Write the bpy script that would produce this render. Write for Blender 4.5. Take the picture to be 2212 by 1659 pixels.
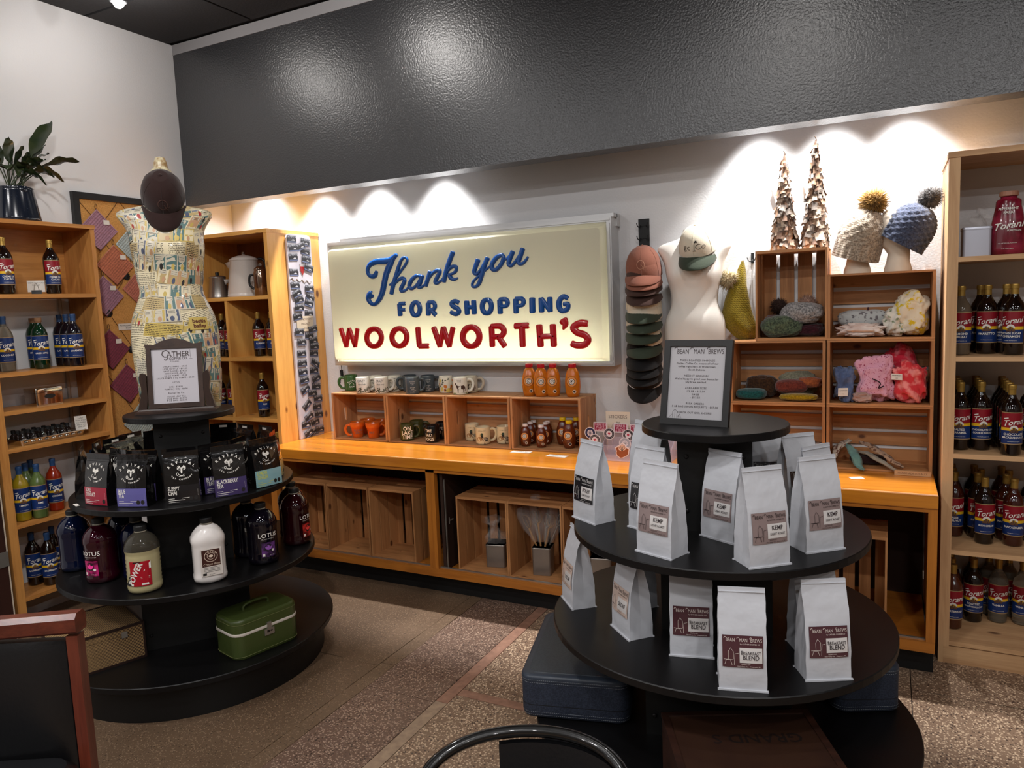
import bpy, math, random
from mathutils import Vector, Matrix, Euler
random.seed(11)
PI = math.pi
SC = bpy.context.scene
COL = SC.collection
for _o in list(bpy.data.objects): bpy.data.objects.remove(_o)

# ---------------------------------------------------------------- camera
FPX, W2, H2 = 1591.695, 1106.0, 829.5
CAMP = Vector((4.493, -4.1695, 1.7125))
CAMR = (Matrix.Rotation(0.4744, 3, 'Z') @ Matrix.Rotation(-0.1092, 3, 'X') @ Matrix.Rotation(0.0412, 3, 'Y'))
cam = bpy.data.cameras.new('camera'); cam.sensor_width = 36.0; cam.lens = FPX / 2212 * 36.0
cam.clip_start = 0.05
camo = bpy.data.objects.new('camera', cam); COL.objects.link(camo)
camo.matrix_world = Matrix.Translation(CAMP) @ (CAMR @ Matrix.Rotation(PI/2, 3, 'X')).to_4x4()
SC.camera = camo

# ---------------------------------------------------------------- world, exposure, lights
wd = bpy.data.worlds.new('world'); SC.world = wd; wd.use_nodes = True
wd.node_tree.nodes['Background'].inputs[0].default_value = (.05, .05, .055, 1)
wd.node_tree.nodes['Background'].inputs[1].default_value = 1.0
vs = SC.view_settings
vs.view_transform = 'Standard'; vs.look = 'None'; vs.exposure = 0.5; vs.gamma = 1.0
vs.use_curve_mapping = False
SC.cycles.use_denoising = True
SC.cycles.max_bounces = 8
SC.cycles.transparent_max_bounces = 16
SC.cycles.caustics_reflective = False; SC.cycles.caustics_refractive = False
SC.cycles.sample_clamp_indirect = 6.0

def light(kind, name, loc, target, power, col=(1, .93, .84), size=.06, angle=70, blend=.5):
    l = bpy.data.lights.new(name, kind); l.energy = power; l.color = col
    if kind == 'SPOT':
        l.spot_size = math.radians(angle); l.spot_blend = blend; l.shadow_soft_size = size
    elif kind == 'AREA':
        l.shape = 'DISK'; l.size = size
    else: l.shadow_soft_size = size
    o = bpy.data.objects.new(name, l); COL.objects.link(o); o.location = loc
    d = Vector(target) - Vector(loc)
    o.rotation_euler = d.to_track_quat('-Z', 'Y').to_euler()
    return o
COVE_X = (0.92, 1.40, 1.92, 3.88, 4.23, 4.56)       # track heads hidden behind the bulkhead
for _x in COVE_X:
    light('SPOT', 'cove_spot', (_x, -.17, 2.78), (_x, -.50, 1.0), 76, (1, .982, .968), .02, 88, .55)
light('SPOT', 'cove_spot', (.40, -.19, 2.78), (.34, -.26, 1.0), 26, (1, .982, .968), .02, 100, .7)  # extra weak head, added to brighten the wall corner under the bulkhead
TRACK = ((0.60, -1.25), (1.75, -1.20), (4.0, -2.15))     # heads near the bulkhead, seen as glints in its paint
for (_x, _y), _p in zip(TRACK, (6.5, 10.5, 11)):
    light('POINT', 'track_lamp_light', (_x, _y, 3.435), (_x, _y, 1.2), _p, (1, .96, .93), .035)
light('SPOT', 'added_bookcase_fill', (2.9, -3.3, 3.5), (.3, -1.55, 1.25), 95, (1, .97, .94), .06, 62, .8)  # added fill without a lamp body, lifts the bookcase and tea display
DOWN = [(x, y) for x in (1.2, 3.2, 5.2, 7.0) for y in (-3.6, -5.2, -6.8)]
for _x, _y in DOWN:
    light('AREA', 'downlight', (_x, _y, 3.585), (_x, _y, 0), 17, (1, .98, .972), .16)

# ---------------------------------------------------------------- pixels of the photograph -> points on a known plane
def ray(px, py):
    return CAMR @ Vector(((px - W2) / FPX, 1, -(py - H2) / FPX))
def gz(px, py, z):
    d = ray(px, py); return CAMP + d * ((z - CAMP.z) / d.z)
def gy(px, py, y):
    d = ray(px, py); return CAMP + d * ((y - CAMP.y) / d.y)
def gx(px, py, x):
    d = ray(px, py); return CAMP + d * ((x - CAMP.x) / d.x)
def scale_at(p):                                     # metres per pixel at a point
    return (CAMR.transposed() @ (Vector(p) - CAMP)).y / FPX
def rz_cam(p):                                       # yaw that turns a thing's front (-Y) towards the camera
    d = CAMP - Vector(p); return math.atan2(d.x, -d.y)

# ---------------------------------------------------------------- materials
def lin(c):
    c = [v / 255.0 for v in c]
    return tuple((v / 12.92 if v <= .04045 else ((v + .055) / 1.055) ** 2.4) for v in c) + (1,)
MATS = {}
class NT:
    def __init__(s, name):
        s.m = bpy.data.materials.new(name); s.m.use_nodes = True
        s.t = s.m.node_tree; s.b = s.t.nodes['Principled BSDF']
    def n(s, typ, **kw):
        x = s.t.nodes.new(typ)
        for k, v in kw.items():
            if k.startswith('i_'):
                key = k[2:]; x.inputs[int(key) if key.isdigit() else key].default_value = v
            else: setattr(x, k, v)
        return x
    def l(s, a, b): s.t.links.new(a, b)
    def ramp(s, fac, stops):
        r = s.n('ShaderNodeValToRGB'); e = r.color_ramp.elements
        while len(e) < len(stops): e.new(.5)
        for i, (p, c) in enumerate(stops): e[i].position = p; e[i].color = c
        s.l(fac, r.inputs[0]); return r.outputs[0]
    def bump(s, h, strength, dist=.002):
        b = s.n('ShaderNodeBump'); b.inputs['Strength'].default_value = strength
        b.inputs['Distance'].default_value = dist
        s.l(h, b.inputs['Height']); s.l(b.outputs[0], s.b.inputs['Normal'])
def mat(name, c, rough=.5, metal=0, spec=.5, bump=None, coat=0, trans=0, ior=1.45, alpha=1, emit=None, noise=None, sheen=0, sub=None):
    if name in MATS: return MATS[name]
    N = NT(name); b = N.b; c1 = lin(c)
    b.inputs['Base Color'].default_value = c1; b.inputs['Roughness'].default_value = rough
    b.inputs['Metallic'].default_value = metal; b.inputs['Specular IOR Level'].default_value = spec
    b.inputs['Coat Weight'].default_value = coat; b.inputs['Transmission Weight'].default_value = trans
    b.inputs['IOR'].default_value = ior; b.inputs['Alpha'].default_value = alpha
    b.inputs['Sheen Weight'].default_value = sheen
    if emit:
        b.inputs['Emission Color'].default_value = lin(emit[0]); b.inputs['Emission Strength'].default_value = emit[1]
    if noise or bump: tc = N.n('ShaderNodeTexCoord')
    if noise:                                        # (scale, second colour, low, high)
        x = N.n('ShaderNodeTexNoise', i_Scale=noise[0], i_Detail=4.0); N.l(tc.outputs['Object'], x.inputs['Vector'])
        N.l(N.ramp(x.outputs[0], [(noise[2], c1), (noise[3], lin(noise[1]))]), b.inputs['Base Color'])
    if bump:                                         # (scale, strength[, distance])
        x = N.n('ShaderNodeTexNoise', i_Scale=bump[0], i_Detail=3.0); N.l(tc.outputs['Object'], x.inputs['Vector'])
        N.bump(x.outputs[0], bump[1], bump[2] if len(bump) > 2 else .002)
    MATS[name] = N.m; return N.m
def wood(name, c1, c2, axis, across=26.0, rough=.45, knot=None, coat=0.0):
    key = name + '_' + axis
    if key in MATS: return MATS[key]
    N = NT(key); g = N.n('ShaderNodeNewGeometry'); oi = N.n('ShaderNodeObjectInfo')
    ad = N.n('ShaderNodeVectorMath', operation='MULTIPLY_ADD')
    cmb = N.n('ShaderNodeCombineXYZ')
    for i in range(3): N.l(oi.outputs['Random'], cmb.inputs[i])
    N.l(cmb.outputs[0], ad.inputs[0]); ad.inputs[1].default_value = (9.3, 5.7, 7.9); N.l(g.outputs['Position'], ad.inputs[2])
    mp = N.n('ShaderNodeMapping'); sc = [across] * 3; sc['xyz'.index(axis)] = across / 16
    mp.inputs['Scale'].default_value = sc; N.l(ad.outputs[0], mp.inputs[0])
    n1 = N.n('ShaderNodeTexNoise', i_Scale=1.0, i_Detail=5.0, i_Roughness=.6); n1.inputs['Distortion'].default_value = .6
    N.l(mp.outputs[0], n1.inputs['Vector'])
    n2 = N.n('ShaderNodeTexNoise', i_Scale=7.0, i_Detail=2.0); N.l(mp.outputs[0], n2.inputs['Vector'])
    mx = N.n('ShaderNodeMath', operation='MULTIPLY_ADD'); N.l(n2.outputs[0], mx.inputs[0]); mx.inputs[1].default_value = .28; N.l(n1.outputs[0], mx.inputs[2])
    rn = N.n('ShaderNodeMath', operation='MULTIPLY_ADD'); N.l(oi.outputs['Random'], rn.inputs[0]); rn.inputs[1].default_value = .16; N.l(mx.outputs[0], rn.inputs[2])
    col = N.ramp(rn.outputs[0], [(.42, lin(c2)), (.62, lin([(a + b) / 2 for a, b in zip(c1, c2)])), (.86, lin(c1))])
    if knot:
        mk = N.n('ShaderNodeMapping'); s2 = [knot[0]] * 3; s2['xyz'.index(axis)] = knot[0] * .55
        mk.inputs['Scale'].default_value = s2; N.l(ad.outputs[0], mk.inputs[0])
        v = N.n('ShaderNodeTexVoronoi', i_Scale=1.0); N.l(mk.outputs[0], v.inputs['Vector'])
        f = N.ramp(v.outputs['Distance'], [(.07, (1, 1, 1, 1)), (.13, (0, 0, 0, 1))])
        mxc = N.n('ShaderNodeMix', data_type='RGBA'); N.l(f, mxc.inputs[0]); N.l(col, mxc.inputs[6]); mxc.inputs[7].default_value = lin(knot[1])
        col = mxc.outputs[2]
    N.l(col, N.b.inputs['Base Color']); N.b.inputs['Roughness'].default_value = rough
    N.b.inputs['Coat Weight'].default_value = coat; N.b.inputs['Coat Roughness'].default_value = .25
    N.bump(n2.outputs[0], .12, .001)
    MATS[key] = N.m; return N.m

# ---------------------------------------------------------------- mesh builder
class MB:
    def __init__(s): s.v = []; s.f = []; s.mi = []; s.sm = []
    def add(s, vs, fs, mi=0, sm=False, T=None):
        o = len(s.v)
        for v in vs: s.v.append(tuple(T @ Vector(v)) if T is not None else tuple(v))
        for f in fs: s.f.append([i + o for i in f]); s.mi.append(mi); s.sm.append(sm)
        return s
    def box(s, x0, y0, z0, x1, y1, z1, mi=0, T=None):
        return s.add([(x0,y0,z0),(x1,y0,z0),(x1,y1,z0),(x0,y1,z0),(x0,y0,z1),(x1,y0,z1),(x1,y1,z1),(x0,y1,z1)],
              [(0,3,2,1),(4,5,6,7),(0,1,5,4),(1,2,6,5),(2,3,7,6),(3,0,4,7)], mi, False, T)
    def lathe(s, prof, n=20, mi=0, sm=True, T=None, sx=1.0, sy=1.0, arc=None, mif=None):
        vs, fs = [], []; full = arc is None
        a0, a1 = (0, 2 * PI) if full else arc; k = n if full else n + 1
        for r, z in prof:
            for i in range(k):
                a = a0 + (a1 - a0) * i / n; vs.append((r * math.cos(a) * sx, r * math.sin(a) * sy, z))
        for j in range(len(prof) - 1):
            if prof[j] == prof[j + 1]: continue
            for i in range(n):
                i2 = (i + 1) % k if full else i + 1
                fs.append((j*k + i, j*k + i2, (j+1)*k + i2, (j+1)*k + i))
        if mif is None: s.add(vs, fs, mi, sm, T)
        else:
            o = len(s.f); s.add(vs, fs, mi, sm, T); q = 0
            for j in range(len(prof) - 1):
                if prof[j] == prof[j + 1]: continue
                for i in range(n): s.mi[o + q] = mif[j]; q += 1
        if full:
            if prof[0][0] > 1e-4: s.add(vs[:k], [list(range(k))[::-1]], mi if mif is None else mif[0], False, T)
            if prof[-1][0] > 1e-4: s.add(vs[-k:], [list(range(k))], mi if mif is None else mif[-1], False, T)
        return s
    def loft(s, rings, mi=0, sm=True, caps=True, T=None, closed=True):
        k = len(rings[0]); vs = [p for r in rings for p in r]; fs = []
        for j in range(len(rings) - 1):
            for i in range(k if closed else k - 1):
                i2 = (i + 1) % k; fs.append((j*k + i, j*k + i2, (j+1)*k + i2, (j+1)*k + i))
        s.add(vs, fs, mi, sm, T)
        if caps:
            s.add(rings[0], [list(range(k))[::-1]], mi, False, T); s.add(rings[-1], [list(range(k))], mi, False, T)
        return s
    def tube(s, pts, r, n=8, mi=0, sm=True, closed=False, T=None, flat=None):
        P = [Vector(p) for p in pts]; m = len(P); rings = []; up = None
        for i, p in enumerate(P):
            a = P[(i - 1) % m] if (closed or i) else P[0]; b = P[(i + 1) % m] if (closed or i < m - 1) else P[-1]
            t = (b - a)
            t = t.normalized() if t.length > 1e-9 else Vector((0, 0, 1))
            if up is None:
                up = Vector((0, 0, 1)) if abs(t.z) < .9 else Vector((1, 0, 0))
            u = (up - t * up.dot(t)); u = u.normalized() if u.length > 1e-6 else t.orthogonal().normalized()
            w = t.cross(u); up = u; rr = r[i] if isinstance(r, (list, tuple)) else r
            rings.append([tuple(p + u * math.cos(2*PI*k/n) * rr * (flat or 1) + w * math.sin(2*PI*k/n) * rr) for k in range(n)])
        if closed: rings.append(rings[0])
        return s.loft(rings, mi, sm, not closed, T)
    def ball(s, c, r, n=12, mi=0, T=None, sc=(1, 1, 1)):
        m = max(6, n // 2 + 1)
        pr = [(max(1e-5, math.sin(PI * j / m)) * r, -math.cos(PI * j / m) * r) for j in range(m + 1)]
        X = Matrix.Translation(c) @ Matrix.Diagonal((sc[0], sc[1], sc[2], 1))
        return s.lathe(pr, n, mi, True, (T @ X) if T is not None else X)
    def prism(s, pts, d, fn=None, mi=0, sm=False, T=None):       # 2-D outline (u,v) extruded by d ; fn maps (u,v,w) -> xyz
        fn = fn or (lambda u, v, w: (u, w, v)); k = len(pts)
        vs = [fn(u, v, 0) for u, v in pts] + [fn(u, v, d) for u, v in pts]
        s.add(vs, [list(range(k)), list(range(2*k - 1, k - 1, -1))], mi, False, T)
        s.add(vs, [(i, i + k, (i+1) % k + k, (i+1) % k) for i in range(k)], mi, sm, T); return s
    def poly(s, pts, mi=0, T=None): return s.add(pts, [list(range(len(pts)))], mi, False, T)
    def text(s, st, size, fn, mi=0, **kw):                        # flat lettering mapped by fn(u,v)->xyz
        vs, fs = text2d(st, size, **kw); return s.add([fn(x, y) for x, y in vs], fs, mi)
    def line(s, pts, w, fn, mi=0):                                # thin flat line drawn on a mapped surface
        for a, b in zip(pts[:-1], pts[1:]):
            dx, dy = b[0] - a[0], b[1] - a[1]; L = math.hypot(dx, dy) or 1e-9; nx, ny = -dy / L * w / 2, dx / L * w / 2
            s.add([fn(a[0]+nx, a[1]+ny), fn(a[0]-nx, a[1]-ny), fn(b[0]-nx, b[1]-ny), fn(b[0]+nx, b[1]+ny)], [(0, 1, 2, 3)], mi)
        return s
    def mesh(s, name, mats):
        me = bpy.data.meshes.new(name); me.from_pydata(s.v, [], s.f)
        for m in (mats if isinstance(mats, (list, tuple)) else [mats]): me.materials.append(m)
        me.polygons.foreach_set('material_index', s.mi); me.polygons.foreach_set('use_smooth', s.sm)
        me.update(); return me
    def build(s, name, mats, parent=None, loc=(0, 0, 0), rot=None):
        return put(name, s.mesh(name, mats), parent, loc, rot)
def put(name, me, parent=None, loc=(0, 0, 0), rot=None):
    o = bpy.data.objects.new(name, me); COL.objects.link(o); o.location = loc
    if rot is not None: o.rotation_euler = rot if not isinstance(rot, (int, float)) else (0, 0, rot)
    if parent is not None: o.parent = parent
    return o
def thing(name, label, cat, loc=(0, 0, 0), rz=0, group=None, rot=None):
    o = bpy.data.objects.new(name, None); COL.objects.link(o); o.location = loc; o.empty_display_size = .05
    o.rotation_euler = rot if rot is not None else (0, 0, rz)
    return tag(o, label, cat, group)
def tag(o, label, cat, group=None):
    o['label'] = label; o['category'] = cat
    if group: o['group'] = group
    return o
def struct(o): o['kind'] = 'structure'; return o
def dup(root, loc=None, rz=None, label=None, group=None, rot=None):
    kids = [(c, list(c.children)) for c in root.children]
    r = root.copy(); COL.objects.link(r)
    if loc is not None: r.location = loc
    if rz is not None: r.rotation_euler = (0, 0, rz)
    if rot is not None: r.rotation_euler = rot
    if label: r['label'] = label
    if group: r['group'] = group
    for ch, gs in kids:
        c = ch.copy(); COL.objects.link(c); c.parent = r
        for g in gs:
            d = g.copy(); COL.objects.link(d); d.parent = c
    return r
_TX = {}
def text2d(st, size, bold=0.0, shear=0.0, space=1.0, sx=1.0, align='CENTER', res=2):
    key = (st, bold, shear, space, align, res)
    if key not in _TX:
        cu = bpy.data.curves.new('lettering', 'FONT'); cu.body = st; cu.align_x = align; cu.resolution_u = res
        cu.offset = bold; cu.shear = shear; cu.space_character = space
        o = bpy.data.objects.new('lettering', cu); COL.objects.link(o)
        me = o.to_mesh(); _TX[key] = ([(v.co.x, v.co.y) for v in me.vertices], [tuple(p.vertices) for p in me.polygons])
        o.to_mesh_clear(); bpy.data.objects.remove(o); bpy.data.curves.remove(cu)
    vs, fs = _TX[key]; return [(x * size * sx, y * size) for x, y in vs], fs
def spline(pts, k=6, closed=False):                               # Catmull-Rom through tuples of any dimension
    n = len(pts); out = []
    for i in range(n if closed else n - 1):
        p0 = pts[(i-1) % n] if closed or i else pts[0]; p1 = pts[i]; p2 = pts[(i+1) % n]
        p3 = pts[(i+2) % n] if closed or i + 2 < n else pts[-1]
        for j in range(k):
            t = j / k
            out.append(tuple(.5 * ((2*b) + (-a + c) * t + (2*a - 5*b + 4*c - d) * t*t + (-a + 3*b - 3*c + d) * t**3) for a, b, c, d in zip(p0, p1, p2, p3)))
    if not closed: out.append(tuple(pts[-1]))
    return out
def rrect(w, h, r, n=4):                                          # rounded rectangle outline centred on 0
    o = []
    for cx, cy, a in ((w/2-r, h/2-r, 0), (-w/2+r, h/2-r, PI/2), (-w/2+r, -h/2+r, PI), (w/2-r, -h/2+r, 1.5*PI)):
        for i in range(n + 1):
            t = a + PI/2 * i / n; o.append((cx + r * math.cos(t), cy + r * math.sin(t)))
    return o
def circ(r, n=20, cx=0, cy=0): return [(cx + r*math.cos(2*PI*i/n), cy + r*math.sin(2*PI*i/n)) for i in range(n)]
# ================================================================ the room
def wall_mat(name, c, rough, c2=None, bs=160, bst=.25, spec=.5):
    N = NT(name); g = N.n('ShaderNodeNewGeometry')
    x = N.n('ShaderNodeTexNoise', i_Scale=float(bs), i_Detail=2.0); N.l(g.outputs['Position'], x.inputs['Vector'])
    y = N.n('ShaderNodeTexNoise', i_Scale=1.3, i_Detail=2.0); N.l(g.outputs['Position'], y.inputs['Vector'])
    N.l(N.ramp(y.outputs[0], [(.3, lin(c)), (.7, lin(c2 or c))]), N.b.inputs['Base Color'])
    N.b.inputs['Roughness'].default_value = rough; N.b.inputs['Specular IOR Level'].default_value = spec
    N.bump(x.outputs[0], bst, .003); return N.m
M_WHITE = wall_mat('white_wall_paint', (222, 222, 223), .45, (216, 216, 218), 90, .30)
M_DARK = wall_mat('charcoal_bulkhead_paint', (44, 44, 47), .33, (39, 39, 42), 90, .7, 1.0)
M_REAR = wall_mat('warm_grey_wall_paint', (120, 112, 104), .6)
M_CEIL = wall_mat('black_ceiling_tile', (40, 39, 41), .85, (34, 33, 35), 60, .5)
M_GREYTRIM = mat('grey_ceiling_trim', (150, 148, 150), .6)
RX, RY, RH = 8.0, -8.4, 3.60
BY, BZ, BT = -.411, 2.49, .13                  # bulkhead face, underside height, thickness
struct(MB().box(0, 0, 0, RX, .12, RH).build('wall_back', M_WHITE))
struct(MB().box(-.12, RY, 0, 0, .12, RH).build('wall_left', M_WHITE))
struct(MB().box(RX, RY, 0, RX + .12, .12, RH).build('wall_right', M_REAR))
struct(MB().box(-.12, RY - .12, 0, RX + .12, RY, RH).build('wall_front', M_REAR))
struct(MB().box(0, BY, BZ, RX, BY + BT, RH).build('wall_bulkhead', M_DARK))
struct(MB().box(0, BY - .004, 3.532, RX, BY, RH).build('trim_1', M_GREYTRIM))
ceil = struct(MB().box(-.12, RY - .12, RH + .012, RX + .12, .12, RH + .1).build('ceiling', M_CEIL))
_t = MB().box(0, 0, 0, 1.19, .585, .012).mesh('ceiling_tile', M_CEIL)
for i in range(7):
    for j in range(14):
        put('ceiling_tile', _t, ceil, (i * 1.21 - .4 if i else 0.0 - .02, BY - (j + 1) * .605 - .02, RH)) if i else None
_t0 = MB().box(0, 0, 0, .79, .585, .012).mesh('ceiling_tile', M_CEIL)
for j in range(14): put('ceiling_tile', _t0, ceil, (0, BY - (j + 1) * .605 - .02, RH))
# ---- floor: concrete, terrazzo panels and divider strips
def terrazzo(name, base, chip, dark, scale, mix, dust):
    N = NT(name); g = N.n('ShaderNodeNewGeometry')
    v = N.n('ShaderNodeTexVoronoi', i_Scale=float(scale)); N.l(g.outputs['Position'], v.inputs['Vector'])
    r = N.ramp(v.outputs['Distance'], [(.34, (1, 1, 1, 1)), (.5, (0, 0, 0, 1))])
    sep = N.n('ShaderNodeSeparateColor'); N.l(v.outputs['Color'], sep.inputs[0])
    gate = N.ramp(sep.outputs[0], [(mix, (0, 0, 0, 1)), (mix + .06, (1, 1, 1, 1))])
    mm = N.n('ShaderNodeMath', operation='MULTIPLY'); N.l(r, mm.inputs[0]); N.l(gate, mm.inputs[1])
    chipc = N.ramp(sep.outputs[1], [(.0, lin(dark)), (.18, lin(dark)), (.24, lin(chip)), (1, lin([min(255, c * 1.12) for c in chip]))])
    n = N.n('ShaderNodeTexNoise', i_Scale=2.2, i_Detail=5.0); N.l(g.outputs['Position'], n.inputs['Vector'])
    bc = N.ramp(n.outputs[0], [(.3, lin(base)), (.72, lin(dust))])
    mx = N.n('ShaderNodeMix', data_type='RGBA'); N.l(mm.outputs[0], mx.inputs[0]); N.l(bc, mx.inputs[6]); N.l(chipc, mx.inputs[7])
    N.l(mx.outputs[2], N.b.inputs['Base Color']); N.b.inputs['Roughness'].default_value = .42
    n2 = N.n('ShaderNodeTexNoise', i_Scale=140.0); N.l(g.outputs['Position'], n2.inputs['Vector']); N.bump(n2.outputs[0], .15, .001)
    return N.m
M_CONC = terrazzo('tan_concrete', (94, 74, 56), (134, 112, 90), (56, 44, 34), 170, .6, (112, 90, 70))
M_TERB = terrazzo('brown_terrazzo', (92, 70, 58), (152, 128, 110), (48, 36, 30), 120, .2, (110, 86, 72))
M_TERL = terrazzo('light_terrazzo', (114, 90, 72), (182, 158, 132), (54, 40, 34), 116, .12, (130, 106, 86))
M_STRIP = mat('pink_stone_strip', (150, 112, 92), .5, noise=(30, (124, 90, 74), .35, .7))
M_STRIP2 = mat('tan_stone_strip', (158, 134, 110), .5, noise=(30, (132, 110, 92), .35, .7))
M_JOINT = mat('dark_floor_joint', (40, 33, 28), .9)
flo = struct(MB().box(-.12, RY, -.12, RX + .12, .12, -.006).build('floor', M_JOINT))
rj = random.Random(3)
def slab(name, x0, x1, y0, y1, m, j=(0, 0, 0, 0), gap=.0018):
    """floor panel; j = wobble of the left, right, near and far edges"""
    def edge(a, b, amp, n):
        out = []
        for i in range(n):
            t = i / n; o = Vector(a).lerp(Vector(b), t); d = (Vector(b) - Vector(a)).normalized()
            k = 0 if i == 0 else rj.uniform(-amp, amp); out.append((o.x - d.y * k, o.y + d.x * k))
        return out
    x0 += gap; x1 -= gap; y0 += gap; y1 -= gap
    def cnt(a, b, amp): return max(2, int(math.dist(a, b) / .09)) if amp else 1
    A, B, C, D = (x0, y0), (x1, y0), (x1, y1), (x0, y1)
    pts = edge(A, B, j[2], cnt(A, B, j[2])) + edge(B, C, j[1], cnt(B, C, j[1])) + edge(C, D, j[3], cnt(C, D, j[3])) + edge(D, A, j[0], cnt(D, A, j[0]))
    return MB().prism(pts, -.012, lambda u, v, w: (u, v, w)).build(name, m, flo)
E_ = .006
for (a, b) in ((-8.4, -2.6), (-2.6, -1.47), (-1.47, -.2)):
    slab('concrete_panel', 0, 2.315, a, b, M_CONC, (0, E_ * .6, E_ if a > -8 else 0, E_ if b < -.3 else 0))
    pass
slab('concrete_panel', 0, 8, -.2, 0, M_CONC)
for (a, b) in ((-8.4, -2.03), (-2.03, -1.74), (-1.74, -1.44), (-1.44, -.2)):
    slab('concrete_panel', 2.315, 2.392, a, b, M_CONC, (0, .004, .004, .004))
for (a, b) in ((-8.4, -2.9), (-2.9, -1.645), (-1.645, -1.19), (-1.19, -.2)):
    slab('terrazzo_panel', 2.392, 2.75, a, b, M_TERB, (0, 0, E_ * .6, 0))
slab('divider_strip', 2.75, 2.812, -1.632, -.2, M_STRIP); slab('divider_strip', 2.75, 2.812, -8.4, -1.632, M_STRIP2)
slab('divider_strip', 2.812, 4.6, -1.555, -1.5, M_STRIP)
for (a, b, x0, x1) in ((-8.4, -3.1, 2.812, 5.4), (-3.1, -1.555, 2.812, 4.6), (-1.5, -.82, 2.812, 4.6), (-.82, -.2, 2.812, 4.6)):
    slab('terrazzo_panel', x0, x1, a, b, M_TERL, (0, 0, E_ if b < -.5 and a > -8 else 0, 0))
for (a, b) in ((-3.1, -.76), (-.76, -.2)): slab('terrazzo_panel', 4.6, 8, a, b, M_TERL, (0, 0, E_, E_))
slab('terrazzo_panel', 5.4, 8, -8.4, -3.1, M_TERL)
# ---- lamps that are in view or hold the lights
M_LAMPW = mat('lamp_white_metal', (60, 60, 62), .4, .3)
M_BULB = mat('lit_bulb', (255, 250, 240), .3, emit=((255, 246, 232), 60))
def track_lamp(x, y, lab, z=3.6):
    t = thing('track_lamp', lab, 'lamp', (x, y, z), 0)
    MB().lathe([(.05, -.012), (.05, 0)], 16).build('mount', M_LAMPW, t)
    MB().lathe([(.012, -.03), (.012, -.012)], 10).build('stem', M_LAMPW, t)
    MB().lathe([(.040, -.112), (.047, -.109), (.047, -.04), (.03, -.03)], 16).build('housing', M_LAMPW, t)
    MB().ball((0, 0, -.114), .030, 12).build('bulb', M_BULB, t)
    return t
for i, (x, y) in enumerate(TRACK):
    track_lamp(x, y, ['black track lamp with lit bulb on the ceiling above the newsprint torso', 'track lamp in front of the charcoal bulkhead above the big letter sign', 'track lamp on the ceiling above the coffee bag display'][i])
# ================================================================ shelving, counter, crates, round displays
OAK = lambda a: wood('honey_oak', (196, 138, 74), (150, 92, 42), a, 30, .4)
PINE = lambda a: wood('knotty_pine', (226, 170, 92), (196, 132, 62), a, 16, .38, (7, (120, 70, 34)))
RAWP = lambda a: wood('raw_pine', (206, 166, 122), (168, 124, 84), a, 20, .6, (6, (92, 58, 38)))
COUNT = lambda a: wood('varnished_counter', (224, 146, 44), (182, 104, 24), a, 9, .25, None, .6)
FRAMEW = lambda a: wood('cabinet_frame_wood', (190, 118, 42), (148, 84, 26), a, 24, .4)
CRATE = lambda a: wood('crate_pine', (198, 148, 102), (156, 104, 64), a, 22, .6, (9, (112, 66, 38)))
CRATED = lambda a: wood('stained_crate_pine', (190, 134, 84), (140, 92, 52), a, 22, .6, (9, (92, 52, 26)))
M_BLACKIN = mat('dark_cabinet_inside', (46, 26, 16), .7)
M_KICK = mat('black_kick_board', (10, 10, 10), .6)
M_RAIL = mat('aluminium_rail', (176, 172, 164), .35, .8)
M_BLACKLAM = mat('black_laminate', (11, 10, 11), .40, bump=(300, .12, .0006), spec=.38)
M_BLACKLAMD = mat('black_laminate_panel', (8, 8, 8), .5)
M_BOLT = mat('dark_bolt', (46, 44, 44), .35, .7)

# ---- bookcase on the side wall
LS_X, LS_Y0, LS_Y1 = .28, -1.975, -1.316
ls = thing('bookcase', 'honey oak open bookcase against the side wall, syrups and a potted plant on it', 'bookcase', (0, 0, 0))
LSZ = [2.272, 1.871, 1.450, 1.243, 1.038, .619, .208]
T = .022
MB().box(.004, LS_Y1 - .026, 0, LS_X, LS_Y1, 2.25).build('side_panel', OAK('z'), ls)
MB().box(.004, LS_Y0, 0, LS_X, LS_Y0 + .045, 2.25).build('side_panel', OAK('z'), ls)
MB().box(.004, LS_Y0 - .004, 2.25, LS_X + .004, LS_Y1 + .004, 2.272).build('top_board', OAK('y'), ls)
for z in LSZ[1:]: MB().box(.026, LS_Y0 + .045, z - T, LS_X - .002, LS_Y1 - .026, z).build('shelf_board', OAK('y'), ls)
MB().box(.001, LS_Y0 + .045, 1.86, .008, LS_Y1 - .026, 2.25).build('back_panel', OAK('y'), ls)
# ---- tall cubby unit in the corner
CU_X, CU_Y, CU_Z = .84, -.50, 2.268
cu = thing('cubby_unit', 'tall knotty pine cubby unit in the corner holding enamel coffee pots', 'shelving', (0, 0, 0))
MB().box(CU_X - .03, CU_Y, 0, CU_X, -.004, CU_Z - .025).build('side_panel', PINE('z'), cu)
MB().box(.02, CU_Y, 0, .045, -.004, CU_Z - .025).build('side_panel', PINE('z'), cu)
MB().box(.02, CU_Y - .003, CU_Z - .025, CU_X + .003, -.002, CU_Z).build('top_board', PINE('x'), cu)
MB().box(.045, -.014, 0, CU_X - .03, -.006, CU_Z - .025).build('back_panel', wood('brown_back_board', (150, 98, 62), (112, 66, 38), 'z', 14, .6), cu)
CUZ = [1.833, 1.416, .998, .58, .16]
for z in CUZ: MB().box(.045, CU_Y, z - .025, CU_X - .03, -.014, z).build('shelf_board', PINE('x'), cu)
for (x, z0, z1) in ((.409, CUZ[1], CUZ[0]), (.403, CUZ[2], CUZ[1]), (.397, CUZ[3], CUZ[2]), (.397, CUZ[4], CUZ[3])):
    MB().box(x - .012, CU_Y + .004, z0, x + .012, -.014, z1 - .025).build('partition', PINE('z'), cu)
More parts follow.
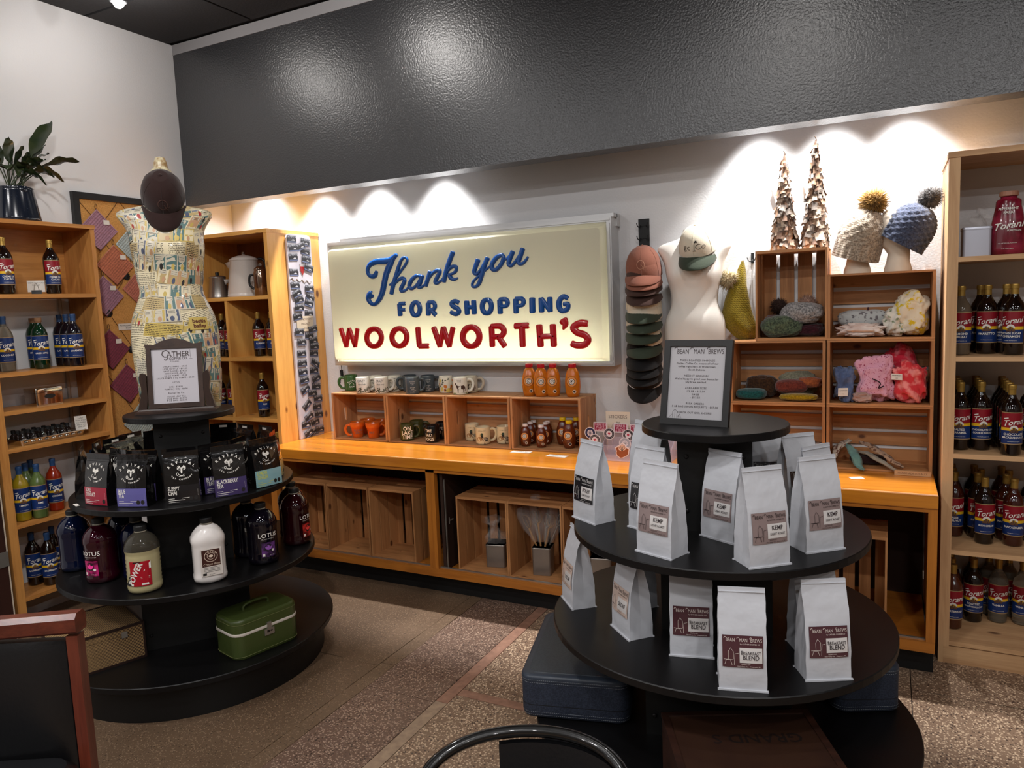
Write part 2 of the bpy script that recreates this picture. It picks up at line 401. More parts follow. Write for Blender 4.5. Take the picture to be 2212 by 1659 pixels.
# ---- tall raw pine rack at the end of the counter
RS_X0, RS_X1, RS_Y = 4.715, 5.86, -.44
rs = thing('bottle_rack', 'tall raw pine bottle rack at the end of the counter', 'shelving', (0, 0, 0))
RSZ = [1.831, 1.401, .971, .532, .105]
MB().box(RS_X0, RS_Y, 0, RS_X0 + .042, RS_Y + .03, 2.25).build('stile', RAWP('z'), rs)
MB().box(RS_X0, RS_Y + .03, 0, RS_X0 + .022, -.004, 2.25).build('side_panel', RAWP('z'), rs)
MB().box(RS_X1 - .022, RS_Y, 0, RS_X1, -.004, 2.25).build('side_panel', RAWP('z'), rs)
MB().box(RS_X0 - .004, RS_Y - .004, 2.25, RS_X1, -.004, 2.274).build('top_board', RAWP('x'), rs)
for z in RSZ: MB().box(RS_X0 + .022, RS_Y + .001, z - .021, RS_X1 - .022, -.006, z).build('shelf_board', RAWP('x'), rs)
for z in RSZ[:4]: MB().box(RS_X0 + .022, RS_Y + .03, z - .045, RS_X0 + .04, -.02, z - .021).build('cleat', RAWP('y'), rs)
MB().box(RS_X0 + .02, RS_Y - .0005, 0, RS_X1 - .022, RS_Y + .02, .079).build('base_board', RAWP('x'), rs)
# ---- counter
CT_Y, CT_Z, CT_X0, CT_X1 = -.643, .83, CU_X + .002, 4.692
ct = thing('counter_cabinet', 'long open cabinet with orange wood frame and black kick under the counter', 'cabinet', (0, 0, 0))
MB().box(CT_X0, -.60, .118, CT_X1 - .03, -.02, .15).build('cabinet_floor', FRAMEW('x'), ct)
MB().box(CT_X0, -.025, .15, CT_X1 - .03, -.005, .764).build('back_panel', M_BLACKIN, ct)
MB().box(CT_X0, CT_Y + .008, .118, CT_X1, -.60, .168).build('bottom_rail', FRAMEW('x'), ct)
MB().box(CT_X0, -.616, .168, CT_X1 - .036, -.604, .174).build('sliding_track', M_RAIL, ct)
for x0, x1 in ((2.082, 2.140), (CT_X1 - .036, CT_X1), (CT_X0, CT_X0 + .05)):
    MB().box(x0, CT_Y + .008, .168, x1, -.60, .765).build('post', FRAMEW('z'), ct)
MB().box(2.155, -.60, .15, 2.175, -.025, .764).build('divider', M_BLACKIN, ct)
MB().box(CT_X1 - .022, -.60, .118, CT_X1 - .002, -.005, .764).build('end_panel', FRAMEW('z'), ct)
MB().box(CT_X0, -.565, .0, CT_X1 - .002, -.545, .118).build('kick_board', M_KICK, ct)
MB().box(CT_X0, CT_Y + .008, .748, CT_X1 - .036, -.60, .765).build('top_rail', FRAMEW('x'), ct)
for x, s in ((2.20, 1), (CT_X1 - .05, -1)):
    MB().box(x, -.585, .45, x + .004, -.545, .458).box(x, -.589, .435, x + .004, -.585, .473).build('pin_bracket', M_RAIL, ct)
MB().box(2.178, -.595, .17, 2.184, -.587, .70).build('shelf_standard', M_RAIL, ct)
def rounded_slab(x0, y0, z0, x1, y1, z1, r=.006):
    b = MB(); rings = []
    for dz, ins in ((0, r), (r * .3, r * .3), (r, 0), (z1 - z0 - r, 0), (z1 - z0 - r * .3, r * .3), (z1 - z0, r)):
        rings.append([(x0 + ins, y0 + ins, z0 + dz), (x1 - ins, y0 + ins, z0 + dz), (x1 - ins, y1 - ins, z0 + dz), (x0 + ins, y1 - ins, z0 + dz)])
    return b.loft(rings, 0, False)
wt = rounded_slab(CT_X0, CT_Y, .765, CT_X1, -.003, CT_Z).build('worktop', COUNT('x'))
tag(wt, 'long glossy honey-coloured wooden countertop running below the letter sign', 'countertop')

# ---- crates
def end_plate(w, h, t, sw, sh):
    """solid crate end with a hand slot, in the x-z plane, thickness along y"""
    n = 32; r = sh / 2; out, inn = [], []
    for i in range(n):
        a = 2 * PI * (i + .5) / n; c, s = math.cos(a), math.sin(a)
        k = min((w / 2) / abs(c) if abs(c) > 1e-6 else 9, (h / 2) / abs(s) if abs(s) > 1e-6 else 9); out.append((c * k, s * k))
        x = max(-(sw/2 - r), min(sw/2 - r, c * sw)); inn.append((x + r * c, r * s))
    # keep the four corners
    for cx, cy in ((w/2, h/2), (-w/2, h/2), (-w/2, -h/2), (w/2, -h/2)):
        i = min(range(n), key=lambda q: math.dist(out[q], (cx, cy))); out[i] = (cx, cy)
    b = MB(); vs = [(x, y0, z) for y0 in (0, t) for ring in (out, inn) for x, z in ring]; fs = []
    for i in range(n):
        j = (i + 1) % n
        fs += [(i, j, n + j, n + i), (2*n + j, 2*n + i, 3*n + i, 3*n + j), (j, i, 2*n + i, 2*n + j), (n + i, n + j, 3*n + j, 3*n + i)]
    return b.add(vs, fs)
CRT = {}
def crate(upright, w, h, d, loc, label, group, stained=False, nb=4, ns=3):
    key = (upright, w, h, d, stained, nb, ns)
    if key not in CRT:
        WM = CRATED if stained else CRATE; e = .014; s = .009; P = []
        L, S = (h, w) if upright else (w, h)             # length between the ends, short side
        ep = end_plate(d - .009, S - .018, e, (S - .018) * .31, .026) if False else None
        pl = end_plate(S - 2*s, d - s, e, .095, .026)
        ax = 'z' if upright else 'x'
        # ends
        for k in (0, 1):
            if upright:   # plate x-z -> x-y, at the bottom and top
                T = Matrix(((1, 0, 0, 0), (0, 0, 1, (d - s) / 2), (0, 1, 0, k * (h - e)), (0, 0, 0, 1)))
            else:         # plate on the two sides: its x runs along z, its z along y
                T = Matrix(((0, 1, 0, -w/2 + k * (w - e)), (0, 0, 1, (d - s) / 2), (1, 0, 0, h / 2), (0, 0, 0, 1)))
            b = MB(); b.add(pl.v, pl.f, 0, False, T); P.append(('end_panel', b.mesh('end_panel', WM('x' if upright else 'z')), (0, 0, 0)))
        # back slats
        g = .019; bw = (S - (nb - 1) * g) / nb
        for i in range(nb):
            a = i * (bw + g)
            me = (MB().box(-w/2 + a, d - s, 0, -w/2 + a + bw, d, h) if upright else MB().box(-w/2, d - s, a, w/2, d, a + bw)).mesh('slat', WM(ax))
            P.append(('slat', me, (0, 0, 0)))
        # long sides
        g = .007; bw = (d - s - (ns - 1) * g) / ns
        for k in (0, 1):
            for i in range(ns):
                y = i * (bw + g)
                me = (MB().box(-w/2 + k * (w - s), y, 0, -w/2 + k * (w - s) + s, y + bw, h) if upright else MB().box(-w/2, y, k * (h - s), w/2, y + bw, k * (h - s) + s)).mesh('slat', WM(ax))
                P.append(('slat', me, (0, 0, 0)))
        CRT[key] = P
    t = thing('wooden_crate', label, 'crate', loc, 0, group)
    for n, me, l in CRT[key]: put(n, me, t, l)
    return t
CW, CH, CD = .455, .318, .2535
CX0 = 1.0822
CY = -.258
lab4 = ['pine crate on the counter holding orange flowerpot mugs', 'pine crate on the counter holding the green and black mugs', 'pine crate on the counter holding the duck mugs', 'pine crate on the counter holding small honey bottles']
for i in range(4): crate(False, CW, CH, CD, (CX0 + .23 + i * .46, CY, CT_Z + .001), lab4[i], 'row of crates on the counter')
RC1, RC0 = 3.1414 + CX0 + .2315, 3.1414 + CX0 - .2335
ST1, ST2 = CT_Z + .001, CT_Z + .001 + .319
crate(False, .46, CH, CD, (RC1, CY, ST1), 'pine crate on the counter beside the bottle rack, fabric headbands in it', 'stacked crates beside the rack', True)
crate(False, .46, CH, CD, (RC1, CY, ST2), 'pine crate holding the pink and red tie-dye fabric', 'stacked crates beside the rack', True)
crate(False, .46, CH, CD, (RC1, CY, ST2 + .319), 'topmost pine crate under the knit-hatted heads, lemon print fabric in it', 'stacked crates beside the rack', True)
crate(False, .46, CH, CD, (RC0, CY, ST1), 'pine crate on the counter behind the espresso bag', 'stacked crates beside the rack', True)
crate(False, .46, CH, CD, (RC0, CY, ST2), 'pine crate holding the folded teal and mustard knits', 'stacked crates beside the rack', True)
crate(True, .335, .452, CD, (RC0 + .068, CY, ST2 + .319), 'upright pine crate under the two bark trees, knit hats in it', 'stacked crates beside the rack', True)
ul = ['upright crate in the cabinet nearest the corner, half hidden by dark jugs', 'empty upright crate between two others in the cabinet', 'empty upright crate in the cabinet next to the middle post',
      'upright crate in the cabinet holding a tin with crumpled film', 'upright crate in the cabinet holding a tin of wrapped whisks', 'upright crate in the cabinet behind the dark roast bag', 'upright crate in the cabinet behind the lowest black shelf edge']
for i, x in enumerate((1.087, 1.428, 1.771, 2.41, 2.747, 3.086, 4.335)):
    crate(True, .335, .45, .28, (x, -.573, .151), ul[i], 'upright crates in the cabinet', True, 5, 3)

# ---- round tiered displays
def round_display(x, y, zs, rs, label, group, rot):
    t = thing('round_display', label, 'display stand', (x, y, 0), rot, group)
    def disc(r, z, th):
        return MB().lathe([(r - .05, z - th), (r - .003, z - th), (r, z - th + .003), (r, z - .003), (r - .003, z), (r - .05, z)], 72, sm=False)
    th = .027
    for k, (z, r) in enumerate(zip(zs, rs)): disc(r, z, th).build('round_shelf', M_BLACKLAM, t)
    MB().lathe([(rs[0] - .055, 0), (rs[0] - .055, zs[0] - th)], 72, sm=True).build('base_drum', M_BLACKLAMD, t)
    for k, hw in enumerate((.235, .18, .122)):
        z0, z1 = zs[k], zs[k + 1] - th
        MB().box(-hw, -hw, z0, hw, hw, z1).build('column', M_BLACKLAMD, t)
        for zz in (z0 + .07, z1 - .07):
            for sx in (-1, 1):
                MB().lathe([(.008, 0), (.008, .003), (.004, .005)], 10, T=Matrix.Translation((sx * (hw - .03), -hw, zz)) @ Matrix.Rotation(PI/2, 4, 'X')).build('bolt', M_BOLT, t)
    return t
LD = (1.416, -1.736); LDZ = [.182, .541, .899, 1.257]; LDR = [.656, .587, .504, .251]
RD = (3.953, -1.580); RDZ = [.222, .578, .912, 1.268]; RDR = [.662, .586, .501, .25]
round_display(LD[0], LD[1], LDZ, LDR, 'round black tiered display carrying tea pouches and drink jugs', 'round black displays', .90)
round_display(RD[0], RD[1], RDZ, RDR, 'round black tiered display carrying white coffee bags', 'round black displays', .2)
# ================================================================ backlit letter sign on the back wall
M_ALU = mat('brushed_aluminium', (200, 200, 200), .3, .6, bump=(60, .1))
M_SIGNIN = mat('white_sign_inside', (235, 235, 230), .7)
def m_face():
    N = NT('translucent_sign_plastic'); t = N.t
    tr = N.n('ShaderNodeBsdfTranslucent'); tr.inputs[0].default_value = (.82, .80, .66, 1)
    df = N.n('ShaderNodeBsdfDiffuse'); df.inputs[0].default_value = lin((206, 202, 186))
    gl = N.n('ShaderNodeBsdfGlossy'); gl.inputs[1].default_value = .25; gl.inputs[0].default_value = (1, 1, 1, 1)
    m1 = N.n('ShaderNodeMixShader'); m1.inputs[0].default_value = .5
    N.l(df.outputs[0], m1.inputs[1]); N.l(tr.outputs[0], m1.inputs[2])
    m2 = N.n('ShaderNodeMixShader'); m2.inputs[0].default_value = .04; N.l(m1.outputs[0], m2.inputs[1]); N.l(gl.outputs[0], m2.inputs[2])
    N.l(m2.outputs[0], t.nodes['Material Output'].inputs[0]); return N.m
M_FACE = m_face()
M_TUBE = mat('lit_fluorescent_tube', (255, 252, 235), .5, emit=((255, 250, 226), 15))
M_SBLUE = mat('blue_letter_plastic', (0, 74, 150), .22, coat=.5)
M_SRED = mat('red_letter_plastic', (178, 6, 22), .22, coat=.5)
SX0, SX1, SZ0, SZ1, SYF = 1.0265, 3.088, 1.328, 2.177, -.13
sg = thing('light_box_sign', 'big backlit sign with blue and red letters in an aluminium frame', 'sign', (0, 0, 0))
fr = MB()
for (x0, z0, x1, z1) in ((SX0, SZ0, SX1, SZ0 + .028), (SX0, SZ1 - .028, SX1, SZ1), (SX0, SZ0 + .028, SX0 + .028, SZ1 - .028), (SX1 - .028, SZ0 + .028, SX1, SZ1 - .028)):
    fr.box(x0, SYF, z0, x1, -.004, z1)
    fr.box(x0 + .008, SYF - .006, z0 + .008, x1 - .008, SYF, z1 - .008)
fr.build('frame', M_ALU, sg)
MB().box(SX0 + .1, -.115, SZ1, SX1 + .012, -.05, SZ1 + .02).box(SX1, -.06, SZ1 - .05, SX1 + .012, -.004, SZ1 + .02).build('top_rail', M_ALU, sg)
MB().box(SX0 + .028, -.008, SZ0 + .028, SX1 - .028, -.004, SZ1 - .028).build('back_panel', M_SIGNIN, sg)
FY = -.19; fx0, fx1, fz0, fz1 = 1.079, 3.045, 1.377, 2.118
def rr(x0, z0, x1, z1, r, y): return [((x0+x1)/2 + u, y, (z0+z1)/2 + v) for u, v in rrect(x1-x0, z1-z0, r, 3)][::-1]
MB().loft([rr(SX0+.028, SZ0+.028, SX1-.028, SZ1-.028, .01, SYF + .003), rr(fx0-.012, fz0-.012, fx1+.012, fz1+.012, .02, SYF - .003), rr(fx0-.004, fz0-.004, fx1+.004, fz1+.004, .02, FY + .008), rr(fx0+.004, fz0+.004, fx1-.004, fz1-.004, .02, FY)], 0, True, False).poly(rr(fx0+.004, fz0+.004, fx1-.004, fz1-.004, .02, FY)[::-1]).build('face', M_FACE, sg)
MB().tube([(SX0 + .07, -.062, 1.398), (SX1 - .07, -.062, 1.398)], .013, 10).build('fluorescent_tube', M_TUBE, sg)
for x in (SX0 + .05, SX1 - .07): MB().box(x, -.075, 1.38, x + .02, -.045, 1.415).build('tube_socket', M_SIGNIN, sg)
def stroke(b, pts, mp, sc, h=.014, closed=False, k=5):
    """embossed letter stroke: pts (x, y, width) in photo pixels of a zoom, mp maps them on the sign face"""
    P = spline(pts, k, closed) if len(pts) > 2 else [tuple(pts[0][i] * (1-t) + pts[1][i] * t for i in range(3)) for t in (0, .5, 1)]
    W = [(mp(p[0], p[1]), p[2] * sc) for p in P]
    if not closed:                                   # rounded ends
        for e in (0, 1):
            a, b2 = (W[0], W[1]) if e == 0 else (W[-1], W[-2])
            d = (a[0] - b2[0]).normalized(); w = a[1]
            ex = [(a[0] + d * w * .12, w * .93), (a[0] + d * w * .2, w * .72), (a[0] + d * w * .235, w * .35)]
            W = ex[::-1] + W if e == 0 else W + ex
    rings = []; n = len(W)
    for i, (p, w) in enumerate(W):
        a = W[(i-1) % n][0] if closed or i else W[0][0]; c = W[(i+1) % n][0] if closed or i < n-1 else W[-1][0]
        t = (c - a).normalized(); nx = Vector((-t.z, 0, t.x)); hh = h * min(1, w / .02)
        rings.append([tuple(p + nx * (w/2 * u) + Vector((0, -hh * v, 0))) for u, v in ((-1, -.1), (-.96, .55), (-.72, .92), (-.25, 1), (.25, 1), (.72, .92), (.96, .55), (1, -.1))])
    if closed: rings.append(rings[0])
    b.loft(rings, 0, True, False, None, False)
def mp1(x, y): return gy(770 + x / 5.53, 510 + y / 5.53, FY)
def mp2(x, y): return gy(720 + x / 3.8138, 620 + y / 3.8138, FY)
S1 = .0024 / 5.53 * 1.32; S2 = .0024 / 3.8138 * 1.5
def ell(cx, cy, rx, ry, w): return [(cx + rx * math.cos(2*PI*i/14), cy + ry * math.sin(2*PI*i/14), w * (1 if abs(math.cos(2*PI*i/14)) > .5 else .86)) for i in range(14)]
THANK = dict(
 T=[[(245,425,40),(225,470,60),(185,485,50),(145,450,45),(140,390,50),(175,335,60),(250,305,70),(340,300,75),(410,285,70),(470,235,50),(485,220,34)],
    [(440,270,60),(400,350,80),(360,450,75),(335,560,75),(315,660,75),(280,750,65),(225,815,45),(175,800,50),(145,750,64),(160,712,90),(186,694,88)]],
 h=[[(400,585,25),(440,550,28),(520,440,30),(590,340,32),(610,285,30),(585,255,30),(545,280,35),(510,360,45),(480,460,50),(450,560,52),(422,685,52)],
    [(440,600,28),(490,540,32),(545,505,45),(580,525,45),(560,580,48),(535,630,48),(550,660,40),(600,640,30),(640,590,26)]],
 a=[[(770,480,36),(720,475,40),(660,530,50),(635,595,50),(660,628,42),(710,600,34),(765,520,34),(790,470,46),(765,560,48),(742,603,44),(772,615,34),(820,580,26)]],
 n=[[(880,425,45),(860,500,50),(832,590,50)], [(850,540,30),(910,450,34),(970,410,44),(1000,425,44),(970,490,48),(945,545,46),(965,565,36),(1010,535,28),(1050,490,26)]],
 k=[[(1155,195,56),(1110,310,56),(1075,420,54),(1047,540,54)], [(1060,480,28),(1100,410,32),(1150,365,40),(1195,370,40),(1190,420,38),(1150,450,32),(1105,460,28)], [(1105,455,36),(1130,500,48),(1170,520,36),(1212,502,22)]],
 y=[[(1455,288,58),(1425,370,52),(1410,430,48),(1435,455,34),(1480,410,30),(1530,330,34)], [(1568,265,54),(1530,360,52),(1500,470,50),(1470,560,48),(1430,605,34),(1390,600,30),(1395,550,30),(1450,490,28),(1530,420,26),(1600,360,24)]],
 o=[[(1740,225,40),(1680,255,50),(1625,330,52),(1625,390,50),(1675,400,46),(1735,330,48),(1760,260,46),(1742,226,40)], [(1750,285,26),(1800,270,26),(1840,220,26)]],
 u=[[(1868,190,54),(1840,260,52),(1820,330,48),(1850,355,38),(1900,310,34),(1960,220,34)], [(1988,155,54),(1960,240,52),(1940,310,46),(1965,335,38),(2010,310,34),(2050,250,24)]])
for nm, st in THANK.items():
    b = MB()
    for s in st: stroke(b, s, mp1, S1)
    b.build('script_letter', M_SBLUE, sg)
FORS = [
 [[(547,145,38),(553,230,38)], [(550,138,28),(590,136,28)], [(550,190,24),(590,188,24)]],
 [ell(681,181,34,54,36)],
 [[(783,140,38),(785,226,38)], [(785,128,28),(825,128,30),(840,158,32),(825,186,28),(787,188,26)], [(808,192,32),(843,228,34)]],
 [[(1033,130,30),(1005,116,30),(977,134,34),(988,158,34),(1025,178,34),(1038,205,34),(1010,224,30),(972,208,28)]],
 [[(1100,122,38),(1105,218,38)], [(1158,118,38),(1163,215,38)], [(1105,168,28),(1158,165,28)]],
 [ell(1266,161,38,56,36)],
 [[(1373,112,38),(1377,212,38)], [(1375,103,28),(1422,103,30),(1438,130,32),(1423,157,28),(1378,160,26)]],
 [[(1504,107,38),(1508,208,38)], [(1506,97,28),(1555,98,30),(1570,125,32),(1553,151,28),(1508,155,26)]],
 [[(1640,98,42),(1642,203,42)]],
 [[(1715,98,38),(1718,200,38)], [(1785,92,36),(1788,196,36)], [(1717,98,30),(1786,196,30)]],
 [[(1930,92,30),(1895,79,32),(1862,120,36),(1866,178,36),(1895,198,32),(1930,180,32),(1934,142,30),(1902,141,26)]]]
WOOL = [
 [[(65,348,40),(110,486,40)], [(110,486,38),(133,348,38)], [(133,348,40),(182,486,38)], [(182,486,36),(200,348,36)]],
 [ell(338,417,60,72,44)], [ell(546,414,61,72,44)],
 [[(698,340,42),(710,482,42)], [(712,487,38),(784,485,38)]],
 [[(830,338,42),(880,484,42)], [(880,484,40),(908,338,40)], [(908,338,42),(958,484,42)], [(958,484,38),(986,338,38)]],
 [ell(1137,409,68,79,46)],
 [[(1305,332,42),(1312,482,42)], [(1307,324,36),(1380,325,40),(1408,365,42),(1383,404,38),(1314,410,36)], [(1362,412,40),(1413,484,42)]],
 [[(1502,322,42),(1604,318,42)], [(1555,330,44),(1562,482,44)]],
 [[(1698,320,44),(1710,482,44)], [(1810,317,44),(1818,480,44)], [(1702,408,36),(1813,405,36)]],
 [[(1898,278,60),(1912,310,42),(1896,348,14)]],
 [[(2088,302,44),(2030,300,44),(1978,335,44),(2012,375,44),(2070,395,44),(2100,435,44),(2070,475,44),(2010,480,44),(1970,467,42)]]]
for L, m in ((FORS, M_SBLUE), (WOOL, M_SRED)):
    for st in L:
        b = MB()
        for s in st:
            cl = len(s) == 14; stroke(b, s, mp2, S2, .012, cl)
        b.build('block_letter', m, sg)
# lead hanging below the sign
M_BLK = mat('matte_black', (16, 16, 17), .55)
a = gy(737, 790, -.03); e = gy(739, 850, -.02)
o = MB().tube([(a.x, -.03, SZ0 - .001), (a.x + .002, -.03, a.z - .02), (e.x, -.03, 1.19)], .0022, 6).tube([(a.x, -.03, a.z - .03), (a.x + .002, -.03, a.z - .09)], .011, 8).build('power_cord', M_BLK)
tag(o, 'black power cord with inline adapter hanging below the letter sign', 'cord')
# ================================================================ goods on the counter
def cylmap(r, a0=0, z0=0, lift=.0007, tilt=0.0):
    """maps flat lettering (u right, v up) on a cylinder whose front is -Y, turned by a0"""
    def f(u, v): 
        a = a0 + u / r; return ((r + lift) * math.sin(a), -(r + lift) * math.cos(a), z0 + v + tilt * u)
    return f
def glaze(name, c, rough=.18): return mat(name, c, rough, coat=.3)
M_INK = mat('black_ink', (30, 26, 24), .7); M_WINK = mat('white_ink', (232, 228, 220), .6)
def leafshape(cx, cy, L, w, ang, n=6):
    p = []
    for i in range(n + 1): t = i / n; p.append((t * L, w * math.sin(PI * t)))
    for i in range(n, -1, -1): t = i / n; p.append((t * L, -w * math.sin(PI * t)))
    c, s = math.cos(ang), math.sin(ang); return [(cx + x*c - y*s, cy + x*s + y*c) for x, y in p[:-1]]
def mug_body(r=.041, h=.096):
    return MB().lathe([(r*.88, .0), (r*.97, .003), (r, .010), (r, h - .004), (r - .0015, h), (r - .005, h - .001), (r - .0055, .012), (.0005, .010)], 28)
def mug_handle(r=.041, h=.096, a=0.0, th=.0062):
    pts = [(r - .003, 0, h*.82), (r + .018, 0, h*.84), (r + .031, 0, h*.66), (r + .030, 0, h*.42), (r + .016, 0, h*.2), (r - .003, 0, h*.17)]
    return MB().tube(spline(pts, 4), th, 8, flat=1.3, T=Matrix.Rotation(a, 4, 'Z'))
def flowerpot_body():
    return MB().lathe([(.029, 0), (.0305, .003), (.040, .062), (.0445, .064), (.046, .092), (.0445, .094), (.041, .091), (.039, .06), (.0275, .008), (.0005, .007)], 28)
def mug(px, py, z, c, label, deco=None, ha=0.0, r=.041, h=.096, pot=False, group=None, back=0.0, mname=None):
    p = gz(px, py, z); d = (p - CAMP); d.z = 0; p = p + d.normalized() * (r * 1.02 + back)
    if z < 1.0:                                      # inside a crate: keep clear of its panels
        k = int((p.x - CX0) / .46); a = CX0 + k * .46 + .0025 + .018; m_ = (.047 if pot else r) * 1.14 + .002
        p.y = max(CY + m_, min(CY + CD - .013 - m_ - (.03 if back else 0) * 0, p.y)); p.x = max(a + m_ + (.034 if abs(ha) > 1.6 else 0), min(a + .419 - m_ - (.034 if abs(ha) < 1.2 and back < .03 else .012), p.x))
    t = thing('flowerpot_mug' if pot else 'mug', label, 'mug', (p.x, p.y, z), rz_cam(p), group)
    t.scale = (1.14, 1.14, 1.14)
    m = glaze(mname or 'glaze_%d_%d_%d' % c, c)
    (flowerpot_body() if pot else mug_body(r, h)).build('cup', m, t)
    if pot: mug_handle(.040, .092, ha).build('handle', m, t)
    else: mug_handle(r, h, ha).build('handle', m, t)
    if deco: deco(t, r, h)
    return t
CZT = CT_Z + .001 + CH + .0005      # on top of the counter crates
CZI = CT_Z + .001 + .009 + .0005    # inside them
z3 = lambda a, b: (720 + a / 6.506, 790 + b / 6.506)
M_LEAFINK = mat('sage_leaf_print', (92, 92, 66), .6); M_BROWNINK = mat('brown_print', (78, 52, 34), .6)
def d_green(t, r, h):
    b = MB(); f = cylmap(r, .1, .0)
    s = 'PLANTS'
    for i, c in enumerate(s):
        a = (i - 2.5) * .36
        cx, cy = .024 * math.sin(a) + .002, .034 + .024 * math.cos(a)
        b.text(c, .013, lambda u, v: f(cx + u * math.cos(a) + v * math.sin(a), cy - u * math.sin(a) + v * math.cos(a)), bold=.02)
    b.text('CALM', .012, lambda u, v: f(u, .022 + v), bold=.02)
    b.line([(-.014, .034), (-.013, .042), (0, .052), (.013, .042), (.014, .034)], .002, f)
    b.build('lettering', M_WINK, t)
def d_floral(t, r, h):
    b = MB(); f = cylmap(r, 0, 0)
    b.text('CRAZY', .019, lambda u, v: f(-.012 + u, .068 + v), shear=.1, sx=.8); b.text('Plant lady', .013, lambda u, v: f(-.008 + u, .050 + v), shear=.2, sx=.9)
    b.build('lettering', M_INK, t)
    b = MB(); rr_ = random.Random(4)
    for i in range(34):
        u = rr_.uniform(-.046, .046); v = rr_.uniform(.006, .036) * (.6 + abs(u) * 9)
        b.add([f(x, max(.004, min(h - .01, y))) for x, y in leafshape(u, min(v, .05), rr_.uniform(.008, .014), .003, rr_.uniform(.2, 2.9))], [list(range(12))], rr_.choice((0, 0, 1)))
    b.build('leaf_print', [M_LEAFINK, M_BROWNINK], t)
def d_text(lines, size, y0, dy, m=None, a0=0.0, bold=.0):
    def d(t, r, h):
        b = MB(); f = cylmap(r, a0)
        for i, s in enumerate(lines): b.text(s, size, lambda u, v, i=i: f(u, y0 - i * dy + v), bold=bold)
        b.build('lettering', m or M_WINK, t)
    return d
def d_lemon(t, r, h):
    b = MB(); f = cylmap(r); q = random.Random(9)
    for i in range(26):
        u, v = q.uniform(-.055, .055), q.uniform(.012, h - .016); k = i % 3
        if k < 2: b.add([f(u + x, v + y) for x, y in [(c * .0075, s * .0095) for c, s in circ(1, 10)]], [list(range(10))], k)
        else: b.add([f(x, y) for x, y in leafshape(u, v, .014, .0035, q.uniform(0, 6))], [list(range(12))], 2)
    b.build('fruit_print', [mat('orange_print', (206, 118, 44), .6), mat('lemon_print', (214, 190, 96), .6), mat('dark_leaf_print', (60, 66, 46), .6)], t)
def d_horse(t, r, h):
    f = cylmap(r, -.05); b = MB()
    body = [(-.030,.062),(-.026,.070),(-.022,.064),(-.016,.054),(-.006,.050),(.010,.052),(.020,.054),(.026,.050),(.028,.036),(.024,.030),(.022,.012),(.018,.012),(.018,.030),(.010,.033),(-.004,.032),(-.008,.030),(-.009,.012),(-.013,.012),(-.014,.032),(-.019,.042),(-.025,.056)]
    b.add([f(x, y) for x, y in body], [list(range(len(body)))]); b.line([(.027,.048),(.031,.03),(.030,.02)], .003, f)
    b.text('Seriously', .007, lambda u, v: f(-.004+u, .080+v)); b.text('horsing', .007, lambda u, v: f(-.004+u, .072+v))
    b.build('horse_print', mat('horse_brown_print', (72, 46, 34), .6), t)
    b = MB(); b.add([f(-.045 + .09*i/8, .004) for i in range(9)] + [f(.045 - .09*i/8, .011 + .002*(i % 2)) for i in range(9)], [list(range(18))])
    b.build('grass_print', mat('pale_grass_print', (138, 150, 104), .7), t)
def d_duck(t, r, h):
    f = cylmap(r, -.1); b = MB()
    def el(cx, cy, rx, ry, mi, a=0): b.add([f(cx + rx*c*math.cos(a) - ry*s*math.sin(a), cy + rx*c*math.sin(a) + ry*s*math.cos(a)) for c, s in circ(1, 14)], [list(range(14))], mi)
    el(0, .008, .048, .006, 3); el(-.016, .032, .017, .013, 0, .2); el(.016, .030, .019, .012, 1, -.15); el(.018, .032, .013, .007, 2, -.3)
    b.add([f(x, y) for x, y in [(-.006,.034),(-.010,.052),(-.006,.060),(.002,.060),(.005,.052),(.004,.036)]], [list(range(6))], 1)
    el(-.002, .058, .0075, .0065, 4); b.add([f(x, y) for x, y in [(-.009,.058),(-.018,.054),(-.009,.053)]], [(0,1,2)], 5)
    b.text("don't give a duck", .006, lambda u, v: f(-.002+u, .075+v), 1)
    b.build('duck_print', [mat('tan_print', (158, 122, 82), .6), M_INK, mat('grey_print', (140, 132, 118), .6), mat('earth_print', (104, 82, 60), .6), mat('mallard_green_print', (30, 62, 52), .4), mat('bill_print', (166, 140, 60), .6)], t)
W = (226, 222, 214); GR = (74, 82, 88)
gm = 'mugs on the counter crates'
mug(*z3(255, 360), CZT, (58, 92, 48), 'green glazed mug with white lettering at the end nearest the magnet board', d_green, PI - .1, group=gm, back=.03)
mug(*z3(612, 372), CZT, (222, 216, 204), 'floral mug tucked behind the two front floral mugs', d_floral, .2, group=gm, back=.03)
mug(*z3(870, 372), CZT, (222, 216, 204), 'floral mug standing behind beside the slate grey mugs', d_floral, .1, group=gm, back=.03)
mug(*z3(425, 390), CZT, W, 'white floral lettered mug in front, next to the green mug', d_floral, .15, group=gm)
mug(*z3(685, 392), CZT, W, 'white floral lettered mug in front, its handle towards the grey mugs', d_floral, .1, group=gm)
gl_ = ["I'm not bad", 'behaved', "coffee.", '', "don't give", 'coffee', "and I've had", 'no coffee']
mug(*z3(1080, 372), CZT, GR, 'slate grey mug behind, its handle turned towards the floral mugs', d_text(gl_, .0075, .07, .0085), PI, group=gm, back=.03)
mug(*z3(1335, 378), CZT, GR, 'slate grey mug next to the fruit print mug', d_text(gl_, .0075, .07, .0085), .0, group=gm, back=.03)
mug(*z3(1120, 402), CZT, GR, 'slate grey mug standing in front of the other two', d_text(gl_, .0075, .07, .0085), .1, group=gm)
mug(*z3(1595, 388), CZT, (226, 218, 202), 'cream mug printed with oranges and lemons', d_lemon, PI/2 + .6, group=gm, back=.012)
mug(*z3(1935, 392), CZT, (206, 196, 176), 'cream mug half hidden behind the horse mug', d_horse, .0, group=gm, back=.03)
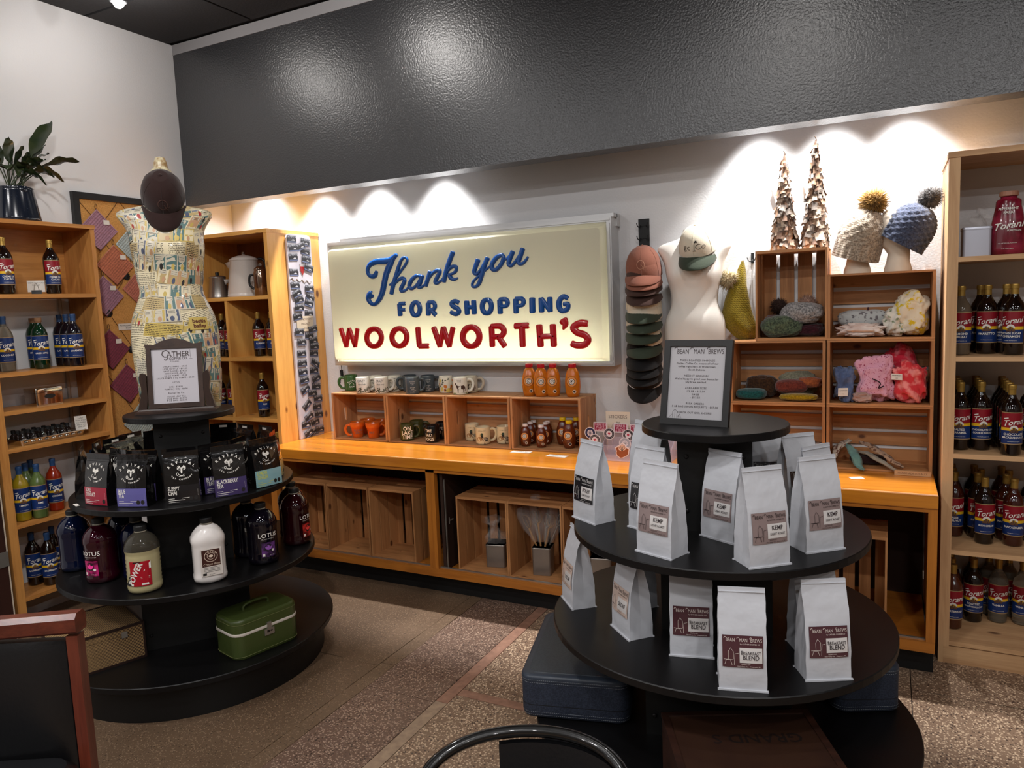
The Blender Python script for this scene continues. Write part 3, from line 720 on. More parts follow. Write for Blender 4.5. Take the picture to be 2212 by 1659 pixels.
mug(*z3(1790, 412), CZT, (232, 228, 216), 'white mug printed with a brown horse', d_horse, .05, group=gm)
OR = (198, 92, 26); gi = 'mugs inside the counter crates'
mug(*z3(500, 985), CZI, OR, 'orange flowerpot mug in the back of its crate', None, .4, pot=True, group=gi, back=.05)
mug(*z3(690, 1000), CZI, OR, 'orange flowerpot mug at the back against the crate side', None, 2.6, pot=True, group=gi, back=.05)
mug(*z3(350, 1014), CZI, OR, 'orange flowerpot mug in front with grey lettering, handle outward', d_text(['PLEASE', 'WET?'], .017, .040, .017, mat('grey_ink', (110, 98, 92), .7), .1, .01), PI - .05, pot=True, group=gi, r=.0385)
mug(*z3(570, 1026), CZI, OR, 'orange flowerpot mug in front with its handle towards the green mugs', d_text(['DRY'], .017, .032, .017, mat('grey_ink', (110, 98, 92), .7), -.3, .01), .0, pot=True, group=gi, r=.0385)
OL = (62, 66, 30)
mug(*z3(1200, 1012), CZI, OL, 'olive mug standing behind the lettered olive mug', None, -.1, group=gi, back=.04)
mug(*z3(1545, 1045), CZI, (16, 16, 17), 'black mug behind, against the side of its crate', d_text(['LIFE', 'IS'], .020, .058, .022, None, -.4, .01), .1, group=gi, back=.03)
mug(*z3(1045, 1056), CZI, OL, 'olive mug lettered ON LAKE TIME', d_text(['ON', 'LAKE', 'TIME'], .0295, .062, .0245, None, 0.02, .03), .05, group=gi)
mug(*z3(1400, 1082), CZI, (16, 16, 17), 'black mug in front in the same crate as the olive mugs', d_text(['THE', 'BAD', 'DOGS'], .024, .060, .024, None, -.65, .01), 2.2, group=gi)
DK = (214, 200, 164)
mug(*z3(1960, 1070), CZI, DK, 'duck print mug at the back against the crate side', d_duck, -1.2, group=gi, back=.03)
mug(*z3(2110, 1110), CZI, DK, 'duck print mug in front in the middle of its crate', d_duck, .0, group=gi)
mug(1040 + 395 / 7.9, 770 + 1505 / 7.9, CZI, DK, 'duck print mug partly hidden by the crate post', d_duck, .2, group=gi, back=.02)
# ---- honey
M_HONEY = mat('amber_honey', (232, 128, 22), .12, trans=.35, ior=1.45, coat=.4)
M_HONEYD = mat('dark_honey', (104, 42, 10), .12, trans=.2, coat=.4)
M_HRIM = mat('honey_label_orange', (214, 142, 76), .5); M_CAPR = mat('red_cap', (176, 14, 30), .35); M_CAPW = mat('white_cap', (222, 214, 210), .4); M_CAPY = mat('yellow_cap', (224, 190, 20), .35)
HON = {}
def honey(kind, px, py, z, label, grp, cap, back=0.0):
    H, Wd, m = {'big': (.196, .046, M_HONEY), 'mid': (.168, .040, M_HONEYD), 'small': (.138, .034, M_HONEYD)}[kind]
    p = gz(px, py, z); d = p - CAMP; d.z = 0; p = p + d.normalized() * (Wd * .7 + back)
    if kind == 'big': p += (CAMP - p) * max(0, (p.y + .168) / (p.y - CAMP.y))
    else: p.y = min(p.y, CY + CD - .012 - Wd); p.x = max(CX0 + 1.38 + .022 + Wd, min(CX0 + 1.835 - .018 - Wd, p.x))
    if (kind, cap.name) not in HON:
        b = MB(); pr = [(.62, .0), (.78, .012), (.9, .12), (1.0, .30), (1.0, .46), (.92, .62), (.72, .78), (.50, .86), (.40, .885)]
        body = b.lathe([(r * Wd, q * H) for r, q in pr], 28, sy=.72).mesh('bottle', m)
        c = MB().lathe([(Wd*.47, H*.885), (Wd*.5, H*.89), (Wd*.5, H*.975), (Wd*.46, H)], 20, sm=False, sy=.9).mesh('cap', cap)
        f = lambda u, v: (u, -Wd * .72 * math.sqrt(max(.05, 1 - (u / Wd) ** 2)) * (1.0 - .10 * max(0, (v - H*.46) / (H*.2))) - .0012, v)
        lb = MB()
        def ring(cy, cx, r0, r1, mi):
            k = 24; vs = [f(cx + r*math.cos(2*PI*i/k), cy + r*math.sin(2*PI*i/k)) for r in (r0, r1) for i in range(k)]
            lb.add(vs, [(i, (i+1) % k, k + (i+1) % k, k + i) for i in range(k)], mi)
        cy = H * .47; R_ = Wd * .66; cx = -Wd * .12
        for q, (a, c2, mi) in enumerate(((0, .12, 1), (.12, .26, 2), (.26, .36, 1), (.36, .50, 2), (.50, .60, 1), (.60, .94, 0), (.94, 1.0, 1))): ring(cy, cx, max(a, .01) * R_, c2 * R_, mi)
        cx2, cy2 = Wd * .18, H * .17
        ring(cy2, cx2, .001, R_ * .22, 1); ring(cy2, cx2, R_ * .22, R_ * .36, 3)
        HON[(kind, cap.name)] = (body, c, lb.mesh('label', [M_HRIM, M_INK, M_WINK, mat('pale_pink_label', (226, 196, 168), .5)]))
    bd, cp, lb = HON[(kind, cap.name)]
    t = thing('honey_bottle', label, 'bottle', (p.x, p.y, z), rz_cam(p) + random.uniform(-.15, .15), grp)
    put('bottle_body', bd, t); put('cap', cp, t); put('label', lb, t); return t
z4 = lambda a, b: (1040 + a / 7.9, 770 + b / 7.9)
gh = 'large honey bottles on the crate'
honey('big', *z4(830, 660), CZT, 'red-capped honey bottle nearest the mugs, partly behind another', gh, M_CAPR, .02)
honey('big', *z4(1230, 668), CZT, 'red-capped honey bottle behind on the far side of the front one', gh, M_CAPR, .02)
honey('big', *z4(1030, 694), CZT, 'bright amber red-capped honey bottle standing in front', gh, M_CAPR)
honey('big', *z4(1565, 675), CZT, 'red-capped honey bottle standing alone at the crate end', gh, M_CAPR, .01)
gh = 'small honey bottles in the crate'
for i, (a, b, bk) in enumerate(((930, 1460, .05), (845, 1500, .02), (760, 1540, 0))): honey('small', *z4(a, b), CZI, ['white-capped dark honey bottle, back one of the row by the crate side', 'white-capped dark honey bottle, middle one of the row by the crate side', 'white-capped dark honey bottle, front one by the crate side'][i], gh, M_CAPW, bk * .3)
for i, (a, b, bk) in enumerate(((1180, 1470, .05), (1105, 1510, .02), (1030, 1562, 0))): honey('small', *z4(a, b), CZI, ['white-capped dark honey bottle, back one of the middle row', 'white-capped dark honey bottle, second in the middle row', 'white-capped lighter honey bottle at the front of the middle row'][i], gh, M_CAPW, bk * .3)
honey('mid', *z4(1400, 1520), CZI, 'yellow-capped dark honey bottle standing behind the other', gh, M_CAPY, .01)
honey('mid', *z4(1640, 1530), CZI, 'yellow-capped dark honey bottle hidden by the crate post', gh, M_CAPY, .03)
honey('mid', *z4(1505, 1578), CZI, 'yellow-capped dark honey bottle standing in front', gh, M_CAPY)
# ---- price cards lying on the counter
M_CARD = mat('white_card', (224, 218, 210), .6)
for i, q in enumerate(([(1105, 973.5), (1154, 976), (1142, 981), (1103, 976.5)], [(1183, 981), (1232, 985), (1222, 990), (1177, 985.5)])):
    P = [gz(x, y, CT_Z + .0008) for x, y in q]
    c = sum(P, Vector()) / 4; b = MB()
    ux = (P[1] - P[0]).normalized(); uy = Vector((-ux.y, ux.x, 0)); L, D = .125, .05
    vs = [c + ux * (s * L / 2) + uy * (k * D / 2) for s, k in ((-1, -1), (1, -1), (1, 1), (-1, 1))]
    b.add([tuple(v) for v in vs] + [tuple(v + Vector((0, 0, .0015))) for v in vs], [(3,2,1,0), (4,5,6,7), (0,1,5,4), (1,2,6,5), (2,3,7,6), (3,0,4,7)])
    t = tag(b.build('price_card', M_CARD), ['white price card lying on the counter before the duck mug crate', 'white price card lying on the counter before the honey crate'][i], 'card', 'cards lying on the counter')
    MB().text(['HONEY $9', 'MUGS $14'][i], .016, lambda u, v: tuple(c + ux * u + uy * v + Vector((0, 0, .002)))).build('lettering', M_INK, t)
# ---- acrylic sticker rack
M_ACR = mat('smoky_acrylic', (196, 184, 200), .06, alpha=.24)
p0 = gz(1262, 985, CT_Z); sx0 = 3.075; sx1 = 3.47; sy0 = -.40; sy1 = -.10
st = thing('sticker_rack', 'clear acrylic countertop rack holding round stickers beside the honey crate', 'rack', (sx0, sy0, CT_Z + .001), 0)
wx = sx1 - sx0; dy = sy1 - sy0
prof = [(0, 0), (dy, 0), (dy, .165), (dy - .03, .17), (dy * .45, .12), (0, .035)]
for x in (0, wx - .003): MB().prism(prof, .003, lambda u, v, w: (x + w, u, v)).build('side_panel', M_ACR, st)
MB().box(.003, dy - .003, 0, wx - .003, dy, .165).build('back_panel', M_ACR, st)
MB().box(.003, 0, 0, wx - .003, dy - .003, .003).build('base_panel', M_ACR, st)
for k in range(4):
    y = .002 + k * .072; MB().box(.003, y, .003, wx - .003, y + .0025, .035 + k * .036).build('front_lip', M_ACR, st)
stk = [('round', 1275, 935, (44, 48, 84), 'round navy-edged sticker in the rack'), ('round', 1316, 937, (54, 50, 54), 'round black-ringed sticker with a red heart, alone in the middle of the rack'), ('round', 1285, 950, (54, 50, 54), 'round black-ringed sticker overlapping the navy one'),
       ('round', 1278, 963, (150, 130, 130), 'round wheel-patterned sticker just above the dark roast bag'), ('round', 1357, 940, (54, 50, 54), 'round black-ringed sticker by the grey bag'), ('round', 1350, 958, (170, 168, 176), 'pale wheel-patterned sticker above the tree sticker'), ('rect', 1297, 922, (160, 40, 72), 'red rectangular sticker with lettering, nearest the crate'), ('rect', 1341, 925, (160, 40, 72), 'red rectangular sticker with lettering in the middle of the rack'), ('rect', 1376, 927, (160, 40, 72), 'red rectangular sticker with lettering behind the grey bag'), ('blob', 1344, 974, (150, 84, 54), 'tree and dog shaped brown sticker at the front of the rack')]
M_STW = mat('sticker_white', (226, 214, 216), .35); M_HEART = mat('sticker_heart_red', (188, 48, 74), .4)
for kind, px, py, c, lb in stk:
    k = max(0, min(3, int((972 - py) / 14))) if kind != 'rect' else 3
    yy = sy0 + .0005 + k * .072 - .0035; p = gy(px, py, yy); s = MB(); m = mat('sticker_%d_%d_%d' % c, c, .35)
    f = lambda u, v, w=0: (p.x + u, yy - w, p.z + v); R_ = .034
    if kind == 'rect':
        s.prism(rrect(.085, .055, .004, 2), .001, lambda u, v, w: f(u, v, w), 0); s.poly([f(u, v, .0014) for u, v in ((-.036, -.02), (.034, -.02), (.034, .022), (-.036, .022))][::-1], 1)
        for i, ln in enumerate(('THERE IS A', 'PLACE', '& HOME')): s.text(ln, .017, lambda u, v: f(u, .008 - i * .015 + v, .0018), 2, bold=.02)
        mm = [M_STW, m, mat('sticker_pink', (232, 190, 200), .4)]
    elif kind == 'round':
        s.prism(circ(R_, 24), .001, lambda u, v, w: f(u, v, w), 0); s.poly([f(u, v, .0014) for u, v in circ(R_ * .88, 24)][::-1], 1); s.poly([f(u, v, .0018) for u, v in circ(R_ * .52, 20)][::-1], 0)
        if c == (54, 50, 54): s.poly([f(u, v, .0022) for u, v in ((0, -.008), (.008, .002), (.004, .008), (0, .005), (-.004, .008), (-.008, .002))][::-1], 2)
        else:
            for i in range(5): a = PI * i / 5; s.line([(-R_*.5*math.cos(a), -R_*.5*math.sin(a)), (R_*.5*math.cos(a), R_*.5*math.sin(a))], .002, lambda u, v: f(u, v, .0022), 1)
        if c == (54, 50, 54):
            for i, ch in enumerate('MADE IN SOUTH DAKOTA'): 
                a = PI * .95 - i * .33; s.text(ch, .008, lambda u, v: f((R_*.63 + v) * math.cos(a) + u * math.sin(a), (R_*.63 + v) * math.sin(a) - u * math.cos(a), .002), 0)
        mm = [M_STW, m, M_HEART]
    else:
        pts = [(x * (1 + .18 * math.sin(i * 2.1)), y * (1 + .15 * math.cos(i * 1.7))) for i, (x, y) in enumerate(circ(.040, 16))]
        s.prism(pts, .001, lambda u, v, w: f(u, v, w), 0); s.poly([f(u*.86, v*.86 - .002, .0014) for u, v in pts][::-1], 1); s.poly([f(u*.55, v*.4 + .016, .0018) for u, v in pts][::-1], 2)
        for a in (-.8, -.3, .3, .8): s.line([(0, 0), (.024 * math.sin(a), .028 * math.cos(a))], .0022, lambda u, v: f(u, v, .0022), 3)
        mm = [M_STW, m, mat('sticker_peach', (226, 190, 172), .4), M_INK]
    tag(s.build('sticker', mm), lb, 'sticker', 'stickers in the acrylic rack')
pa, pb = gy(1309, 888, -.14), gy(1361, 890, -.14); pc = gy(1308, 917, -.16)
t = thing('price_sign', 'cream card sign lettered STICKERS standing in the acrylic rack', 'sign', (0, 0, 0))
hw = (pb.x - pa.x) / 2; cxs = (pa.x + pb.x) / 2; zt = pa.z
MB().box(cxs - hw, -.145, CT_Z + .006, cxs + hw, -.1435, zt).build('card', mat('cream_card', (226, 210, 190), .6), t)
MB().text('STICKERS', .028, lambda u, v: (cxs + u, -.1456, zt - .04 + v), sx=.95).build('lettering', mat('grey_brown_ink', (112, 96, 88), .7), t)
MB().text('$4', .022, lambda u, v: (cxs + u, -.1456, zt - .075 + v), bold=.02).build('price_lettering', mat('grey_brown_ink', (112, 96, 88), .7), t)
# ================================================================ syrup bottles
M_GLASSD = mat('dark_syrup_glass', (20, 9, 6), .06, coat=.5)
LIQ = dict(dark=M_GLASSD,
  clear=mat('clear_syrup_glass', (176, 166, 148), .05, trans=.75, ior=1.3), almond=mat('cloudy_syrup_glass', (120, 104, 86), .08, trans=.35),
  green=mat('green_syrup_glass', (10, 44, 26), .06, coat=.5, trans=.2), lav=mat('lavender_syrup_glass', (18, 14, 22), .06, coat=.5),
  lemon=mat('lemon_syrup_glass', (186, 160, 36), .06, trans=.4), lime=mat('lime_syrup_glass', (112, 134, 74), .06, trans=.5), orange=mat('orange_syrup_glass', (176, 52, 22), .06, trans=.4),
  hazel=mat('amber_syrup_glass', (58, 20, 12), .06, coat=.5), short=mat('brown_syrup_glass', (72, 34, 18), .06, coat=.5))
M_GOLD = mat('gold_foil', (166, 132, 62), .38, .55); M_BLUEF = mat('blue_foil', (34, 66, 108), .45)
M_LRED = mat('label_red', (136, 16, 32), .42); M_LYEL = mat('label_yellow', (226, 180, 30), .45); M_LBLUE = mat('label_blue', (20, 47, 102), .42); M_LEDGE = mat('label_gold_edge', (158, 130, 92), .5)
M_LPIC = mat('label_sepia', (92, 62, 44), .6); M_CORK = mat('cork', (140, 104, 74), .8)
BR, BH = .0405, .305
def bottle_mesh(liq):
    pr = [(.030, 0), (.036, .002), (.0385, .008), (.0385, .040), (.0405, .046), (.0415, .19), (.0405, .200), (.034, .222), (.024, .238), (.0165, .252), (.0148, .262)]
    return MB().lathe(pr, 26).mesh('bottle_glass', LIQ[liq])
def foil_mesh(m):
    return MB().lathe([(.0160, .246), (.0160, .252), (.0150, .2525), (.0145, .285), (.0162, .2855), (.0162, .300), (.0150, .305)], 18, sm=False).mesh('foil_cap', m)
BM = {}
def label_meshes(scheme, flavour, z0=.050, z1=.190):
    key = (scheme, flavour)
    if key in BM: return BM[key]
    R_ = .0418; top = M_LRED if scheme == 'red' else M_LBLUE
    zs = [z0, z0 + .004, z0 + .060, z0 + .073, z1 - .004, z1]
    b = MB().lathe([(R_, z) for z in zs], 18, arc=(-PI/2 - 1.25, -PI/2 + 1.25), mif=[1, 2, 3, 0, 1])
    lab = b.mesh('label', [top, M_LEDGE, M_LBLUE, M_LYEL])
    f = cylmap(R_, 0, 0, .0021)
    t = MB().text('Torani', .034, lambda u, v: f(u + .001, z0 + .086 + v + u * .16), shear=.3, bold=.012, sx=.92)
    t.line([(-.036, z0 + .1115), (-.020, z0 + .1155)], .004, f)
    brand = t; t = MB(); lines = flavour.split('|')
    for i, s in enumerate(lines): t.text(s, .0135 if len(s) < 11 else .0115, lambda u, v, i=i: f(u, z0 + .040 - i * .0135 + v - (.004 if len(lines) == 1 else 0)), bold=.02, sx=.92)
    fl = t; t = MB(); t.text('naturally flavored syrup', .0048, lambda u, v: f(u, z0 + .012 + v))
    em0 = MB(); em0.add([f(.016 * c, z0 + .066 + .0175 * s) for c, s in circ(1, 14) if s > -.35], [list(range(len([1 for c, s in circ(1, 14) if s > -.35])))])
    lt = [brand.mesh('brand_lettering', M_WINK), fl.mesh('flavour_lettering', M_WINK), t.mesh('small_print', M_WINK), em0.mesh('emblem_disc', M_WINK)]
    f2 = cylmap(R_, 0, 0, .0027); e = MB()
    for x, w, h in ((-.008, .006, .014), (-.001, .007, .022), (.007, .006, .017), (.013, .005, .010), (-.014, .005, .008)): e.add([f2(x - w/2, z0 + .052), f2(x + w/2, z0 + .052), f2(x + w/2, z0 + .052 + h), f2(x - w/2, z0 + .052 + h)], [(0, 1, 2, 3)])
    BM[key] = (lab, lt, e.mesh('emblem', M_LPIC)); return BM[key]
GM = {k: bottle_mesh(k) for k in LIQ}; FM = {'gold': foil_mesh(M_GOLD), 'blue': foil_mesh(M_BLUEF), 'cork': MB().lathe([(.0148, .255), (.0150, .262), (.0155, .266)], 16).lathe([(.0175, .266), (.0185, .268), (.0185, .288), (.0172, .290)], 16).mesh('cork_stopper', M_CORK)}
NAMES = {}
def bottle(loc, liq, foil, scheme, flavour, label, grp, turn=0.0, face=None):
    p = Vector(loc)
    t = thing('syrup_bottle', label, 'bottle', loc, (rz_cam(p) if face is None else face) + turn, grp)
    put('bottle_glass', GM[liq], t); put('cork_stopper' if foil == 'cork' else 'foil_cap', FM[foil], t)
    lab, lt, em = label_meshes(scheme, flavour)
    L = put('label', lab, t); put('emblem', em, L)
    for q_ in lt: put(q_.name.split('.')[0], q_, L)
    return t
def at_base(px, py, z, r=BR):                     # centre of a round thing whose near foot edge shows at a pixel
    p = gz(px, py, z); d = p - CAMP; d.z = 0; return p + d.normalized() * r
g = 'syrup bottles on the side bookcase'
Z = LSZ[1] + .0005
def lb(px, py, z): 
    p = at_base(px, py, z); p.x = max(.055, min(LS_X - .045, p.x)); return (p.x, p.y, z)
bottle(lb(50, 633, Z), 'dark', 'gold', 'red', 'CRÈME DE|CACAO', 'creme de cacao syrup bottle on the top bookcase shelf, nearer the frame edge', g, .35)
bottle(lb(142, 633, Z), 'dark', 'gold', 'red', 'CRÈME DE|CACAO', 'creme de cacao syrup bottle on the top bookcase shelf, beside the clipped card', g, .35)
Z = LSZ[2] + .0005
bottle(lb(18, 803, Z), 'clear', 'blue', 'blue', 'COCONUT', 'clear coconut syrup bottle cut by the frame edge', g, .2)
bottle(lb(58, 795, Z), 'green', 'cork', 'blue', 'GREEN APPLE', 'green apple syrup bottle behind its twin, corked', g, .1)
bottle(lb(93, 797, Z), 'green', 'cork', 'blue', 'GREEN APPLE', 'green apple syrup bottle in front, corked', g, .1)
for i, (x, y) in enumerate(((140, 786), (161, 788), (184, 790))): 
    bottle((.062 + i * .085, -1.447 - .012 * i, Z), 'lav', 'blue', 'blue', 'LAVENDER', ['lavender syrup bottle at the back of its row of three', 'lavender syrup bottle in the middle of its row of three', 'lavender syrup bottle at the front of its row of three'][i], g, .15)
Z = LSZ[5] + .0005
bottle(lb(53, 1127, Z), 'lemon', 'blue', 'blue', 'LEMON', 'yellow lemon syrup bottle at the front of the shelf', g, .15)
bottle((.105, -1.868, Z), 'lemon', 'blue', 'blue', 'LEMON', 'yellow lemon syrup bottle directly behind the front one', g, .15)
bottle(lb(96, 1121, Z), 'lime', 'blue', 'blue', 'LIME', 'pale green lime syrup bottle at the front of the shelf', g, .1)
bottle((.140, -1.778, Z), 'lime', 'blue', 'blue', 'LIME', 'lime syrup bottle, second back behind the lemon and lime', g, .1)
bottle((.062, -1.705, Z), 'lime', 'blue', 'blue', 'LIME', 'lime syrup bottle at the very back against the wall', g, .1)
bottle((.165, -1.640, Z), 'orange', 'blue', 'blue', 'ORANGE', 'red orange syrup bottle on the bookcase', g, .2)
bottle((.150, -1.385, Z), 'short', 'blue', 'blue', 'PEACH', 'amber syrup bottle at the end of the shelf behind the tea pouches', g, .2)
Z = LSZ[6] + .0005
bottle((.195, -1.735, Z), 'dark', 'blue', 'blue', 'RASPBERRY', 'raspberry syrup bottle standing in front on the lowest shelf', g, .1)
bottle((.105, -1.770, Z), 'dark', 'blue', 'blue', 'RASPBERRY', 'raspberry syrup bottle behind, nearest the bookcase upright', g, .1)
bottle((.100, -1.650, Z), 'dark', 'blue', 'blue', 'RASPBERRY', 'raspberry syrup bottle at the back on the lowest shelf', g, .1)
bottle((.178, -1.590, Z), 'dark', 'blue', 'blue', 'STRAWBERRY', 'dark syrup bottle half hidden by the jug display', g, .1)
# corner unit
g = 'syrup bottles in the corner cubbies'
for (x, y, k, fl, lab) in ((.20, -.36, 1, 'PEACH', 'syrup bottle in the upper cubby behind the newsprint torso'), (.315, -.40, 1, 'PINEAPPLE', 'pineapple syrup bottle in the upper cubby beside the partition'), (.335, -.285, 1, 'PINEAPPLE', 'syrup bottle behind the pineapple one'),
      (gy(562, 760, -.37).x, -.37, 1, 'BLUEBERRY', 'blueberry syrup bottle in the upper wide cubby'), (gy(582, 760, -.37).x + .012, -.345, 1, 'CHERRY', 'cherry syrup bottle against the pine side panel'), (.755, -.235, 1, 'CHERRY', 'syrup bottle at the back of the blueberry cubby'),
      (.17, -.40, 2, 'MANGO', 'syrup bottle in the lower cubby hidden behind the dressing frame'), (.29, -.39, 2, 'GRAPE', 'grape syrup bottle in the lower cubby by the partition'), (.335, -.285, 2, 'GRAPE', 'second grape syrup bottle in the lower cubby'),
      (gy(570, 880, -.43).x, -.43, 2, 'RUM', 'rum syrup bottle at the front of the lower wide cubby'), (.752, -.37, 2, 'RUM', 'rum syrup bottle against the side panel, lower cubby'), (.66, -.27, 2, 'RUM', 'rum syrup bottle at the back of the lower cubby'),
      (.60, -.42, 3, 'ROSE', 'syrup bottle low behind the tea pouches, gold cap showing'), (.690, -.39, 3, 'ROSE', 'second syrup bottle low behind the tea pouches')):
    bottle((x, y, CUZ[k] + .0005), 'dark', 'gold', 'red', fl, lab, g, .25)
# bottle rack
g = 'syrup bottles on the pine rack'
def col(px, py, k, flav, liqs, labels, dy=.087, turn=.0, xs=0.0, foil='gold'):
    z = RSZ[k] + .0005; p = at_base(px, py, z); p.y = max(p.y, RS_Y + .047); p.x = max(p.x, RS_X0 + .066)
    for i, lb_ in enumerate(labels):
        bottle((p.x + xs * (i % 2), p.y + dy * i, z), liqs if isinstance(liqs, str) else liqs[i], foil, 'red', flav, lb_, g, turn + random.uniform(-.06, .06))
zA = lambda a, b: (1960 + a / 4.048, 590 + b / 4.048)
zB = lambda a, b: (1980 + a / 3.19, 960 + b / 3.19)
def seq(n, name, where): return [['front', 'second', 'third', 'fourth', 'fifth'][i] + ' ' + name + ' syrup bottle in its file ' + where for i in range(n)]
col(*zA(432, 718), 1, 'ALMOND|ORGEAT', ['almond', 'dark'], ['cloudy almond syrup bottle at the front of the rack', 'dark syrup bottle behind the cloudy almond one'])
col(*zA(690, 708), 1, 'AMARETTO', 'dark', seq(2, 'amaretto', 'on the rack'), xs=-.02, dy=.086)
col(*zA(925, 718), 1, 'BROWN SUGAR|CINNAMON', 'dark', seq(3, 'brown sugar cinnamon', 'on the rack'), xs=-.02, turn=-.35)
col(*zA(455, 1550), 2, 'SALTED|CARAMEL', 'dark', seq(4, 'salted caramel', 'on the rack'))
col(*zA(635, 1552), 2, 'CHOCOLATE CHIP|COOKIE DOUGH', 'dark', seq(4, 'cookie dough', 'on the rack'), turn=.3)
col(*zA(900, 1600), 2, 'CHOCOLATE|MACADAMIA NUT', 'dark', seq(5, 'chocolate macadamia', 'on the rack'), turn=.25, dy=.0838)
col(*zA(1085, 1560), 2, 'CHOCOLATE|MILANO', 'dark', seq(2, 'cut-off chocolate', 'at the frame edge'))
col(*zB(245, 637), 3, 'CLASSIC|HAZELNUT', 'hazel', seq(4, 'classic hazelnut', 'on the rack'))
col(*zB(460, 692), 3, 'IRISH CREAM', 'dark', seq(4, 'irish cream', 'on the rack'), turn=.2, xs=-.02, dy=.086)
col(*zB(660, 708), 3, 'MACADAMIA', 'hazel', seq(4, 'macadamia nut', 'on the rack'), turn=.1, xs=-.02, dy=.086)
col(*zB(800, 680), 3, 'PEPPERMINT', 'dark', seq(2, 'barely visible', 'at the frame edge'))
col(*zB(235, 1275), 4, 'SHORTBREAD', 'short', seq(3, 'shortbread', 'on the bottom rack shelf'))
col(*zB(385, 1230), 4, 'TOASTED|MARSHMALLOW', 'dark', seq(2, 'toasted marshmallow', 'on the bottom rack shelf'))
col(*zB(555, 1235), 4, 'VANILLA', ['clear', 'clear'], seq(2, 'clear vanilla', 'beside the marshmallow'), xs=-.03)
col(*zB(722, 1252), 4, 'VANILLA', ['clear', 'clear'], seq(2, 'clear vanilla', 'at the frame edge'), xs=-.045)
# sauce jug and lidded tin on the top of the rack
t = thing('sauce_bottle', 'dark red peppermint bark sauce bottle on the top rack shelf', 'bottle', (0, 0, 0))
p = gz(2181, 549, RSZ[0]); p = Vector((p.x, -.36, RSZ[0] + .0005)); t.location = p; t.rotation_euler = (0, 0, rz_cam(p))
M_SAUCE = mat('sauce_burgundy', (104, 8, 30), .22, coat=.5, noise=(14, (148, 36, 62), .45, .62))
MB().lathe([(.055, 0), (.066, .004), (.067, .03), (.066, .09), (.060, .14), (.052, .18), (.047, .205), (.046, .225), (.040, .232), (.030, .236), (.030, .245)], 32, sy=.8).build('bottle_body', M_SAUCE, t)
MB().lathe([(.034, .245), (.035, .247), (.035, .262), (.033, .265)], 20, sm=False).build('cap', mat('tan_cap', (170, 120, 96), .5), t)
f = lambda u, v: (u, -.8 * math.sqrt(max(1e-5, .067**2 - u*u)) * (1 - .3 * max(0, (v - .09) / .13)) - .002, v)
MB().text('Torani', .040, lambda u, v: f(u, .108 + v + u * .12), shear=.3, bold=.012).text('PEPPERMINT', .0145, lambda u, v: f(u, .186 + v), bold=.01, sx=.9).text('BARK', .0145, lambda u, v: f(u, .170 + v), bold=.01).text('PUREMADE', .010, lambda u, v: f(u + .022, .096 + v)).text('NO ARTIFICIAL FLAVORS', .006, lambda u, v: f(u, .045 + v)).text('64 FL OZ (1.89 L)', .006, lambda u, v: f(u, .022 + v)).build('lettering', M_WINK, t)
def tin(loc, rz, w, d, h, label, m, grp=None, cat='tin'):
    t = thing('metal_tin', label, cat, loc, rz, grp)
    o = rrect(w, d, .012, 3); b = MB().loft([[(x, y, z) for x, y in o] for z in (0, h)], 0, True, True); b.build('tin_body', m, t)
    o2 = rrect(w + .004, d + .004, .013, 3); MB().loft([[(x, y, z) for x, y in o2] for z in (h - .012, h - .009, h - .002)] + [[(x * .97, y * .97, h) for x, y in o2]], 0, True).build('rim', m, t)
    return t
M_TIN = mat('brushed_tin', (150, 142, 134), .38, .75, bump=(40, .08)); M_TINW = mat('pale_tin', (196, 198, 210), .35, .4)
M_FILM = mat('clear_film', (226, 220, 216), .08, alpha=.11, coat=1)
pc = gy(2085, 553, -.37)
tw = tin((4.826, -.36, RSZ[0] + .0005), .05, .105, .085, .125, 'pale tin with a clear bag on it beside the red sauce bottle', M_TINW)
def film(n, w, h, seed, amp=.012):                # crumpled clear bag
    q = random.Random(seed); rings = []
    for j in range(7):
        s = [1, 1.05, .8, .45, .25, .6, .9][j] * w; z = h * j / 6
        rings.append([(s * math.cos(2*PI*i/n) + q.uniform(-amp, amp), s * .8 * math.sin(2*PI*i/n) + q.uniform(-amp, amp), z + q.uniform(-amp, amp) * .6) for i in range(n)])
    return MB().loft(rings, 0, True, False)
t = tag(film(18, .045, .06, 3).build('plastic_bag', M_FILM, None, (4.828, -.36, RSZ[0] + .134), (.25, .6, 0)), 'crumpled clear plastic bag on the pale tin on the rack', 'bag')
# ================================================================ caps, torsos, knit hats, bark trees, fabric
from mathutils import noise as mn
def cloth(name, c, rough=.85, c2=None, sc=30, lo=.45, hi=.6, bump=(180, .35, .0015), sheen=.15):
    return mat(name, c, rough, noise=(sc, c2, lo, hi) if c2 else None, bump=bump, sheen=sheen, spec=.2)
M_TERRA = cloth('terracotta_twill', (126, 78, 62)); M_BROWNT = cloth('dark_brown_twill', (62, 42, 36)); M_CREAMT = cloth('cream_twill', (206, 196, 176)); M_GREENT = cloth('forest_suede', (52, 60, 48)); M_BLACKT = cloth('black_twill', (17, 16, 17)); M_ESPR = cloth('espresso_twill', (42, 26, 24))
CRX, CRY, CRH = .098, .114, .140
def crown_mesh(m):
    b = MB(); rings = []
    for j in range(11):
        t = j / 10.5; k = math.sqrt(max(0.001, 1 - t ** 2.3))
        rings.append([(CRX * k * math.cos(2*PI*i/32), CRY * k * math.sin(2*PI*i/32) - .012 * t * (1 - t), CRH * t) for i in range(32)])
    b.loft(rings, 0, True, False); b.add([(0, 0, CRH * .985)] + rings[-1], [(0, 1 + i, 1 + (i+1) % 32) for i in range(32)], 0, True)
    return b
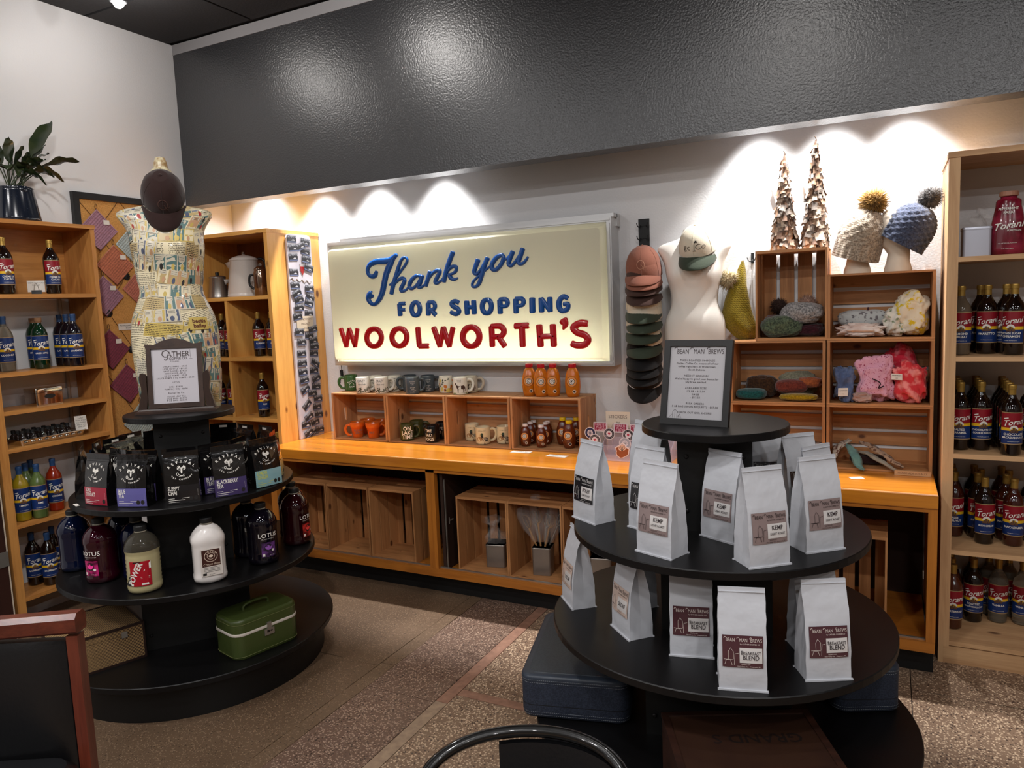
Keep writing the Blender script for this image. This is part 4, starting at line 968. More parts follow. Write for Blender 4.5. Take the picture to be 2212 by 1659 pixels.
def crown_pt(a, t, lift=.0008):
    k = math.sqrt(max(0.001, 1 - t ** 2.3)); return ((CRX + lift) * k * math.cos(a), (CRY + lift) * k * math.sin(a) - .012 * t * (1 - t), CRH * t + lift)
def brim_mesh():
    b = MB(); n = 20; top = []
    for j in range(6):
        r = j / 5; row = []
        for i in range(n + 1):
            a = -PI/2 + (i / n - .5) * 2.5; ca, sa = math.cos(a), math.sin(a)
            ext = .066 * max(0, math.cos((i / n - .5) * PI)) ** .62 * r
            x = CRX * ca * (1 + .10 * r * abs(ca)); y = CRY * sa - ext
            row.append((x, y, 0.004 - .20 * x * x / .09 - .018 * r * r - .028 * r * max(0, math.cos((i / n - .5) * PI)) ** .62))
        top.append(row)
    v = [p for r_ in top for p in r_] + [(x, y, z - .003) for r_ in top for x, y, z in r_]; N = 6 * (n + 1); fs = []
    for j in range(5):
        for i in range(n):
            a = j * (n+1) + i; q = (a, a + 1, a + n + 2, a + n + 1); fs += [q, tuple(N + k for k in q[::-1])]
    for i in range(n): a = 5 * (n+1) + i; fs.append((a, a + 1, N + a + 1, N + a))
    return b.add(v, fs, 0, True)
CAPM = {}
def cap(loc, rot, crown, brim, label, logo=None, grp=None, button=None):
    t = thing('baseball_cap', label, 'cap', loc, 0, grp, rot)
    if ('c', crown.name) not in CAPM: CAPM[('c', crown.name)] = crown_mesh(crown).mesh('crown', crown)
    if ('b', brim.name) not in CAPM: CAPM[('b', brim.name)] = brim_mesh().mesh('brim', brim)
    put('crown', CAPM[('c', crown.name)], t); put('brim', CAPM[('b', brim.name)], t)
    k = ('s', crown.name)
    if k not in CAPM:
        b = MB()
        for i in range(6): b.tube([crown_pt(PI/2 + i * PI/3, q / 8, .0004) for q in range(8)], .0009, 4)
        CAPM[k] = b.mesh('seam', crown); CAPM[k + (1,)] = MB().ball((0, 0, CRH * .99), .008, 10, sc=(1, 1, .6)).mesh('button', button or crown)
    put('seam', CAPM[k], t)['kind'] = 'stuff'; put('button', CAPM[k + (1,)], t)
    if logo:
        u_s = 1.2; f = lambda u, v: (u * 1.2, -CRY * math.sqrt(max(.03, 1 - (u * 1.2 / CRX) ** 2 - ((v) / (CRH * 1.02)) ** 2.3)) - .0022 - .012 * (v / CRH) * (1 - v / CRH), v)
        f0 = f; f = lambda u, v: (lambda p: (p[0], p[1], p[2]))(f0(u, v * 1.15 + .004))
        b = MB()
        if logo[0] == 'GC':
            b.text('gc', .036, lambda u, v: f(u - .028, .034 + v), bold=-.012).text('Co', .036, lambda u, v: f(u + .030, .034 + v), bold=-.012)
            b.line([(-.002, .030), (.012, .030)], .003, f); b.line([(.004, .031), (.005, .062), (.010, .068)], .002, f); b.add([f(u, v) for u, v in ((.004, .066), (.018, .064), (.015, .072), (.009, .073))], [(0, 1, 2, 3)])
        else:
            b.line([(c * .017, .045 + s * .020) for c, s in circ(1, 16)] + [(.017, .045)], .0028, f); b.line([(.004, .045), (.014, .024), (.020, .020)], .0028, f); b.text('co', .012, lambda u, v: f(u + .020, .03 + v))
        b.build('embroidery', logo[1], t)
    return t
# ---- hook rack with hanging caps
rk0, rk1 = gy(1379, 474, -.006), gy(1402, 474, -.006)
rx = (rk0.x + rk1.x) / 2; rw = rk1.x - rk0.x
t = thing('hook_rack', 'narrow black metal hook rack on the wall above the hanging caps', 'rack', (rx, 0, 0))
MB().box(-rw/2, -.008, 1.16, rw/2, -.002, rk0.z).build('back_plate', M_BLK, t)
for k in range(13):
    z = rk0.z - .035 - k * .072; b = MB()
    for s in (-1, 1): b.tube(spline([(s * rw * .3, -.008, z), (s * rw * .34, -.025, z - .012), (s * rw * .45, -.038, z - .004), (s * rw * .5, -.042, z + .012)], 3), .003, 6)
    b.box(-rw*.32, -.012, z - .004, rw*.32, -.008, z + .004).build('hook', M_BLK, t)
stackdef = [(572, M_TERRA, M_TERRA, 'faded terracotta cap on top of the hanging caps', ('O', mat('tan_thread', (176, 126, 102), .8))), (582, M_TERRA, M_TERRA, 'second faded terracotta cap under the top one', None), (594, M_BROWNT, M_BROWNT, 'upper dark brown cap hanging below the terracotta caps', None), (614, M_BROWNT, M_BROWNT, 'lower dark brown cap hanging just above the cream caps', None),
   (652, M_CREAMT, M_GREENT, 'topmost cream cap with green visor and embroidered lettering', ('GC', M_INK)), (673, M_CREAMT, M_GREENT, 'second cream cap with green visor in the hanging file', None), (696, M_CREAMT, M_GREENT, 'third cream cap with green visor in the hanging file', None), (725, M_CREAMT, M_GREENT, 'lowest cream cap with green visor, just above the black caps', ('GC', M_INK)),
   (751, M_BLACKT, M_BLACKT, 'topmost black cap under the cream caps', None), (768, M_BLACKT, M_BLACKT, 'second black cap in the hanging file', None), (784, M_BLACKT, M_BLACKT, 'third black cap in the hanging file', None), (806, M_BLACKT, M_BLACKT, 'lowest black cap at the bottom of the hanging file', None)]
for i, (py, cm, bm, lb_, lg) in enumerate(stackdef):
    p = gy(1390 + (i % 2) * 2, py, -.135)
    cap((p.x, -.134 + .0012 * i, p.z - .03), (math.radians(30 if i == 11 else 15), 0, .16), cm, bm, lb_, lg, 'caps hanging on the hook rack')
# ---- dress forms
def torso_rings(sec, bust, n=40, back=1.0):
    """sec: (z, half width, half depth) ; bust: (z, spread, size)"""
    S = spline([tuple(s) for s in sec], 4); R_ = []
    for z, hw, hd in S:
        ring = []
        for i in range(n):
            a = 2 * PI * i / n; c, s = math.cos(a), math.sin(a)
            x = hw * (abs(c) ** .9) * (1 if c > 0 else -1); y = hd * s * (1 if s < 0 else back)
            if s < 0 and bust: y -= bust[2] * math.exp(-((abs(x) - bust[1]) / .055) ** 2 - ((z - bust[0]) / .06) ** 2)
            ring.append((x, y, z))
        R_.append(ring)
    return R_
SEC1 = [(0, .165, .085), (.06, .166, .09), (.12, .157, .088), (.19, .128, .075), (.27, .130, .078), (.35, .150, .088), (.42, .163, .088), (.47, .186, .075), (.503, .200, .06), (.528, .175, .05), (.548, .10, .045), (.565, .063, .045), (.585, .058, .045), (.60, .055, .045)]
tw = thing('dress_form', 'plain white half torso dress form on the wall wearing a cream cap', 'mannequin', (3.545, -.095, 1.470), .0)
MB().loft(torso_rings(SEC1, (.36, .075, .030)), 0, True, True).build('torso', cloth('white_jersey', (226, 220, 211), .9, bump=(260, .25, .001)), tw)
MB().box(-.03, .085, .3, .03, .093, .42).build('wall_bracket', M_BLK, tw)
p = gy(1508, 548, -.17)
cap((p.x - .008, -.138, p.z + .024), (.44, 0, .02), M_CREAMT, M_GREENT, 'cream cap with green visor on the neck of the white dress form', ('GC', M_INK), None, M_GREENT)
SEC2 = [(0, .182, .092), (.16, .193, .100), (.33, .200, .108), (.45, .188, .108), (.57, .143, .095), (.64, .149, .095), (.73, .158, .105), (.79, .164, .112), (.86, .166, .108), (.905, .186, .098), (.945, .212, .08), (.972, .196, .066), (.99, .12, .055), (1.005, .068, .055), (1.06, .057, .053), (1.14, .050, .050), (1.165, .044, .044)]
TB = (.785, .082, .036)
tl = thing('newsprint_dress_form', 'dress form covered in newspaper comic clippings on the tea display', 'mannequin', (LD[0] - .075, LD[1] + .075, LDZ[3] + .0005), rz_cam((LD[0], LD[1], 0)) - .12)
RL = torso_rings(SEC2, TB, 48)
M_NEWS = mat('newsprint_paper', (206, 194, 160), .35, coat=.35, noise=(60, (178, 166, 136), .4, .62))
MB().loft(RL, 0, True, True).build('torso', M_NEWS, tl)
MB().lathe([(.040, 1.165), (.032, 1.175), (.030, 1.20), (.022, 1.222), (.005, 1.228)], 14, sm=False).build('neck_knob', mat('clipping_knob', (196, 184, 150), .35, coat=.35, noise=(40, (150, 120, 80), .45, .6)), tl)
def rl_pt(a, z, lift):
    zs = [r_[0][2] for r_ in RL]; z = max(zs[0], min(zs[-1] - 1e-4, z)); j = max(k for k in range(len(zs)) if zs[k] <= z); j = min(j, len(zs) - 2)
    f = (z - zs[j]) / (zs[j+1] - zs[j] + 1e-9); q = (a / (2 * PI)) % 1 * 48; i = int(q); g_ = q - i
    def P_(jj): A, B = Vector(RL[jj][i % 48]), Vector(RL[jj][(i + 1) % 48]); return A.lerp(B, g_)
    p = P_(j).lerp(P_(j+1), f); n = Vector((p.x, p.y * 1.6, 0)).normalized(); return tuple(p + n * lift)
CL = [mat('clip_' + n, c, .38, coat=.35) for n, c in (('cream', (222, 210, 176)), ('white', (198, 190, 170)), ('teal', (86, 116, 114)), ('yellow', (192, 168, 92)), ('blue', (76, 84, 108)), ('peach', (188, 148, 114)), ('red', (160, 48, 44)), ('black', (42, 40, 40)), ('sand', (182, 160, 112)))]
q = random.Random(21); ncl = 0
def clipping(a, z, w, h, rot, cols, kind, lift):
    """one pasted clipping: paper with 1-3 colour frames or lines of print, wrapped on the form"""
    b = MB(); R0 = .15; ca, sa = math.cos(rot), math.sin(rot)
    def f(u, v, k=0): x, y = u * ca - v * sa, u * sa + v * ca; return rl_pt(-PI/2 + a + x / R0, z + y, lift + k * .0003)
    def patch(u0, v0, u1, v1, mi, k):
        nu, nv = max(1, int((u1 - u0) / .02)), max(1, int((v1 - v0) / .02))
        vs = [f(u0 + (u1-u0)*i/nu, v0 + (v1-v0)*j/nv, k) for j in range(nv+1) for i in range(nu+1)]
        b.add(vs, [(j*(nu+1)+i, j*(nu+1)+i+1, (j+1)*(nu+1)+i+1, (j+1)*(nu+1)+i) for j in range(nv) for i in range(nu)], mi, True)
    patch(-w/2, -h/2, w/2, h/2, cols[0], 0); m = .004
    if kind == 'strip':
        n = len(cols) - 1; fw = (w - m * (n + 1)) / n
        for i in range(n):
            u0 = -w/2 + m + i * (fw + m); patch(u0, -h/2 + m, u0 + fw, h/2 - m, cols[i + 1], 1)
            patch(u0 + fw*.1, h*.12, u0 + fw*.8, h/2 - m*1.6, 1, 2)
            for r_ in range(2): b.line([(u0 + fw*.16, h*.2 + r_*h*.12), (u0 + fw*.7, h*.2 + r_*h*.12)], .0016, lambda u, v: f(u, v, 3), 7)
            cx = u0 + fw * q.uniform(.3, .7); b.add([f(cx + fw*.17*c_, -h*.24 + h*.2*s_, 2.5) for c_, s_ in circ(1, 9)], [list(range(9))], q.choice((5, 6, 7, 3, 4)))
    else:
        rows = max(2, int(h / .009))
        for r_ in range(rows):
            v = h/2 - m - (h - 2*m) * (r_ + .5) / rows; u = -w/2 + m
            while u < w/2 - m - .006:
                L = q.uniform(.005, .014); e = min(u + L, w/2 - m); b.line([(u, v), (e, v)], .0022, lambda x, y: f(x, y, 1), 7); u = e + .003
    b.build('clipping', CL, tl)
rowz = .02; k = 0
while rowz < .97:
    hgt = q.uniform(.055, .085); a = -1.75
    while a < 1.7:
        w = q.uniform(.07, .15); kind = 'strip' if q.random() < .62 else 'print'
        paper = q.choice((0, 0, 1, 1, 8, 3 if q.random() < .3 else 0))
        cols = [paper] + [q.choice((2, 2, 3, 4, 5, 8, 0, 2)) for _ in range(2 if w < .11 else 3)]
        z_ = rowz + hgt/2 + q.uniform(-.008, .008)
        if z_ < .96: clipping(a + w / .3, z_, w, hgt, q.uniform(-.28, .28), cols, kind, .0008 + (k % 5) * .0009)
        k += 1; a += w / .15 + q.uniform(-.04, .02)
    rowz += hgt * .9
b = MB()
f = lambda u, v: rl_pt(-PI/2 + .62 + u / .17, .42 + v, .0062)
b.add([f(-.045 + .09*i/5, -.03 + .06*j) for j in (0, 1) for i in range(6)], [(i, i+1, 7+i, 6+i) for i in range(5)], 0, True)
f2 = lambda u, v: rl_pt(-PI/2 + .62 + u / .17, .42 + v, .0068)
b.text('beetle', .026, lambda u, v: f2(u, .004 + v), 1, bold=.03).text('bailey', .026, lambda u, v: f2(u, -.020 + v), 1, bold=.03)
b.build('clipping', [CL[3], mat('maroon_print', (92, 44, 30), .5)], tl)
tp = Vector(tl.location); dv = (CAMP - tp); dv.z = 0; dv.normalize()
cp = tp + dv * .05 + Vector((0, 0, 1.03))
cap((cp.x, cp.y, cp.z), (math.radians(52), 0, rz_cam(tp) - .05), M_ESPR, M_ESPR, 'dark espresso brown cap on the neck of the newsprint form', ('O', mat('brown_thread', (74, 50, 44), .8)))

# ---- knit hats on foam heads
def knit(name, c, c2, sc=120):
    if name in MATS: return MATS[name]
    N = NT(name); tc = N.n('ShaderNodeTexCoord'); b = N.b
    n = N.n('ShaderNodeTexNoise', i_Scale=float(sc), i_Detail=3.0); N.l(tc.outputs['Object'], n.inputs['Vector'])
    N.l(N.ramp(n.outputs[0], [(.38, lin(c)), (.64, lin(c2))]), b.inputs['Base Color']); b.inputs['Roughness'].default_value = .95; b.inputs['Specular IOR Level'].default_value = .1; b.inputs['Sheen Weight'].default_value = .3
    w = N.n('ShaderNodeTexWave', i_Scale=42.0, i_Distortion=2.5, i_Detail=2.0); w.bands_direction = 'DIAGONAL'; N.l(tc.outputs['Object'], w.inputs['Vector'])
    w2 = N.n('ShaderNodeTexWave', i_Scale=30.0, i_Distortion=1.5); w2.bands_direction = 'Z'; N.l(tc.outputs['Object'], w2.inputs['Vector'])
    m = N.n('ShaderNodeMath', operation='MULTIPLY'); N.l(w.outputs['Fac'], m.inputs[0]); N.l(w2.outputs['Fac'], m.inputs[1]); N.bump(m.outputs[0], .4, .0025)
    MATS[name] = N.m; return N.m
def beanie_rings(rx, ry, h, rows, n=72, amp=.0035, rib=.045, slouch=0.0, ribamp=.003):
    R_ = []
    for j in range(rows + 1):
        t = j / rows; z = h * t; k = (1 - max(0, (t - .35) / .65) ** 2.3) ** .5 if t < 1 else 0.02; ring = []
        for i in range(n):
            a = 2 * PI * i / n
            d = (ribamp * math.cos(a * n / 4) if z < rib else amp * math.sin(a * n / 6 + (j % 2) * PI) * math.cos(j * 1.5))
            kk = max(.02, k) + 0; ring.append(((rx * kk + d) * math.cos(a), (ry * kk + d) * math.sin(a) + slouch * t * t, z))
        R_.append(ring)
    return R_
def pom(b, c, r, n, seed, mi=0, L=.4):
    qq = random.Random(seed); b.ball(c, r * .72, 12, mi)
    for i in range(n):
        d = Vector((qq.gauss(0, 1), qq.gauss(0, 1), qq.gauss(0, 1))).normalized(); o = d.orthogonal().normalized(); o = (Matrix.Rotation(qq.uniform(0, 6.3), 3, d) @ o)
        p = Vector(c) + d * r * .62; w = r * .038; tip = Vector(c) + d * r * qq.uniform(1 - L * .4, 1 + L) + o * r * qq.uniform(-.22, .22) + Vector((0, 0, -r * .06))
        s = d.cross(o); b.add([tuple(p + o * w), tuple(p - o * w * .5 + s * w), tuple(p - o * w * .5 - s * w), tuple(tip)], [(0, 1, 3), (1, 2, 3), (2, 0, 3)], mi, True)
    return b
M_FOAM = mat('white_foam', (222, 208, 190), .8, bump=(90, .1))
def foam_head(loc, rz, label, hz=.155):
    t = thing('foam_head', label, 'mannequin head', loc, rz)
    neck = [(0, .062, .06, 0), (.012, .062, .06, 0), (.05, .050, .05, 0), (.085, .046, .048, .004), (.11, .050, .056, -.005)]
    rings = []
    for z, rx_, ry_, y0 in neck: rings.append([(rx_ * math.cos(2*PI*i/32), y0 + ry_ * math.sin(2*PI*i/32), z) for i in range(32)])
    for j in range(12):
        th = j / 11; z = .118 + .205 * th; k = math.sin(PI * (.16 + .84 * th)) ** .6 if th < 1 else .02; k = max(k, .03); ring = []
        for i in range(32):
            a = 2*PI*i/32; x = .070 * k * math.cos(a); y = -.004 + .092 * k * math.sin(a)
            fr = max(0, -math.sin(a)) ** 6
            if th < .12: y -= .012 * fr                                    # chin
            if .28 < th < .46: y -= .020 * fr * math.exp(-(x / .016) ** 2)     # nose
            if .48 < th < .56: y += .006 * fr
            ring.append((x, y, z))
        rings.append(ring)
    MB().loft(rings, 0, True, True).build('head', M_FOAM, t); return t
HZ = ST2 + .319 + CH + .0012
ph = gz(1835, 583, HZ); hd1 = (ph.x, -.145, HZ); ph2 = gz(1951, 576, HZ); hd2 = (ph2.x - .01, -.145, HZ)
foam_head(hd1, -.5, 'white foam head under the oatmeal knit hat')
foam_head(hd2, -1.25, 'white foam head turned in profile under the blue knit hat')
M_OAT = knit('oatmeal_knit', (172, 158, 140), (120, 106, 92)); M_SLATE = knit('slate_blue_knit', (70, 78, 100), (46, 50, 66)); M_CREAMP = mat('golden_fur', (172, 132, 66), .8, noise=(30, (110, 80, 44), .45, .6)); M_GREYP = mat('grey_fur', (112, 108, 106), .8, noise=(30, (60, 58, 58), .45, .6))
def beanie(loc, rot, rx_, ry_, h, m, label, pm=None, pc=None, pr=.05, grp=None, **kw):
    t = thing('knit_hat', label, 'hat', loc, 0, grp, rot)
    R_ = beanie_rings(rx_, ry_, h, 26, **kw); MB().loft(R_, 0, True, False).add([(0, 0, h)] + R_[-1], [(0, 1 + i, 1 + (i + 1) % 72) for i in range(72)], 0, True).build('knit_body', m, t)
    if pm: pom(MB(), pc or (0, 0, h + pr * .6), pr, 1300, 5).build('pompom', pm, t)
    return t
beanie((hd1[0] - .012, -.150, HZ + .072), (.10, .26, 0), .106, .116, .245, M_OAT, 'oatmeal knit hat with golden fur pompom on a foam head', M_CREAMP, (.012, 0, .275), .064, rib=.07, amp=.004)
beanie((hd2[0] + .005, -.150, HZ + .128), (.05, .55, 0), .108, .118, .200, M_SLATE, 'slate blue chunky knit hat with grey pompom on a foam head', M_GREYP, (.0, 0, .240), .050, rib=.02, amp=.007)
# ---- bark trees
BARK = [mat('birch_bark_%d' % i, c, .85, noise=(50, c2, .4, .62)) for i, (c, c2) in enumerate((((164, 130, 104), (118, 90, 70)), ((198, 178, 158), (130, 110, 94)), ((112, 84, 66), (74, 56, 46)), ((150, 138, 128), (96, 86, 80))))]
CHIP = []
for i in range(8):
    w, h, cv = q.uniform(.020, .032), q.uniform(.024, .036), q.uniform(.002, .008); b = MB()
    vs = [(-w/2 + w*u/3, -cv * math.sin(PI*u/3) - .010 * (1 - v/2) ** 2, -h + h * v/2 + q.uniform(-.002, .002)) for v in range(3) for u in range(4)]
    b.add(vs, [(v*4+u, v*4+u+1, (v+1)*4+u+1, (v+1)*4+u) for v in range(2) for u in range(3)], 0, True); CHIP.append(b)
CHIPM = [[c.mesh('bark_chip', m) for m in BARK] for c in CHIP]
def bark_tree(px, py, hgt, r0, label, seed):
    z = ST2 + .319 + .452 + .0012; p = gz(px, py, z); p = Vector((p.x, -.155, z)); qq = random.Random(seed)
    t = thing('bark_tree', label, 'decoration', p, rz_cam(p), 'birch bark trees')
    MB().lathe([(r0 * .85, 0), (r0 * .55, hgt * .45), (.006, hgt * .97), (.002, hgt)], 14).build('cone_core', BARK[2], t)
    MB().tube([(0, 0, hgt * .95), (.004, 0, hgt * 1.0), (-.003, 0, hgt * 1.035)], .0025, 5).build('twig_top', BARK[2], t)
    z_ = .030
    while z_ < hgt * .97:
        r_ = r0 * (1 - z_ / hgt) ** .92 * .92 + .004; n = max(3, int(2 * PI * r_ / .023)); s0 = qq.uniform(0, 6)
        for i in range(n):
            a = s0 + 2*PI*i/n + qq.uniform(-.1, .1); o = put('bark_chip', CHIPM[qq.randrange(8)][qq.choices((0, 1, 2, 3), (4, 3, 2, 2))[0]], t, ((r_ + .004) * math.sin(a), -(r_ + .004) * math.cos(a), z_ + qq.uniform(-.004, .004)))
            o.rotation_euler = (qq.uniform(-.15, .5), qq.uniform(-.4, .4), a); sc = qq.uniform(.85, 1.45) * min(1, .55 + r_ * 9); o.scale = (sc, sc, sc)
        z_ += .021 if z_ < hgt * .7 else .017
    MB().prism([(-.018, -.055), (.018, -.055), (.018, .045), (0, .055), (-.018, .045)], .001, T=Matrix.Translation((-r0 * .95, -.01, hgt * .54)) @ Matrix.Rotation(-.25, 4, 'Y') @ Matrix.Rotation(.9, 4, 'Z')).build('price_tag', mat('white_tag', (214, 204, 198), .6), t)
    return t
bark_tree(1664, 530, .475, .060, 'shorter birch bark tree on the upright crate', 1)
bark_tree(1745, 528, .525, .062, 'taller birch bark tree on the upright crate', 2)
# ---- hanging mustard hat and wall hook
ph = gy(1624, 560, -.03)
t = thing('coat_hook', 'small black wire hook on the wall beside the upright crate', 'hook', (ph.x, 0, ph.z))
for s in (-1, 1): MB().tube(spline([(0, -.004, 0), (s * .006, -.03, -.012), (s * .016, -.042, -.006), (s * .022, -.044, .010)], 4), .0022, 6).build('hook_arm', M_BLK, t)
MB().box(-.008, -.006, -.02, .008, -.002, .035).build('hook_plate', M_BLK, t)
M_MUST = knit('mustard_knit', (128, 108, 22), (98, 82, 16), 160)
t = thing('hanging_knit_hat', 'mustard knit hat with pale pompom hanging on the wall hook', 'hat', (ph.x - .040, -.065, ph.z - .015))
rings = []
prof = [(0, .006, 0), (-.05, .026, -.010), (-.11, .044, -.020), (-.18, .062, -.028), (-.25, .076, -.034), (-.31, .086, -.030), (-.34, .080, -.014), (-.375, .068, .002), (-.40, .048, .014), (-.42, .020, .02)]
for z_, hw, cx in prof:
    rings.append([(cx + hw * math.cos(2*PI*i/28) * (1 + .10 * math.sin(3 * 2*PI*i/28 + z_ * 14)), hw * .55 * math.sin(2*PI*i/28) * (1 + .18 * math.cos(4 * 2*PI*i/28 + z_ * 20)), z_ + .012 * math.sin(2*PI*i/28 * 2 + z_ * 9)) for i in range(28)])
MB().loft([spline(r_, 2, True) for r_ in rings], 0, True, True).build('knit_body', M_MUST, t)
pom(MB(), (-.072, .0, -.085), .055, 1200, 8).build('pompom', mat('cream_fur', (206, 188, 150), .8), t)
# ---- fabric and knits in the crates
def clampc(l, sx, sy):                              # keep soft goods between the panels of their crate
    x, y, z_ = l
    if z_ < ST1: return l
    c, h_ = (RC1, .214) if x > RC1 - .235 else ((RC0 + .068, .152) if z_ > ST2 + .319 else (RC0, .214))
    k = 1.04; m_ = max(0, h_ - sx * k / 2)
    return (max(c - m_, min(c + m_, x)), min(y, CY + CD - .011 - sy * k / 2), z_)
def bundle(name, cat, loc, size, m, label, seed, rz=0.0, fold=.25, freq=2.2, grp='fabric goods in the crates', flat=0.0, nn=(72, 36), rot=None, droop=0.0, parts=None, pinch=0.0):
    """soft folded textile: lumpy pillow form with creases that sits on its base"""
    sx, sy, sz = size; loc = clampc(loc, sx, sy); t = thing(name, label, cat, loc, rz, grp, rot); rings = []; off = Vector((seed * 3.7, seed * 1.9, seed * .7))
    for j in range(nn[1] + 1):
        ph_ = -PI/2 + PI * j / nn[1]; ring = []
        for i in range(nn[0]):
            a = 2*PI*i/nn[0]; d = Vector((math.cos(ph_) * math.cos(a), math.cos(ph_) * math.sin(a), math.sin(ph_)))
            w_ = Vector((mn.noise(d * 1.7 + off), mn.noise(d * 1.7 - off), mn.noise(d * 1.3 + off * 2))) * .3; n1 = mn.noise(d * freq + off + w_); n2 = abs(mn.noise((d + w_) * freq * 1.8 + off * 1.7)); n3 = abs(mn.noise((d + w_) * freq * 3.6 + off * .7)); sd = d.x * math.cos(seed * 1.3) + d.y * math.sin(seed * 1.3) * .6 + d.z * .8; pl = math.sin(sd * freq * 2.6 + 2.2 * n1 + seed); pl2 = math.sin(sd * freq * 5.1 - 3 * n1 + seed * 2); k = 1 + fold * (.40 * n1 + .20 * pl * abs(pl) ** .3 + .09 * pl2 - .18 * (1 - min(1, n2 * 3)) ** 2); k *= 1 - pinch * math.exp(-((d.z - .05) / .28) ** 2)
            e = .74; sg_ = lambda v: math.copysign(abs(v) ** e, v)
            x, y, z_ = sx/2 * sg_(d.x) * k, sy/2 * sg_(d.y) * k, sz/2 * sg_(d.z) * k + sz/2
            z_ = max(0.0, z_)
            if droop and y < -sy * .3: z_ -= droop * min(1, (-y - sy * .3) / (sy * .25)) ; 
            ring.append((x, y, z_))
        rings.append(ring)
    MB().loft(rings, 0, True, True).build('fabric_body', m, t)
    return t
def ring_fold(t, m, r, thick, loc, rot=None, name='ribbon'): MB().tube([(r * c, r * .8 * s, 0) for c, s in circ(1, 24)], thick, 6, closed=True).build(name, m, t, loc, rot)
def tagcard(t, loc, w, h, rot, lines=('HANDMADE', '$12')):
    c = MB().box(-w/2, -.0006, -h/2, w/2, .0006, h/2).build('paper_tag', M_CARD, t, loc, rot)
    MB().text(lines[0], w * .15, lambda u, v: (u, -.0012, h*.12 + v), bold=.02).text(lines[1], w * .13, lambda u, v: (u, -.0012, -h*.28 + v)).build('lettering', M_INK, c)
cz = lambda k: ST1 + .0105 + k * .319
def cx_(px, py=700): return gy(px, py, -.2).x
D_ = lambda n, c, c2, sc, lo, hi: cloth(n, c, .85, c2, sc, lo, hi, (120, .25, .0015))
# upright crate hats
z = cz(2) + .004
zz = lambda a: 1560 + a / 3.606
gk = 'knit hats in the upright crate'
bundle('knit_hat', 'hat', (cx_(zz(330)) + .012, -.12, z), (.115, .15, .115), knit('burgundy_knit', (104, 40, 46), (74, 26, 32)), 'burgundy knit hat at the back of the upright crate', 1, .2, .18, grp=gk)
bundle('knit_hat', 'hat', (cx_(zz(690)) - .004, -.12, z), (.14, .16, .07), knit('plum_knit', (66, 26, 34), (44, 16, 24)), 'plum knit hat lying under the grey chunky hat', 2, -.1, .18, grp=gk)
bundle('knit_hat', 'hat', (cx_(zz(440)) + .004, -.19, z), (.20, .12, .108), knit('moss_knit', (92, 104, 80), (48, 56, 46)), 'moss green chunky knit hat at the front of the upright crate', 3, .25, .2, grp=gk)
t = bundle('knit_hat', 'hat', (cx_(zz(625)) - .006, -.165, z + .068), (.20, .14, .105), knit('grey_chunky_knit', (166, 162, 160), (96, 94, 94)), 'pale grey chunky knit hat with fur pompom on top of the others', 4, -.15, .2, grp=gk)
pom(MB(), (.02, .03, .095), .046, 1100, 3).build('pompom', mat('mink_fur', (152, 120, 104), .8), t)
t2 = tag(pom(MB(), (cx_(zz(395)) + .015, -.085, z + .155), .042, 1000, 9).build('fur_pompom', mat('dark_brown_fur', (58, 38, 30), .85)), 'dark brown fur pompom resting above the burgundy hat', 'pompom')
# lemon crate
z = cz(2) + .001; gk = 'cotton wraps in the topmost crate'
t = bundle('rolled_wrap', 'fabric', (cx_(zz(1075)) + .012, -.12, z + .045), (.235, .10, .085), D_('pale_blue_line_print', (176, 180, 180), (104, 100, 104), 60, .56, .6), 'rolled pale grey printed wrap tied with dark ribbon', 5, 0, .10, 3, gk)
ring_fold(t, cloth('wine_ribbon', (64, 18, 26)), .048, .004, (.02, 0, .045), (0, PI/2, 0))
bundle('ruffled_wrap', 'fabric', (cx_(zz(1060)) + .012, -.195, z), (.20, .12, .062), D_('blush_cotton', (208, 184, 174), (226, 212, 204), 12, .4, .6), 'blush ruffled cotton wrap spilling over the crate front', 6, .1, .6, 3.8, gk)
bundle('leaf_print_wrap', 'fabric', (cx_(zz(1370)) - .0, -.155, z), (.13, .16, .14), D_('leaf_print_cotton', (216, 210, 198), (128, 140, 110), 45, .57, .63), 'white cotton wrap with small green leaves', 7, .1, .45, 3, gk)
bundle('lemon_print_wrap', 'fabric', (cx_(zz(1545)) - .012, -.165, z + .004), (.145, .165, .20), D_('lemon_print_cotton', (222, 212, 190), (214, 184, 40), 26, .54, .60), 'rolled cotton wrap printed with lemons at the crate end', 8, -.1, .38, 2.8, gk)
# pink crate
z4_ = lambda a: 1540 + a / 4.254; z = cz(1) + .001; gk = 'cotton wraps in the pink crate'
bundle('tie_dye_wrap', 'fabric', (cx_(z4_(1690)) + .02, -.09, z), (.14, .11, .27), D_('red_tie_dye', (198, 40, 62), (226, 120, 130), 22, .48, .62), 'red tie-dye wrap standing at the back of the pink crate', 9, .3, .38, 2.4, gk)
t = bundle('tie_dye_wrap', 'fabric', (cx_(z4_(1850)) - .012, -.195, z), (.15, .11, .19), D_('coral_tie_dye', (206, 54, 62), (232, 140, 136), 22, .48, .62), 'coral tie-dye wrap with a paper tag at the crate front', 10, -.2, .5, 2.4, gk, pinch=.12)
tagcard(t, (-.045, -.07, .13), .048, .030, (.1, 0, -.1))
t = bundle('dotted_wrap', 'fabric', (cx_(z4_(1480)) + .008, -.18, z), (.185, .13, .225), D_('pink_ditsy_cotton', (216, 160, 180), (150, 44, 84), 150, .60, .64), 'pink ditsy print wrap tied with a dark cord', 11, .1, .5, 2.4, gk, pinch=.22)
MB().tube(spline([(-.02, -.07, .12), (.015, -.078, .10), (.008, -.08, .075), (.03, -.076, .085)], 4), .003, 6).build('cord_tie', cloth('dark_cord', (44, 22, 30)), t)
